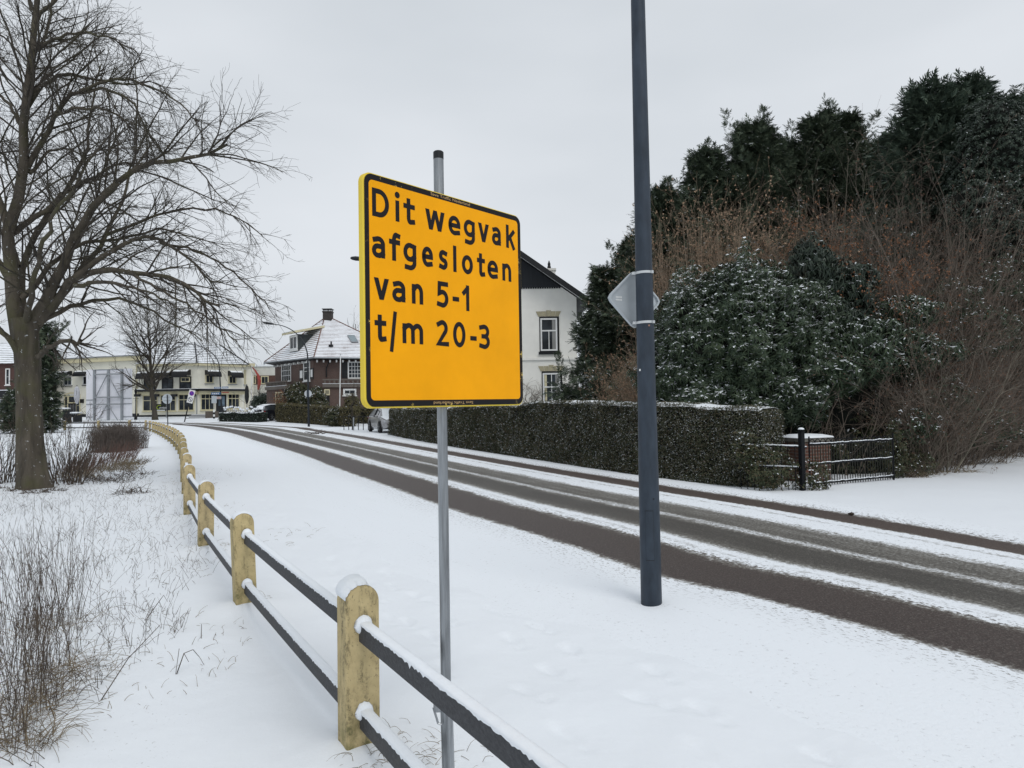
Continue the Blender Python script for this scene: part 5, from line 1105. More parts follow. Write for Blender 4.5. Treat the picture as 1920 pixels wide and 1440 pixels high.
# ------------------------------------------------------------------ buildings
class Facade:
    """vertical wall plane between two ground points; pixel rectangles of the photo are measured onto it in metres"""
    def __init__(s, A, B):
        s.A = np.array([A[0], A[1], 0.0]); d = np.array([B[0] - A[0], B[1] - A[1], 0.0]); s.L = np.linalg.norm(d); s.e = d / s.L
        n = np.array([s.e[1], -s.e[0], 0]); s.n = n if n @ (E0 - s.A) > 0 else -n
    def uv(s, px, py):
        r = ray(px, py); q = E0 + r * (((s.A - E0) @ s.n) / (r @ s.n)); return (q - s.A) @ s.e, q[2]
    def rect(s, x0, y0, x1, y1):
        a, b, c, d = s.uv(x0, y0), s.uv(x1, y0), s.uv(x0, y1), s.uv(x1, y1)
        return (a[0] + c[0]) / 2, (b[0] + d[0]) / 2, (c[1] + d[1]) / 2, (a[1] + b[1]) / 2     # s0, s1, z0, z1
    def p(s, u, z, d=0.0): return s.A + s.e * u + s.n * d + np.array([0, 0, z])
    def box(s, b, s0, s1, z0, z1, d0, d1):
        return b.box(s.p((s0 + s1) / 2, (z0 + z1) / 2, (d0 + d1) / 2), (abs(s1 - s0), abs(d1 - d0), abs(z1 - z0)), rz=math.atan2(s.e[1], s.e[0]))
    def window(s, r, par, frame_m, glass_m=None, cols=2, rows=1, fw=.07, sill=None, depth=.03, transom=None, thin=.035):
        s0, s1, z0, z1 = r; b = MB()
        s.box(b, s0, s0 + fw, z0, z1, .0, depth + .03); s.box(b, s1 - fw, s1, z0, z1, .0, depth + .03); s.box(b, s0 + fw, s1 - fw, z1 - fw, z1, .0, depth + .03); s.box(b, s0 + fw, s1 - fw, z0, z0 + fw, .0, depth + .03)
        iw, ih = s1 - s0 - 2 * fw, z1 - z0 - 2 * fw
        for k in range(1, cols): c = s0 + fw + iw * k / cols; s.box(b, c - thin / 2, c + thin / 2, z0 + fw, z1 - fw, .0, depth + .016)
        for k in range(1, rows): c = z0 + fw + ih * k / rows; s.box(b, s0 + fw, s1 - fw, c - thin / 2, c + thin / 2, .0, depth + .010)
        if transom: c = z0 + fw + ih * transom; s.box(b, s0 + fw, s1 - fw, c - thin * .8, c + thin * .8, .0, depth + .022)
        w = b.build('window', frame_m, par)
        g = MB(); s.box(g, s0 + fw * .5, s1 - fw * .5, z0 + fw * .5, z1 - fw * .5, .004, depth - .008); g.build('pane', glass_m or M_GLASS, w)
        if sill is not None:
            q = MB(); s.box(q, s0 - .08, s1 + .08, z0 - .10, z0 - .005, .003, .14); q.build('sill', sill, w)
        return w
    def awning(s, r, par, proj=.9):
        """black canvas hood: curved front, closed cheeks, snow on top"""
        s0, s1, z0, z1 = r; h_ = z1 - z0; a = np.linspace(0, math.pi / 2, 8); prof = [(proj * math.sin(x), z0 + h_ * .30 + h_ * .70 * math.cos(x)) for x in a] + [(proj, z0)]
        b = MB(); V_ = [s.p(u, z, d + .01) for u in (s0, s1) for d, z in prof]; n = len(prof); F_ = [(i, i + 1, n + i + 1, n + i) for i in range(n - 1)]
        V_ += [s.p(s0, z0 + h_ * .3, .01), s.p(s1, z0 + h_ * .3, .01)]; F_ += [tuple(range(n - 1)) + (2 * n,), tuple(range(n, 2 * n - 1)) + (2 * n + 1,)]
        w = b.add(V_, F_).build('awning', M_BLACK, par, recalc=False)
        b = MB(); m = 5; V_ = [s.p(u, z + .035, d + .03) for u in np.linspace(s0 + .06, s1 - .06, 6) for d, z in prof[:m]]; b.add(V_, [(i * m + j, i * m + j + 1, (i + 1) * m + j + 1, (i + 1) * m + j) for i in range(5) for j in range(m - 1)]); b.build('snow', SNOW, w, recalc=False)
        return w
def xy(px, Y_): p = at(px, 760, Y_); return np.array([p[0], p[1]])
def zat(px, py, Y_): return at(px, py, Y_)[2]
GB = .78
M_ROOFC = roof_mat('snowy_dark_tiles', (.05, .052, .055), .42, .52, .5)
M_ROOFL = roof_mat('snowy_flat_tiles', (.06, .055, .055), .62, .5, .5)
M_ROOFV = roof_mat('snowy_red_tiles', (.17, .095, .08), .46, .32, .4)

# cream corner building, two street faces meeting at a blunt corner
cream = thing('corner_building', 'cream two-storey corner building with black awnings and a snow-lined tiled hip roof', 'building', (*xy(370, 86), GB))
FA, FB, FC = xy(261, 86.6), xy(371, 86), xy(456, 90.5)
bk1, bk2 = FC * 1.13, FA * 1.15
ez = zat(370, 681, 86)
MB().prism([FA, FB, FC, bk1, bk2], GB - .5, ez).build('wall', M_CREAM, cream)
F1, F2 = Facade(FA, FB), Facade(FB, FC)
def eave(poly, z0, z1, out, par, mat=M_CREAMT, nm='cornice'):
    b = MB(); n = len(poly)
    for i in range(n - 1):
        f = Facade(poly[i], poly[i + 1]); f.box(b, -out * .6, f.L + out * .6, z0, z1, .005, out)
    return b.build(nm, mat, par)
eave([FA, FB, FC], ez - .28, ez, .32, cream)
rz_ = ez + .01; o_ = .45
rA, rB, rC = F1.p(-.2, rz_, o_), F1.p(F1.L + .15, rz_, o_), F2.p(F2.L + .5, rz_, o_)
ridge0, ridge1, ridge2 = at(262, 648, 91), at(365, 642.5, 91), at(412, 647, 93.5)
b = MB(); b.add([rA, rB, ridge1, ridge0], [(0, 1, 2, 3)]).add([rB, rC, ridge2, ridge1], [(0, 1, 2, 3)]).add([rC, ridge2, (rC[0] * 1.1, rC[1] * 1.1, rz_)], [(0, 2, 1)]).add([ridge0, ridge1, ridge2, (rC[0] * 1.1, rC[1] * 1.1, rz_), (bk2[0], bk2[1], rz_)], [(0, 1, 2, 3, 4)])
rf = b.build('roof', M_ROOFC, cream, uv=True, recalc=False)
for a, c in ((rB, ridge1), (rC, ridge2)): MB().tube([a + [0, 0, .05], c + [0, 0, .05]], .08, 6).build('ridge_tile', simple('ridge_tiles', (.045, .045, .05), .8), rf)
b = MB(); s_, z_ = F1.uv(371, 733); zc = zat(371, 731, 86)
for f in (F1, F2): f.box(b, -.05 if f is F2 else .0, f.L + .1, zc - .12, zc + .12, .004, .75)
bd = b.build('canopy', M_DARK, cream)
b = MB()
for f in (F1, F2): f.box(b, .0, f.L, zc - .55, zc - .13, .004, .42)
b.build('fascia', M_CREAMT, bd)
b = MB()
for f in (F1, F2): f.box(b, .0, f.L + .3, zc + .122, zc + .17, .02, .70)
b.build('snow', SNOW, bd)
for r in ((262, 697, 291, 711), (295, 696, 324, 710), (329, 693.5, 358, 708)): F1.awning(F1.rect(*r), cream)
for r in ((270, 708, 291, 731), (304, 707, 325, 730), (337, 706, 359, 730)):
    w = F1.window(F1.rect(*r), cream, M_BLACK, M_GLASS, 2, 1, .12, None, .06, .55)
F1.window(F1.rect(340, 707.5, 357, 716), cream, M_CREAMT, M_GLASS, 2, 1, .1, None, .12)
for r in ((384, 694, 409, 707), (427, 695.5, 450, 709)): F2.awning(F2.rect(*r), cream)
for r in ((384.5, 702, 400, 719), (428, 704, 443, 720)): F2.window(F2.rect(*r), cream, M_CREAMT, M_GLASS, 2, 1, .14, M_GREYM, .05)
for r, c in (((268, 741, 296, 771), 2), ((301, 740, 330, 771), 3), ((335, 739, 364, 770), 3)): F1.window(F1.rect(*r), cream, M_CREAMT, M_GLASS, c, 1, .1, M_CREAMT, .03, .68, .05)
F2.window(F2.rect(376, 737, 401, 769), cream, M_CREAMT, M_GLASS, 3, 1, .1, M_CREAMT, .03, .68, .05)
F2.window(F2.rect(427, 737, 449, 767), cream, M_CREAMT, M_GLASS, 3, 1, .1, M_CREAMT, .03, .68, .05)
s0, s1, z0, z1 = F2.rect(405, 738, 424, 776); b = MB(); F2.box(b, s0, s1, z0, z1, .004, .08); dr = b.build('door', M_DARK, cream); b = MB(); F2.box(b, s0 + .25, s1 - .25, z0 + 1.0, z0 + 2.2, .082, .1); b.build('pane', glass_mat('blue_glass', (.05, .07, .09)), dr)
s0, s1, z0, z1 = F1.rect(262, 779.5, 370, 782); b = MB(); F1.box(b, 0, F1.L, z0, z1 + .12, .004, .05); F2.box(b, 0, F2.L, z0, z1 + .12, .004, .05); b.build('plinth', M_DARK, cream)
b = MB(); b.tube([F1.p(F1.L - .1, GB, .08), F1.p(F1.L - .1, zc - .4, .08)], .05, 6); b.build('downpipe', M_GREYM, cream)
for px in (256, 298, 331.5, 366, 398):
    f = F1 if px < 370 else F2; u, z = f.uv(max(px, 263), 741)
    b = MB(); f.box(b, u - .35, u + .35, z - .18, z + .12, .44, .75); b.build('lamp_bracket', M_DARK, cream)
# flat-roofed side bay
bay = thing('side_bay', 'narrow cream flat-roofed bay at the end of the corner building', 'building', (*xy(465, 90.8), GB))
SA, SB = xy(456.5, 91), xy(475.5, 91.6); FS = Facade(SA, SB); tz = zat(465, 683, 91)
MB().prism([SA, SB, SB * 1.09, SA * 1.09], GB - .5, tz).build('wall', M_CREAM, bay)
b = MB(); FS.box(b, -.15, FS.L + .15, tz - .25, tz + .12, .004, .28); b.build('cornice', M_CREAMT, bay)
b = MB(); FS.box(b, -.1, FS.L + .1, tz + .122, tz + .2, -.5, .26); b.build('snow', SNOW, bay)
FS.window(FS.rect(453.5 + 4, 694, 461.5, 721), bay, M_CREAMT, M_CREAMT and M_GREYM, 1, 1, .1, M_GREYM, .03)
# left wing, taller, behind the billboard
wing = thing('corner_building', 'taller cream wing behind the white billboard with snowy roof and arched doorway', 'building', (*xy(180, 89), GB))
WA, WB = xy(40, 94), xy(261.5, 86.7); FW_ = Facade(WA, WB); wz = FW_.uv(255, 668)[1]
MB().prism([WA, WB, WB + [3, 11], WA + [3, 11]], GB - .6, wz).build('wall', M_CREAM, wing)
b = MB(); FW_.box(b, -.2, FW_.L + .2, wz - .5, wz + .02, .004, .36); b.build('cornice', M_CREAMT, wing)
b = MB(); FW_.box(b, -.3, FW_.L + .3, wz + .021, wz + .14, .05, .48); b.build('gutter', M_GREYM, wing)
r0_, r1_ = FW_.p(-.4, wz + .142, .45), FW_.p(FW_.L + .4, wz + .142, .45); q0, q1 = FW_.p(0, wz + 2.6, -5), FW_.p(FW_.L - 4.5, wz + 2.6, -5); k0, k1 = FW_.p(0, wz, -11), FW_.p(FW_.L, wz, -11)
rf = MB().add([r0_, r1_, q1, q0, k1, k0], [(0, 1, 2, 3), (3, 2, 4, 5), (1, 4, 2)]).build('roof', M_ROOFL, wing, uv=True, recalc=False)
for r in ((112, 696, 135.5, 708), (148, 695, 172, 706), (193, 694, 216, 705), (60, 697, 84, 709)): FW_.awning(FW_.rect(*r), wing)
for r in ((120, 706, 135.5, 723), (156, 705, 171, 721.5), (199, 704, 215, 720.5), (66, 707, 82, 724)): FW_.window(FW_.rect(*r), wing, M_WHITE, M_GLASS, 2, 1, .1, M_DARK, .04)
r = FW_.rect(121, 742, 151, 788); s0, s1, z0, z1 = r; z0 = GB
FW_.window((s0, s0 + (s1 - s0) * .24, z0 + .2, z1), wing, M_CREAMT, M_GLASS, 1, 2, .13, None, .04); FW_.window((s1 - (s1 - s0) * .24, s1, z0 + .2, z1), wing, M_CREAMT, M_GLASS, 1, 2, .13, None, .04)
FW_.window((s0 + (s1 - s0) * .25, s1 - (s1 - s0) * .25, z1 - .95, z1), wing, M_CREAMT, M_GLASS, 1, 1, .12, None, .04)
b = MB(); FW_.box(b, s0 + (s1 - s0) * .25, s1 - (s1 - s0) * .25, z0, z1 - .97, .004, .05); dr = b.build('door', M_BLACK, wing)
b = MB()
for k in range(5): u = s0 + (s1 - s0) * (.30 + .1 * k); FW_.box(b, u - .03, u + .03, z0 + .3, z1 - 1.1, .051, .07)
b.build('glazing_bar', M_GREYM, dr)
b = MB(); V_ = []
for k in range(13):
    a = math.pi * k / 12; V_ += [FW_.p((s0 + s1) / 2 + math.cos(a) * (s1 - s0) * .52, z1 + .05 + math.sin(a) * .38, .06), FW_.p((s0 + s1) / 2 + math.cos(a) * (s1 - s0) * .45, z1 - .02 + math.sin(a) * .30, .06)]
b.add(V_, [(2 * k, 2 * k + 1, 2 * k + 3, 2 * k + 2) for k in range(12)]); b.build('arch_moulding', M_CREAMT, wing, recalc=False)
s_, z_ = FW_.uv(156, 752); b = MB(); FW_.box(b, s_ - .15, s_ + .15, z_ - .25, z_ + .25, .005, .35); b.build('wall_lantern', M_BLACK, wing)
b = MB(); FW_.box(b, 0, FW_.L, GB - .4, GB + .38, .004, .05); b.build('plinth', M_DARK, wing)
b = MB(); u, z = FW_.uv(257, 740); b.tube([FW_.p(u, GB, .08), FW_.p(u, wz - .4, .08)], .06, 6); b.build('downpipe', M_CREAMT, wing)
# brick house at the far left edge
bl_ = thing('brick_house', 'dark red brick house with snowy roof at the left edge beyond the spruce', 'building', (*xy(-30, 84), GB))
LA, LB = xy(-190, 86), xy(46, 86.5); FL_ = Facade(LA, LB); lz = FL_.uv(10, 682)[1]
M_BRD = brick_mat('dark_red_brick', (.075, .032, .028), (.10, .042, .034), (.12, .10, .09))
MB().prism([LA, LB, LB + [1, 10], LA + [1, 10]], GB - .6, lz).build('wall', M_BRD, bl_, uv=True)
MB().add([FL_.p(-.3, lz, .4), FL_.p(FL_.L + .3, lz, .4), FL_.p(FL_.L, lz + 3.0, -4.5), FL_.p(0, lz + 3.0, -4.5), FL_.p(FL_.L, lz, -9.5), FL_.p(0, lz, -9.5)], [(0, 1, 2, 3), (3, 2, 4, 5)]).build('roof', M_ROOFL, bl_, uv=True, recalc=False)
b = MB(); b.add([FL_.p(FL_.L, lz, 0), FL_.p(FL_.L, lz + 2.9, -4.5), FL_.p(FL_.L, lz, -9.5)], [(0, 1, 2)]); b.build('gable', M_BRD, bl_, recalc=False)
for r in ((10.5, 691, 19, 722), (-25, 691, -14, 722), (-60, 691, -50, 722)): FL_.window(FL_.rect(*r), bl_, M_WHITE, M_GLASS, 1, 2, .12, M_WHITE, .04)
s0, s1, z0, z1 = FL_.rect(-60, 733, 30, 746); b = MB(); FL_.box(b, s0, s1, z0, z1, .004, 1.3); aw = b.build('shop_awning', M_DARK, bl_); b = MB(); FL_.box(b, s0, s1, z1 + .002, z1 + .08, .1, 1.3); b.build('snow', SNOW, aw)
for r in ((-55, 748, -20, 772), (-12, 748, 26, 772)): FL_.window(FL_.rect(*r), bl_, M_WHITE, M_GLASS, 3, 1, .14, M_WHITE, .04)
# modern white building between
mod = thing('flat_roofed_building', 'low white modern building with brown-framed ribbon windows between the cream corner and the villa', 'building', (*xy(500, 98), .85))
MA, MBp = xy(466, 98), xy(536, 98); FM = Facade(MA, MBp); mz = FM.uv(500, 687)[1]
MB().prism([MA, MBp, MBp + [0, 10], MA + [0, 10]], .3, mz).build('wall', simple('white_panel', (.60, .60, .56), .8, .08, 1), mod)
b = MB(); FM.box(b, -.1, FM.L + .1, mz + .001, mz + .25, -9, .15); b.build('snow', SNOW, mod)
M_BROWNF = simple('brown_frame', (.20, .10, .07), .6); b = MB()
s0, s1, z0, z1 = FM.rect(472, 704, 520, 721); FM.box(b, s0, s1, z0, z1, .003, .03); b.build('window_band', simple('brown_panel', (.10, .055, .045), .6), mod)
for r in ((472.5, 705, 480, 720), (489.5, 705, 504, 720)): FM.window(FM.rect(*r), mod, M_CREAMT, M_GLASS, 2, 1, .12, None, .06)
b = MB(); b.tube([FM.p(FM.L * .36, mz, -1), FM.p(FM.L * .36, mz + .6, -1)], .12, 6); b.build('vent', M_GREYM, mod)
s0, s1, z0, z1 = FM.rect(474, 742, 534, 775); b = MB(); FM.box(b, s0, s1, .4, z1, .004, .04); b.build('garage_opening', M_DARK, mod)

# brick villa
villa = thing('brick_villa', 'dark brick villa with steep snow-dusted red tile roof, dormer and stout chimney', 'house', (*xy(589, 70), .3))
VA, VB, VC, VD = xy(516, 78.5), xy(588, 70.3), xy(760, 72.5), xy(640, 88)
M_BRV = brick_mat('brown_villa_brick', (.088, .052, .044), (.115, .066, .054), (.15, .135, .12))
FV1, FV2 = Facade(VA, VB), Facade(VB, VC); vz = zat(588, 672.5, 70.3)
MB().prism([VA, VB, VC, VD], -.3, vz).build('wall', M_BRV, villa, uv=True)
ap1, ap2 = at(608, 597, 77), at(622, 597, 77.2); oe = .7
e1, e2, e3, e4 = FV1.p(-1.4, vz + .0, oe), at(588.5, 666.5, 69.4), FV2.p(FV2.L + .8, vz + .05, oe), np.array([VD[0] - .5, VD[1] + 1.0, vz]); e1[2] = at(498, 679, e1[1])[2]; e2[2] = vz + .1
rf = MB().add([e1, e2, ap1], [(0, 1, 2)]).add([e2, e3, ap2, ap1], [(0, 1, 2, 3)]).add([e3, e4, ap2], [(0, 1, 2)]).add([e4, e1, ap1, ap2], [(0, 1, 2, 3)]).build('roof', M_ROOFV, villa, uv=True, recalc=False)
for a, c in ((e2, ap1), (e3, ap2), (e1, ap1)): MB().tube([a + [0, 0, .04], c + [0, 0, .02]], .06, 6).build('hip_tile', simple('hip_tiles', (.24, .15, .13), .8, .3, 2), rf)
b = MB()
for a, c in ((e1, e2), (e2, e3)):
    b.beam(a - [0, 0, .06], c - [0, 0, .06], .14, .12)
gt = b.build('gutter', M_GREYM, rf)
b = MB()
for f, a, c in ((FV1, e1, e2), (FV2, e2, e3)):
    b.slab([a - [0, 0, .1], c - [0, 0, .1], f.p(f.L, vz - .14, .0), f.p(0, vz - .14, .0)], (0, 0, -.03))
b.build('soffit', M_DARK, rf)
for f in (FV1, FV2):
    sp__ = 1.15 if f is FV1 else .62
    for k in range(int(f.L / sp__)):
        b = MB(); f.box(b, .3 + k * sp__, .44 + k * sp__, vz - .38, vz - .16, .004, .34 if f is FV1 else .55); b.build('bracket', M_WHITE, rf)
cb = (ap1 + ap2) / 2; b = MB(); b.box(cb + [0, 0, .1], (.92, .9, 1.3)); b.box(cb + [0, 0, .68], (1.02, 1.0, .14)); ch = b.build('chimney', brick_mat('sooty_brick', (.035, .03, .028), (.05, .042, .038), (.08, .075, .07)), rf, uv=True)
b = MB(); b.box(cb + [0, 0, .98], (1.06, 1.04, .08))
for x in (-.42, 0, .42): b.box(cb + [x, -.35, .84], (.08, .08, .2)); b.box(cb + [x, .35, .84], (.08, .08, .2))
b.build('chimney_cap', M_BLACK, ch)
# dormer on the left slope
nrm_l = nrm(np.cross(e2 - e1, ap1 - e1)); nrm_l = nrm_l if nrm_l[2] > 0 else -nrm_l
def on_roof(px, py, P0, N_): r = ray(px, py); return E0 + r * (((P0 - E0) @ N_) / (r @ N_))
d0 = on_roof(552, 659, e1, nrm_l); fd = FV1.n; ed = FV1.e; dw = 2.35; dh = 1.75
f0 = d0 - ed * dw / 2 + fd * .05; b = MB(); back = -fd * 2.3
b.slab([f0, f0 + ed * dw, f0 + ed * dw + [0, 0, dh], f0 + [0, 0, dh]], back); dm = b.build('dormer', simple('dark_boarding', (.05, .058, .06), .7), rf)
dF = Facade((f0)[:2], (f0 + ed * dw)[:2]); dF.window((.12, dw - .12, f0[2] + .12, f0[2] + dh - .05), dm, M_WHITE, M_GLASS, 2, 1, .22, M_WHITE, .05, None, .14)
t0 = f0 + [0, 0, dh + .02]; b = MB(); b.slab([t0 - ed * .40 + fd * .7, t0 + ed * (dw + .75) + fd * .7, t0 + ed * (dw + .75) - fd * 2.6 + [0, 0, .75], t0 - ed * .40 - fd * 2.6 + [0, 0, .75]], (0, 0, .22)); dr_ = b.build('dormer_roof', M_CREAMT, dm)
b = MB(); t1 = t0 + [0, 0, .222]; b.slab([t1 - ed * .37 + fd * .67, t1 + ed * (dw + .72) + fd * .67, t1 + ed * (dw + .72) - fd * 2.6 + [0, 0, .75], t1 - ed * .37 - fd * 2.6 + [0, 0, .75]], (0, 0, .06)); b.build('snow', SNOW, dr_)
nrm_r = nrm(np.cross(e3 - e2, ap2 - e2)); nrm_r = nrm_r if nrm_r[2] > 0 else -nrm_r
sk = [on_roof(x, y, e2, nrm_r) for x, y in ((659, 643), (672, 643), (664.5, 630), (651, 630))]
sky_l = MB().slab([p + nrm_r * .01 for p in sk], nrm_r * .12).build('skylight', M_GREYM, rf); cs = np.mean(sk, 0); MB().add([cs + (p - cs) * .86 + nrm_r * .135 for p in sk], [(0, 1, 2, 3)]).build('pane', simple('skylight_glass', (.25, .31, .34), .25), sky_l, recalc=False)
vp = on_roof(621, 650, e2, nrm_r); b = MB(); b.tube([vp, vp + [0, 0, .55]], .08, 6); b.box(vp + [0, -.1, .1], (.4, .3, .2)); b.build('roof_vent', M_BLACK, rf)
FV1.window(FV1.rect(528.5, 683, 546, 716), villa, M_WHITE, M_GLASS, 4, 3, .12, None, .04, None, .05)
FV1.window(FV1.rect(570, 678, 582, 714.5), villa, M_WHITE, M_GLASS, 1, 2, .14, M_WHITE, .05, .72)
for r in ((562.5, 692, 569.5, 713), (582.5, 690, 588.3, 711)):
    s0, s1, z0, z1 = FV1.rect(*r); b = MB(); FV1.box(b, s0, s1, z0, z1, .004, .07); sh = b.build('shutter', M_BLACK, villa); b = MB(); FV1.box(b, s0 + .16, s1 - .14, z0 + .22, z1 - .16, .071, .085); b.build('panel', M_WHITE, sh)
r = FV2.rect(652, 678, 700, 710); FV2.window(r, villa, M_WHITE, M_GLASS, 8, 4, .12, None, .05, None, .045)
s0, s1, z0, z1 = FV2.rect(640.5, 678, 651.5, 709); b = MB(); FV2.box(b, s0, s1, z0, z1, .004, .05); b.build('shutter', M_DARK, villa)
b = MB(); u, z = FV2.uv(612, 690); b.tube([FV2.p(u, 4.6, .12), FV2.p(u, vz - .9, .12), FV2.p(u + .35, vz - .2, .4)], .06, 6); b.build('downpipe', M_BLACK, villa)
def balustrade(f, s0, s1, z0, z1, d):
    b = MB(); f.box(b, s0, s1, z1 - .14, z1, d - .1, d + .12); f.box(b, s0, s1, z0 - .35, z0, d - .2, d + .14); w = b.build('balustrade', M_BRV, villa)
    n = max(2, int((s1 - s0) / .42))
    for k in range(n): b = MB(); u = s0 + (s1 - s0) * (k + .5) / n; f.box(b, u - .09, u + .09, z0, z1 - .14, d - .06, d + .06); b.build('baluster', M_BRV, w)
    b = MB(); f.box(b, s0, s1, z0 + .001, z0 + .035, d - .12, d + .15); b.build('snow', SNOW, w); return w
s0, s1, z0, z1 = FV1.rect(516, 715.5, 555, 724.5); balustrade(FV1, s0, s1, z0, z1, 1.0)
s0, s1, z0, z1 = FV2.rect(605, 711, 700, 720); balustrade(FV2, s0, s1, z0, z1, .9)
b = MB(); s0, s1, z0, z1 = FV1.rect(516, 726, 550, 775); FV1.box(b, s0, s1, -.2, z1 - .05, .0, .95); b.build('porch', M_BRV, villa, uv=True); b = MB(); s0, s1, z0, z1 = FV2.rect(606, 723, 700, 775); FV2.box(b, s0, s1, -.2, z1, .0, .85); b.build('porch', M_BRV, villa, uv=True)
FVp = Facade((FV1.p(0, 0, .95))[:2], (FV1.p(FV1.L, 0, .95))[:2]); FVq = Facade((FV2.p(0, 0, .85))[:2], (FV2.p(FV2.L, 0, .85))[:2])
FVp.window(FVp.rect(517.5, 735, 531.5, 760), villa, M_CREAMT, M_GLASS, 5, 2, .12, None, .04, None, .05); FVp.window(FVp.rect(537, 734, 549, 752), villa, M_CREAMT, M_GLASS, 3, 2, .12, None, .04)
FVq.window(FVq.rect(608, 729.5, 618.5, 741), villa, M_CREAMT, M_GLASS, 3, 1, .12, None, .04); s0, s1, z0, z1 = FVq.rect(610, 742, 618, 772); b = MB(); FVq.box(b, s0, s1, z0, z1, .004, .05); b.build('door', M_DARK, villa)
FVq.window(FVq.rect(643.5, 729, 668, 741), villa, M_WHITE, M_GLASS, 2, 1, .16, M_WHITE, .04)

# white house with the dark gable, partly behind the board
wh = thing('white_house', 'white rendered house with black boarded gable and tall sash windows behind the hedge', 'house', (-1.5, 42, 0))
HA, HB = xy(738, 42), xy(1084, 42); FH = Facade(HA, HB); hz = FH.uv(1084, 553)[1] - .15; slope = 75 / 105; mid_ = FH.L / 2; hz1 = hz + slope * mid_
M_HWALL = simple('pale_render', (.82, .81, .76), .85, .05, 1.2)
b = MB(); dpt = 13; fr = [(0, -.3), (FH.L, -.3), (FH.L, hz), (mid_, hz1), (0, hz)]; V_ = [FH.p(u, z, 0) for u, z in fr] + [FH.p(u, z, -dpt) for u, z in fr]
b.add(V_, [(0, 1, 2, 3, 4), (9, 8, 7, 6, 5)] + [(i, (i + 1) % 5, 5 + (i + 1) % 5, 5 + i) for i in (0, 1, 4)]).build('wall', M_HWALL, wh)
M_BOARD = simple('black_boarding', (.020, .023, .028), .6, .2, 2, stretch=(6, 6, .3)); zb = FH.uv(1010, 539)[1]; ub = FH.L - (zb - hz) / slope
b = MB(); b.slab([FH.p(FH.L - ub - .0, zb, .004), FH.p(ub, zb, .004), FH.p(mid_, hz1 - .02, .004)], FH.n * .06); gb = b.build('gable_boarding', M_BOARD, wh)
nb2 = int((ub - (FH.L - ub)) / .14)
b = MB()
for k in range(nb2): u = FH.L - ub + .14 * (k + .5); FH.box(b, u - .05, u + .05, zb - .07, zb, .005, .058)
b.build('board_ends', M_BOARD, gb)
ov = 1.0; b = MB()
for sg in (0, 1):
    ue, um = (-.75, mid_) if sg == 0 else (FH.L + .75, mid_); ze = hz - slope * .75
    b.slab([FH.p(ue, ze + .12, ov), FH.p(um, hz1 + .12, ov), FH.p(um, hz1 + .12, -dpt - .6), FH.p(ue, ze + .12, -dpt - .6)], (0, 0, .16))
rf = b.build('roof', simple('dark_roof', (.028, .031, .036), .7, .2, 3), wh)
for sg in (0, 1):
    ue = -.75 if sg == 0 else FH.L + .75; ze = hz - slope * .75; b = MB(); b.slab([FH.p(ue, ze - .08, ov + .01), FH.p(mid_, hz1 - .08, ov + .01), FH.p(mid_, hz1 + .285, ov + .01), FH.p(ue, ze + .285, ov + .01)], FH.n * .05); b.build('verge_board', M_BLACK, rf)
    b = MB(); b.slab([FH.p(ue, ze - .02, ov - .02), FH.p(mid_, hz1 - .02, ov - .02), FH.p(mid_, hz1 + .08, .07), FH.p(ue, ze + .08, .07)], (0, 0, .03)); b.build('soffit', simple('grey_white_soffit', (.55, .56, .57), .6, .06), rf)
cc = at(1034, 500, 45); b = MB(); ctz = at(1034, 505, 45)[2]; b.box((cc[0], cc[1], ctz - 1.6), (.46, .5, 3.0)); b.box((cc[0], cc[1], ctz - .05), (.56, .6, .14)); ch = b.build('chimney', M_HWALL, rf)
ctop = ctz + .02; MB().lathe([(.11, 0), (.12, .1), (.08, .26), (.10, .32), (.06, .42), (.02, .54)], (cc[0] - .15, cc[1], ctop), 8).build('chimney_pot', M_BLACK, ch)
M_STONE = simple('sand_stone', (.42, .38, .26), .85, .12, 4)
for r, tr, mir in (((1011.5, 595, 1046, 659.5), .63, 0), ((1016, 697.5, 1052, 765), .60, 0), ((1011.5, 595, 1046, 659.5), .63, 1), ((1016, 697.5, 1052, 765), .60, 1)):
    s0, s1, z0, z1 = FH.rect(*r); s0, s1 = (FH.L - s1, FH.L - s0) if mir else (s0, s1); b = MB(); FH.box(b, s0, s1 + .08, z0, z1 + .04, .003, .03); rv = b.build('reveal', M_BLACK, wh)
    w = FH.window((s0 + .06, s1 - .04, z0 + .05, z1 - .06), wh, M_WHITE, M_GLASS, 1, 1, .09, None, .06, tr, .05)
    um = (s0 + s1) / 2 + .01; b = MB(); FH.box(b, um - .022, um + .022, z0 + .12, z0 + (z1 - z0) * (tr if r[1] < 690 else .96), .06, .085); b.build('glazing_bar', M_WHITE, w)
    b = MB(); FH.box(b, s1 - .34, s1 - .12, z0 + .14, z1 - .15, .053, .056); b.build('curtain', simple('curtain', (.30, .30, .29), .9, .2, 8, stretch=(6, 6, .2)), w)
    if r[1] > 690: b = MB(); FH.box(b, s0 + .16, s0 + .3, z0 + .14, z1 - .15, .053, .056); b.build('curtain', M_CREAMT, w)
    b = MB(); FH.box(b, s0 - .06, s1 + .14, z0 - .16, z0 - .003, .004, .12); b.build('sill', M_BLACK, w)
    b = MB(); a0, a1 = s0 - .07, s1 + .07; zt = z1 + .055
    for k in range(5):
        u0, u1 = a0 + (a1 - a0) * k / 5, a0 + (a1 - a0) * (k + 1) / 5; sp0, sp1 = (k - 2.5) * .055, (k - 1.5) * .055; ht = .30 + (.06 if k == 2 else 0)
        b.slab([FH.p(u0 + .008, zt, .004), FH.p(u1 - .008, zt, .004), FH.p(u1 - .008 + sp1, zt + ht, .004), FH.p(u0 + .008 + sp0, zt + ht, .004)], FH.n * (.05 if k == 2 else .03))
    b.build('lintel', M_STONE, wh)
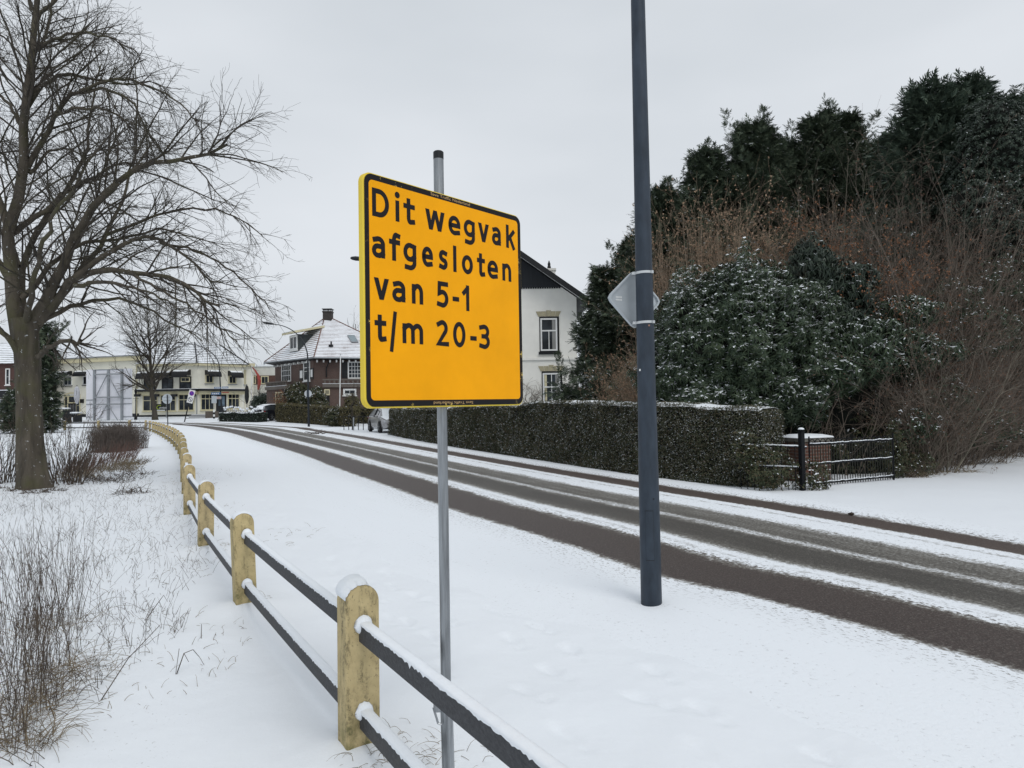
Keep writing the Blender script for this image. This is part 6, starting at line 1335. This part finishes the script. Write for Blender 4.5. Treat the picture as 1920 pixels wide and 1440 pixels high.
zs = FH.uv(1040, 672.5)[1]; b = MB(); FH.box(b, 0, FH.L, zs - .07, zs + .07, .004, .09); b.build('string_course', M_HWALL, wh)
b = MB(); rg = np.random.default_rng(8)
iv = []
for k in range(16):
    u, z = FH.uv(rg.choice([990, 1000, 1060, 1072]) + rg.normal(0, 3), 770); pth = []
    for j in range(9): pth.append(FH.p(u, z, .06)); u += rg.normal(0, .16); z += rg.uniform(.05, .32)
    iv.append(pth)
iv = np.array(iv); Ri = np.tile(np.linspace(.018, .008, 9), (16, 1)); P2, R2 = kids(iv, Ri, rg, np.full(16, 6), .1, 1, .9, .5, 6, .0, .3, .7, .5, .2, 1.0, .3); P2[:, :, 1] = np.minimum(P2[:, :, 1], 41.94)
cl = thing('climbing_plant', 'bare climbing plant stems on the lower wall of the white house', 'climber', (iv[0, 0, 0], 41.9, 0)); bulk('stems', *merge(tubes(iv, Ri, 4), tubes(P2, np.clip(R2, .005, .01), 3)), M_STEM, cl)

# ------------------------------------------------------------------ billboard, signs, terrace things
bb = thing('billboard', 'large white billboard seen from behind on a grey steel frame', 'billboard', (*xy(205, 78), .5))
BA, BB_ = xy(161.5, 78), xy(247.5, 77); FBb = Facade(BA, BB_); q = FBb.rect(162, 692, 247, 785)
s0, s1, z0, z1 = q; b = MB(); FBb.box(b, 0, FBb.L, z0, z1, -.05, .0); b.build('panel', simple('white_board', (.72, .73, .78), .6, .04, 2), bb)
def bxy(px, py): u, z = FBb.uv(px, py); return u, z
for x0, x1, nm in ((178.5, 178.5, 'post'), (204.5, 204.5, 'post'), (230, 230, 'post')):
    u, z = bxy(x0, 692); b = MB(); FBb.box(b, u - .11, u + .11, GB - .8, z1 - .05, .01, .20); b.build(nm, M_GREYM, bb)
for y in (702, 745, 758):
    u, z = bxy(200, y); b = MB(); a, _ = bxy(179, y); c, _ = bxy(230, y); FBb.box(b, a, c, z - .07, z + .07, .202, .28); b.build('cross_rail', M_GREYM, bb)
for (xa, xb, y) in ((162, 178, 750), (162, 178, 758), (162, 178, 782), (230, 247, 722), (230, 247, 747), (230, 247, 757), (230, 247, 781), (178, 230, 693.5)):
    a, z = bxy(xa, y); c, _ = bxy(xb, y); b = MB(); FBb.box(b, a, c, z - .04, z + .04, .004, .06); b.build('batten', M_GREYM, bb)
for pa, pb_ in (((203, 704), (183, 744)), ((206, 704), (228, 744)), ((203, 760), (186, 790)), ((206, 760), (225, 790))):
    (a, za), (c, zc_) = bxy(*pa), bxy(*pb_); MB().tube([FBb.p(a, za, .24), FBb.p(c, zc_, .24)], .05, 6).build('brace', M_GREYM, bb)

def sign_pole(name, label, cat, base, top, r, parts, mat=M_GREYM):
    T_ = thing(name, label, cat, base); MB().tube([np.asarray(base) - [0, 0, .05], top], r, 8).build('pole', mat, T_); return T_
p = gp(315, 809); top = at(313.5, 740, p[1]); rs = sign_pole('round_sign', 'round traffic sign seen from behind on a dark pole by the fence', 'traffic sign', p, top, .035, None, M_BLACK)
c = at(313.3, 748, p[1] + .05); b = MB(); V_ = [(c[0] + .37 * math.cos(a), c[1] + d, c[2] + .37 * math.sin(a)) for d in (0, .02) for a in np.linspace(0, 2 * math.pi, 24, endpoint=False)]
b.add(V_, [tuple(range(24)), tuple(range(24, 48))[::-1]] + [(i, (i + 1) % 24, 24 + (i + 1) % 24, 24 + i) for i in range(24)]).build('plate', M_SIGNBACK, rs)
for z in (-.12, .14): MB().box(c + [0, -.012, z], (.5, .02, .03)).build('clip', M_GREYM, rs)
p = gp(345.5, 791.5); Y_ = p[1]; top = at(360, 732, Y_); ns = sign_pole('no_parking_sign', 'leaning white sign plate with two blue round no-parking symbols', 'traffic sign', p, top, .06, None, M_BLACK)
ax = nrm(top - p); sx = nrm(np.cross(ax, [0, 1, 0])); sx = sx if sx[0] > 0 else -sx; c = at(358, 743.5, Y_ - .08)
def pl(u, v, d=0): return c + sx * u + ax * v + np.array([0, -d, 0])
b = MB(); b.slab([pl(-.30, -.66), pl(.30, -.66), pl(.30, .66), pl(-.30, .66)], (0, .02, 0)); plate = b.build('plate', M_WHITE, ns)
for v, ring, fill in ((.32, (.25, .02, .30), (.05, .04, .30)), (-.30, (.03, .03, .06), (.70, .70, .72))):
    MB().add([pl(.235 * math.cos(a), v + .235 * math.sin(a), .004) for a in np.linspace(0, 6.283, 20, endpoint=False)], [tuple(range(20))]).build('symbol_ring', simple('ring%d' % (v > 0), ring, .5, .02), plate, recalc=False)
    MB().add([pl(.185 * math.cos(a), v + .185 * math.sin(a), .007) for a in np.linspace(0, 6.283, 20, endpoint=False)], [tuple(range(20))]).build('symbol_fill', simple('fill%d' % (v > 0), fill, .5, .02), plate, recalc=False)
    MB().add([pl(-.16, v + .11, .010), pl(-.11, v + .16, .010), pl(.16, v - .11, .010), pl(.11, v - .16, .010)], [(0, 1, 2, 3)]).build('symbol_bar', simple('bar%d' % (v > 0), ring, .5, .02), plate, recalc=False)
# café board
p = gp(300, 784); Y_ = p[1]; cbd = thing('cafe_board', 'dark board with a green and white scripted name on grey legs before the shopfront', 'sign board', p)
fb = Facade(xy(289, Y_), xy(311.5, Y_)); s0, s1, z0, z1 = fb.rect(289, 757.5, 311.5, 771); b = MB(); fb.box(b, s0, s1, z0, z1, 0, .06); bd_ = b.build('board', simple('dark_olive_board', (.028, .033, .026), .5), cbd)
b = MB(); fb.box(b, s0 + .1, s1 - .1, z0 + .03, z0 + .16, .061, .07); b.build('white_strip', M_WHITE, bd_)
for u in (s0, s1): b = MB(); fb.box(b, u - .03, u + .03, p[2] - .05, z1 + .05, -.05, .0); b.build('leg', M_GREYM, cbd)
def face_text(txt, f, u, z, size, d, mat, par, nm, shear=.25):
    cu = bpy.data.curves.new('text', 'FONT'); cu.body = txt; cu.size = size; cu.shear = shear; o = bpy.data.objects.new('text', cu); COL.objects.link(o)
    bpy.context.view_layer.update(); me = bpy.data.meshes.new_from_object(o.evaluated_get(bpy.context.evaluated_depsgraph_get())); bpy.data.objects.remove(o)
    for v_ in me.vertices: v_.co = f.p(u + v_.co.x, z + v_.co.y, d)
    me.name = nm; return link(nm, me, mat, par)
face_text('C', fb, s0 + .22, z0 + .22, .72, .064, simple('lime_green', (.45, .58, .05), .5), bd_, 'lettering'); face_text('enter', fb, s0 + .60, z0 + .28, .42, .064, M_WHITE, bd_, 'lettering')
p = gp(316, 780.5); yb = thing('yellow_planter', 'low pale yellow box standing beside the cafe board', 'planter', p); fy = Facade(xy(309, p[1]), xy(323.5, p[1])); s0, s1, z0, z1 = fy.rect(309, 770.5, 323.5, 780)
b = MB(); fy.box(b, s0, s1, p[2] - .05, z1, -.5, .0); b.build('box', simple('pale_yellow', (.62, .52, .22), .6), yb); b = MB(); fy.box(b, s0 + .03, s1 - .03, z1 + .001, z1 + .05, -.47, -.03); b.build('snow', SNOW, yb)
# old lantern
p = gp(254.5, 787); ol = thing('old_lantern_post', 'small black old-fashioned lantern post beside the billboard', 'lantern', p); b = MB(); hT = at(253, 729, p[1])[2] - p[2]
b.lathe([(.16, 0), (.16, .3), (.10, .45), (.055, .6), (.045, hT * .6), (.06, hT * .62), (.04, hT * .66), (.04, hT * .8)], p, 10); b.beam(p + [-.32, 0, hT * .68], p + [.32, 0, hT * .68], .04, .04); b.build('post', M_BLACK, ol)
MB().lathe([(.07, hT * .8), (.16, hT * .93), (.18, hT * .94), (.06, hT), (.02, hT + .12)], p, 6).build('lantern', M_DARK, ol)
# striped bollard
p = gp(401.3, 786); bo_ = thing('striped_bollard', 'black and white banded bollard by the low hedge', 'bollard', p)
for k in range(4): MB().lathe([(.10, k * .23), (.10, k * .23 + .228)], p + [0, 0, .06], 10).build('band', M_BLACK if k % 2 == 0 else M_WHITE, bo_)
MB().lathe([(.10, 0), (.07, .05), (0, .07)], p + [0, 0, .98], 10).build('snow_cap', SNOW, bo_)
# entrance steps and cheek wall
p = gp(372, 784.5); st = thing('entrance_steps', 'low dark entrance steps under snow in front of the corner doorway', 'steps', p); fs_ = Facade(xy(349, p[1]), xy(398, p[1] + .8))
for k in range(3): b = MB(); fs_.box(b, .2 * k, fs_.L - .2 * k, p[2] - .1 + .0 + .16 * k - (.0 if k == 0 else .06), p[2] + .16 * k + .06, -.5 * k - 2.0, -.5 * k); s__ = b.build('step', simple('step_stone', (.12, .12, .12), .8), st); b = MB(); fs_.box(b, .2 * k, fs_.L - .2 * k, p[2] + .16 * k + .061, p[2] + .16 * k + .11, -.5 * k - .46, -.5 * k - .03); b.build('snow', SNOW, s__)
fk = Facade(xy(388, p[1] + .2), xy(410, p[1] + 1.5)); b = MB(); fk.box(b, 0, fk.L, p[2] - .2, fk.uv(400, 771)[1], -.3, 0); b.build('cheek_wall', simple('grey_brown_wall', (.13, .11, .095), .85), st)
# curved street lamps across the road
pL = gp(416, 781); lt_ = at(411.5, 690, pL[1]); L3 = lamp('street_lamp', 'curved street lamp with blue street signs before the cream corner', pL, lt_, .10, .06, (-.99, .1), at(360, 642, pL[1])[2] - lt_[2], 5.0, .8)
ss = thing('street_name_sign', 'pair of blue street name plates high on the curved lamp post', 'street sign', at(415, 726, pL[1] - .15)); M_BLUE = simple('sign_blue', (.10, .19, .36), .45, .1, 3)
def plate_at(x0, y0, x1, y1, Y_, mat, par, nm='plate', tilt=0.0):
    a, c = at(x0, y0, Y_), at(x1, y1, Y_); b = MB(); b.slab([(a[0], Y_, c[2]), (c[0], Y_ + tilt, c[2]), (c[0], Y_ + tilt, a[2]), (a[0], Y_, a[2])], (0, .03, 0)); return b.build(nm, mat, par)
def plate_bars(x0, y0, x1, y1, Y_, n, mat, par):
    rg = np.random.default_rng(int(x0)); a, c = at(x0, y0, Y_), at(x1, y1, Y_); b = MB()
    for k in range(n):
        u = a[0] + (c[0] - a[0]) * (k + .2) / n; b.slab([(u, Y_, c[2]), (u + (c[0] - a[0]) / n * rg.uniform(.4, .75), Y_, c[2]), (u + (c[0] - a[0]) / n * .6, Y_, a[2]), (u, Y_, a[2])], (0, -.004, 0))
    b.build('lettering', mat, par)
Ys = pL[1] - .2
w_ = plate_at(401.5, 725.5, 414, 728.5, Ys, M_BLUE, ss); plate_bars(402.5, 726.2, 413, 727.8, Ys - .005, 9, M_WHITE, w_); w_ = plate_at(416, 724.8, 428, 728, Ys - .1, M_BLUE, ss); plate_bars(417, 725.5, 427, 727.3, Ys - .105, 9, M_WHITE, w_)
s2 = thing('direction_sign', 'blue and white finger signs on the curved lamp post under the street names', 'direction sign', at(405, 738, Ys)); w_ = plate_at(396, 735.8, 413, 740, Ys - .05, M_BLUE, s2, 'finger'); plate_bars(397.5, 737, 411, 739, Ys - .056, 4, M_WHITE, w_)
s3 = thing('direction_sign', 'small red and white finger sign low on the curved lamp post', 'direction sign', at(409, 746, Ys)); w_ = plate_at(403, 743.5, 414.5, 748.2, Ys - .06, M_WHITE, s3, 'finger'); M_REDP = simple('sign_red', (.38, .07, .05), .5); plate_bars(403.5, 744, 414, 745.6, Ys - .066, 7, M_REDP, w_); plate_bars(403.5, 746.3, 414, 747.8, Ys - .066, 7, M_REDP, w_); plate_at(416, 735, 429, 736.6, Ys, M_REDP, s3, 'finger')
p = gp(401, 785); gs = thing('grey_sign_back', 'grey rectangular sign seen from behind beside the striped bollard', 'traffic sign', p); plate_at(396.5, 742.5, 406, 756, p[1] - .05, M_SIGNBACK, gs); MB().tube([p, at(401, 741, p[1])], .04, 6).build('pole', M_GREYM, gs)
pL = gp(578, 781); Yl = 58.0; pb0 = at(579, 792, Yl); lt_ = at(577, 672, Yl); pb0[2] = gz(0, Yl)
lamp('street_lamp', 'curved street lamp arching left in front of the brick villa', pb0, lt_, .095, .055, (-1, .02), at(510, 607.5, Yl)[2] - lt_[2], 3.05, 1.0)
rs2 = thing('round_sign', 'pale round traffic sign back on the lamp before the villa', 'traffic sign', at(577.5, 738, Yl - .15)); c = at(577.5, 738, Yl - .16)
b = MB(); V_ = [(c[0] + .30 * math.cos(a), c[1] + d, c[2] + .30 * math.sin(a)) for d in (0, .02) for a in np.linspace(0, 2 * math.pi, 24, endpoint=False)]
b.add(V_, [tuple(range(24)), tuple(range(24, 48))[::-1]] + [(i, (i + 1) % 24, 24 + (i + 1) % 24, 24 + i) for i in range(24)]).build('plate', simple('pale_sign_back', (.55, .58, .62), .5, .1, 4), rs2); MB().box(c + [.0, -.03, .0], (.17, .05, .62)).build('clip', M_LAMP, rs2)
Yl = 31.0; pb0 = at(838, 832, Yl); pb0[2] = 0; lt_ = at(834, 560, Yl)
lamp('street_lamp', 'curved street lamp mostly hidden by the yellow board, only its head showing', pb0, lt_, .055, .05, (-1, -.05), at(690, 487, Yl)[2] - lt_[2], 3.85, .66)
# flagpoles, flag, parasols, tables
p = gp(471, 786); p[2] = gz(0, 84); p = at(470.5, 772, 84); p[2] = gz(0, 84)
fp = thing('flagpole', 'white flagpole before the modern white building, red streamer at its top', 'flagpole', p); tp_ = at(472.5, 684, 84); MB().tube([p, tp_], [.07, .045], 8).build('pole', M_WHITE, fp)
fl_ = thing('flag', 'faded red flag hanging limp from the pole by the modern building', 'flag', tp_); b = MB(); ctr = [(472.8, 688), (478, 694), (484, 704), (486.5, 714), (485.5, 722), (484, 731)]; wd = [.06, .12, .17, .20, .17, .10]; V_ = []
for (x, y), w_ in zip(ctr, wd): q_ = at(x, y, 83.9); V_ += [q_ + [-w_, 0, .05], q_ + [0, -.08, 0], q_ + [w_, .05, -.02]]
b.add(V_, [(3 * k + j, 3 * k + j + 1, 3 * k + j + 4, 3 * k + j + 3) for k in range(5) for j in range(2)]).build('cloth', simple('faded_red_cloth', (.42, .085, .07), .8, .15, 3), fl_, recalc=False, smooth=True)
Yp = 63.5; p = at(636.3, 775, Yp); p[2] = gz(0, Yp); tp_ = at(638.5, 666, Yp); fp2 = thing('flagpole', 'plain white flagpole in front of the brick villa', 'flagpole', p); MB().tube([p, tp_], [.055, .04], 8).build('pole', M_WHITE, fp2); MB().lathe([(.05, 0), (.06, .05), (0, .12)], tp_, 8).build('finial', M_GREYM, fp2)
def parasol(label, pb, py0, py1, w_, mat, pxc):
    T_ = thing('closed_parasol', label, 'parasol', pb); zt, zb_ = at(pxc, py0, pb[1])[2], at(pxc, py1, pb[1])[2]; h_ = zt - zb_
    MB().tube([pb, (pb[0], pb[1], zt + .1)], .04, 8).build('pole', M_BLACK, T_)
    V_, F_ = [], []; pr = [(0, .10), (.08, .62), (.3, .9), (.62, 1.0), (.85, .75), (1, .35)]; n = 16
    for k, q in pr:
        for i in range(n): a = 2 * math.pi * i / n; r_ = w_ * .6 * q * (.78 + .22 * (i % 2)); V_.append((pb[0] + r_ * math.cos(a), pb[1] + r_ * math.sin(a), zt - h_ * k))
    for j in range(5): F_ += [(j * n + i, j * n + (i + 1) % n, (j + 1) * n + (i + 1) % n, (j + 1) * n + i) for i in range(n)]
    MB().add(V_, F_).build('canopy', mat, T_)
    return T_
p = at(144, 792, 72); p[2] = gz(0, 72); parasol('closed pale grey parasol on the terrace beside the billboard', p, 724, 757, .46, simple('pale_canvas', (.50, .51, .55), .8, .2, 3, stretch=(4, 4, .5)), 144)
p = at(463, 780, 85); p[2] = gz(0, 85); parasol('closed black parasol standing before the cream side bay', p, 722, 757, .42, simple('black_canvas', (.03, .034, .036), .8, .3, 3, stretch=(4, 4, .5)), 463)
for (x0, x1, yt, yb_, tx0, tx1, ty, lab) in ((117, 128.5, 769, 792, 108.5, 131, 766.5, 'black terrace stand with snow-topped round table, nearest the spruce'), (136.5, 148.5, 778, 796, 132, 153.5, 774.5, 'black terrace stand under the closed pale parasol')):
    Yt = 72 if x0 < 130 else 71; T_ = thing('terrace_table', lab, 'table', (*xy((x0 + x1) / 2, Yt), float(gz(0, Yt))), 0, 'snow-topped terrace tables'); ft = Facade(xy(x0, Yt), xy(x1, Yt)); s0, s1, z0, z1 = ft.rect(x0, yt, x1, yb_)
    b = MB(); ft.box(b, s0, s1, float(gz(0, Yt)) - .05, z1, -.5, .0); b.build('base', M_BLACK, T_)
    c = at((tx0 + tx1) / 2, ty, Yt + .25); rr = (tx1 - tx0) / 2 / FPX * Yt; MB().lathe([(.06, z1 - c[2] - .02), (.06, -.06), (rr, -.05), (rr, .0)], c, 16).build('top', M_GREYM, T_); MB().lathe([(rr * .97, .001), (rr * .95, .08), (rr * .7, .11), (0, .12)], c, 16).build('snow', SNOW, T_)
b = at(135, 790, 70.5); b[2] = gz(0, 70.5)
# hedges and bushes by the villa
q0, q1, q2 = gp(516.5, 791), gp(580, 795), gp(642, 800.5)
hedge('clipped_hedge', 'brown-green clipped hedge in front of the brick villa', [tuple(q0[:2]), tuple(q1[:2]), tuple(q2[:2])], [1.75, 1.62, 1.45], 1.2, M_HEDGE2, 121, 900, .05, snowtop=False, jag=.05)
q = gp(628, 800); shrub('evergreen_bush', 'green bush with snow specks ending the brown-green hedge by the villa', [(np.array([q[0], q[1] + .2, .75 + q[2]]), (.85, .7, .85))], M_HEDGE, rosette(6, .09, .04, .03, 4), 1100, 122, core=.75)
h0, h1 = gp(409, 790.5), gp(480, 792); hedge('low_hedge', 'low dark hedge topped with snow and seed heads beside the black car', [tuple(h0[:2]), tuple(gp(440, 791)[:2]), tuple(h1[:2])], .88, 1.4, M_HOLLY, 123, 900, .05, jag=.06)
b = MB(); rg = np.random.default_rng(6)
hy = thing('hydrangea', 'withered flower heads capped with snow above the low hedge', 'shrub', (*((h0 + h1) / 2)[:2], float(gz(0, 73)))); st_ = []
for k in range(34):
    t_ = rg.random(); q = h0 + (h1 - h0) * t_ + np.array([0, rg.uniform(.3, 2.2), 0]); z = float(gz(0, q[1])); zt = z + rg.uniform(.95, 1.45); st_.append([(q[0], q[1], z), (q[0], q[1], (z + zt) / 2), (q[0], q[1], zt)])
    b.lathe([(.03, -.1), (.11, -.04), (.12, .03), (.05, .09)], (q[0], q[1], zt), 6)
bulk('stems', *tubes(np.array(st_), np.full((34, 3), .012), 4), M_STEM, hy); b.build('flower_head', SNOW, hy, smooth=True)['kind'] = 'stuff'
def eb(name, lab, px, py, Y_, rx, rz_, n, seed, mat=M_HEDGE, tm=None, core=.75): return shrub(name, lab, [(at(px, py, Y_), (rx, rx * .8, rz_))], mat, tm or rosette(6, .15, .06, .05, 4), n, seed, core=core, sc=(.8, 1.4))
eb('evergreen_bush', 'dark rounded evergreen before the modern white building', 496, 758, 80, 1.35, 1.35, 1100, 124, M_HOLLY)
eb('evergreen_bush', 'second dark evergreen behind the black car', 484, 762, 82, .9, 1.1, 600, 125, M_HOLLY)
eb('evergreen_bush', 'loose dark green bush against the villa wall left of the lamp', 558, 742, 70.8, 1.15, 1.3, 1500, 126, M_HEDGE)
eb('evergreen_bush', 'loose dark green bush against the villa wall right of the lamp', 594, 748, 67.6, .95, 1.1, 1100, 127, M_HEDGE)
eb('evergreen_bush', 'dim ivy-dark bush at the villa corner by the board', 660, 765, 60, .7, 1.1, 600, 128, M_HEDGE2)
q = at(530, 770, 74); twig_shrub('copper_bush', 'russet bush with dry leaves before the villa window', [(q[0], q[1], .55, .5)], 70, 2.7, M_STEM, 129, spread=.3, k2=6, k3=2, r3=(.006, .01), leaf=M_COPPER, nleaf=2600, leafsize=.10)
q = at(500, 770, 83); twig_shrub('bare_shrub', 'bare fan-shaped shrub above the dark evergreen by the modern building', [(q[0], q[1], .3, .3)], 26, 4.4, M_STEM, 130, spread=.7, k2=4, k3=2, r0=.03, wob=.05, r3=(.008, .012))
q = gp(661, 806); young_tree('garden_sapling', 'small dark sapling with a support stake in the gap beyond the hedge', q, None, 2.6, 1.3, 16, 131, r0=.05, clear=.3)
sk_ = thing('tree_stake', 'pale tree stake beside the sapling in the hedge gap', 'stake', gp(663, 807)); MB().beam(gp(663, 807), gp(663, 807) + [0, 0, .9], .07, .07, up=(0, 1, 0)).build('post', M_GREYM, sk_)
q0, q1 = gp(645, 806), gp(700, 806.5); lf = thing('wire_fence', 'thin dark garden fence behind the silver car', 'fence', q0)
for k in range(7): q = q0 + (q1 - q0) * k / 6; MB().tube([q, q + [0, 0, 1.0]], .03, 5).build('post', M_BLACK, lf)
for z in (.5, .95): MB().tube([q0 + [0, 0, z], q1 + [0, 0, z]], .015, 4).build('rail', M_BLACK, lf)
q0, q1 = gp(640, 797), gp(760, 799); hedge('garden_hedge', 'brownish garden hedge behind the silver car', [(q0[0], q0[1] + 3), (q1[0], q1[1] + 3)], 1.35, 1.0, M_HEDGE2, 132, 700, .06, snowtop=False, jag=.09)

# ------------------------------------------------------------------ cars
def car(name, label, loc, rz, paint, tall=1.0, snowy=True):
    T_ = thing(name, label, 'car', loc, rz)
    sec = [(-2.22, .74, .42, .80, .84, .62), (-2.10, .86, .28, .93, 1.02, .66), (-1.85, .89, .22, .96, 1.38, .58), (-1.1, .91, .20, .95, 1.50, .61), (-.1, .91, .20, .93, 1.51, .62), (.55, .91, .20, .92, 1.42, .60), (1.15, .90, .20, .90, .99, .72), (1.75, .89, .22, .84, .90, .70), (2.12, .82, .28, .74, .80, .60), (2.27, .66, .36, .62, .66, .48)]
    ring = lambda x, w, zb, zl, zt, rw: [(x, w * .92, zb), (x, w, zb + .16), (x, w * 1.0, zb + .36), (x, w * .985, zl * .86), (x, w * .955, zl), (x, rw, zt - .03), (x, rw * .8, zt), (x, -rw * .8, zt), (x, -rw, zt - .03), (x, -w * .955, zl), (x, -w * .985, zl * .86), (x, -w, zb + .36), (x, -w, zb + .16), (x, -w * .92, zb)]
    R_ = [np.array(ring(*s)) * [1, 1, tall] for s in sec]; n = 14
    V_ = np.concatenate(R_); F_ = [(j * n + i, j * n + (i + 1) % n, (j + 1) * n + (i + 1) % n, (j + 1) * n + i) for j in range(len(R_) - 1) for i in range(n)] + [tuple(range(n)), tuple(range((len(R_) - 1) * n, len(R_) * n))[::-1]]
    MB().add(V_, F_).build('body', paint, T_, local=True, smooth=False, bevel=.02)
    mg = M_GLASS; M_TYRE = simple('tyre', (.015, .015, .016), .85); M_RIM = simple('alloy', (.22, .23, .24), .4, .1, 5, 0, .5)
    def strip_(j0, j1, i0, i1, f0, f1, off, nm, mat, par=None):
        V_, F_ = [], []
        for j in range(j0, j1 + 1):
            a, c = R_[j][i0], R_[j][i1]
            for f in (f0, f1): p_ = a + (c - a) * f; V_.append(p_ + np.array(off))
        F_ = [(2 * k, 2 * k + 2, 2 * k + 3, 2 * k + 1) for k in range(j1 - j0)]
        return MB().add(V_, F_).build(nm, mat, par or T_, local=True, recalc=False)
    for sgn, (i0, i1) in ((1, (4, 5)), (-1, (9, 8))):
        strip_(2, 6, i0, i1, .10, .88, (0, .012 * sgn, .004), 'side_window', mg)
        a = [R_[j][i0] + (R_[j][i1] - R_[j][i0]) * f + np.array([0, .02 * sgn, .004]) for j in (3, 4) for f in (.1, .9)]
        MB().beam((R_[4][i0] * .9 + R_[3][i0] * .1) + [0, .015 * sgn, .02], R_[4][i1] + [0, .02 * sgn, 0], .03, .08).build('pillar', M_BLACK, T_, local=True)
        MB().box((.95, .98 * sgn, 1.0 * tall), (.14, .2, .14)).build('mirror', paint, T_, local=True, bevel=.03)
        for x in (-1.32, 1.38):
            MB().add([(x + .42 * math.cos(a), .925 * sgn, .34 + .42 * math.sin(a)) for a in np.linspace(-.35, math.pi + .35, 18)], [tuple(range(18))]).build('wheel_arch', M_BLACK, T_, local=True, recalc=False)
            wv = []
            for r_, y_ in ((.20, .76), (.335, .77), (.345, .80), (.345, .92), (.335, .95), (.24, .955)): wv.append((r_, y_))
            V_ = [(x + r_ * math.cos(a), y_ * sgn, .345 + r_ * math.sin(a)) for r_, y_ in wv for a in np.linspace(0, 6.2832, 20, endpoint=False)]
            w = MB().add(V_, [(j * 20 + i, j * 20 + (i + 1) % 20, (j + 1) * 20 + (i + 1) % 20, (j + 1) * 20 + i) for j in range(5) for i in range(20)]).build('wheel', M_TYRE, T_, local=True, smooth=True)
            b = MB(); b.add([(x + .235 * math.cos(a), .94 * sgn, .345 + .235 * math.sin(a)) for a in np.linspace(0, 6.2832, 20, endpoint=False)], [tuple(range(20))])
            b.build('rim_back', M_BLACK, w, local=True, recalc=False); b = MB()
            for k in range(5):
                a = 2 * math.pi * k / 5 + .3; b.beam((x, .95 * sgn, .345), (x + .225 * math.cos(a), .95 * sgn, .345 + .225 * math.sin(a)), .03, .055, up=(0, 1, 0))
            b.lathe([(.0, 0), (.0, 0)], (x, .95 * sgn, .345), 4); b.build('rim', M_RIM, w, local=True)
        MB().box((2.10, .62 * sgn, .70 * tall), (.16, .34, .13), rz=-.35 * sgn).build('headlight', simple('lamp_glass', (.55, .57, .6), .2), T_, local=True, bevel=.02)
        MB().box((-2.13, .66 * sgn, .86 * tall), (.10, .38, .13), rz=.25 * sgn).build('tail_light', simple('red_lens', (.22, .012, .012), .25), T_, local=True, bevel=.02)
    strip_(5, 6, 5, 8, .06, .94, (.01, 0, .012), 'windscreen', mg); strip_(1, 2, 5, 8, .06, .94, (-.02, 0, .012), 'rear_window', mg)
    MB().box((2.215, 0, .50), (.10, 1.0, .22)).build('grille', M_BLACK, T_, local=True); MB().box((2.19, .0, .30), (.10, 1.2, .10)).build('air_intake', M_BLACK, T_, local=True)
    MB().box((-2.235, 0, .70), (.02, .52, .12)).build('number_plate', simple('plate_yellow', (.62, .45, .08), .5), T_, local=True); MB().box((2.275, 0, .5), (.02, .5, .11)).build('number_plate', simple('plate_yellow2', (.62, .45, .08), .5), T_, local=True)
    MB().box((-2.16, 0, .40), (.16, 1.5, .10)).build('rear_trim', M_GREYM, T_, local=True)
    def snow_sheet(j0, j1, th, nm='snow', ya=.92):
        V_ = []; m = 7
        for j in range(j0, j1 + 1):
            a, c = R_[j][5], R_[j][8]
            for k in range(m):
                q = a + (c - a) * (.5 + (k / (m - 1) - .5) * ya); q = q + [0, 0, .03 + th * (1 - abs(k / (m - 1) * 2 - 1) ** 3)]; V_.append(q)
        return MB().add(V_, [(j * m + i, (j + 1) * m + i, (j + 1) * m + i + 1, j * m + i + 1) for j in range(j1 - j0) for i in range(m - 1)]).build(nm, SNOW, T_, local=True, recalc=False, smooth=True)
    if snowy: snow_sheet(2, 5, .05); snow_sheet(5, 6, .035); snow_sheet(6, 8, .045, ya=1.1); snow_sheet(1, 2, .03)
    return T_
def paint(name, c, m=.35): t = NT(name); t.col(c); t.rough(.28); t.b.inputs['Metallic'].default_value = m; t.b.inputs['Coat Weight'].default_value = .6; t.b.inputs['Coat Roughness'].default_value = .08; return t.m
car('parked_car', 'silver grey car parked at the end of the long hedge, snow on its windscreen', (-7.85, 45.0, .02), math.atan2(-.92, .40), paint('silver_paint', (.30, .30, .31), .6), 1.0)
car('parked_car', 'black car parked beyond the low hedge with snow on its roof', (-24.3, 72.4, float(gz(0, 72))), math.atan2(.92, .40), paint('black_paint_car', (.012, .014, .02)), 1.08)
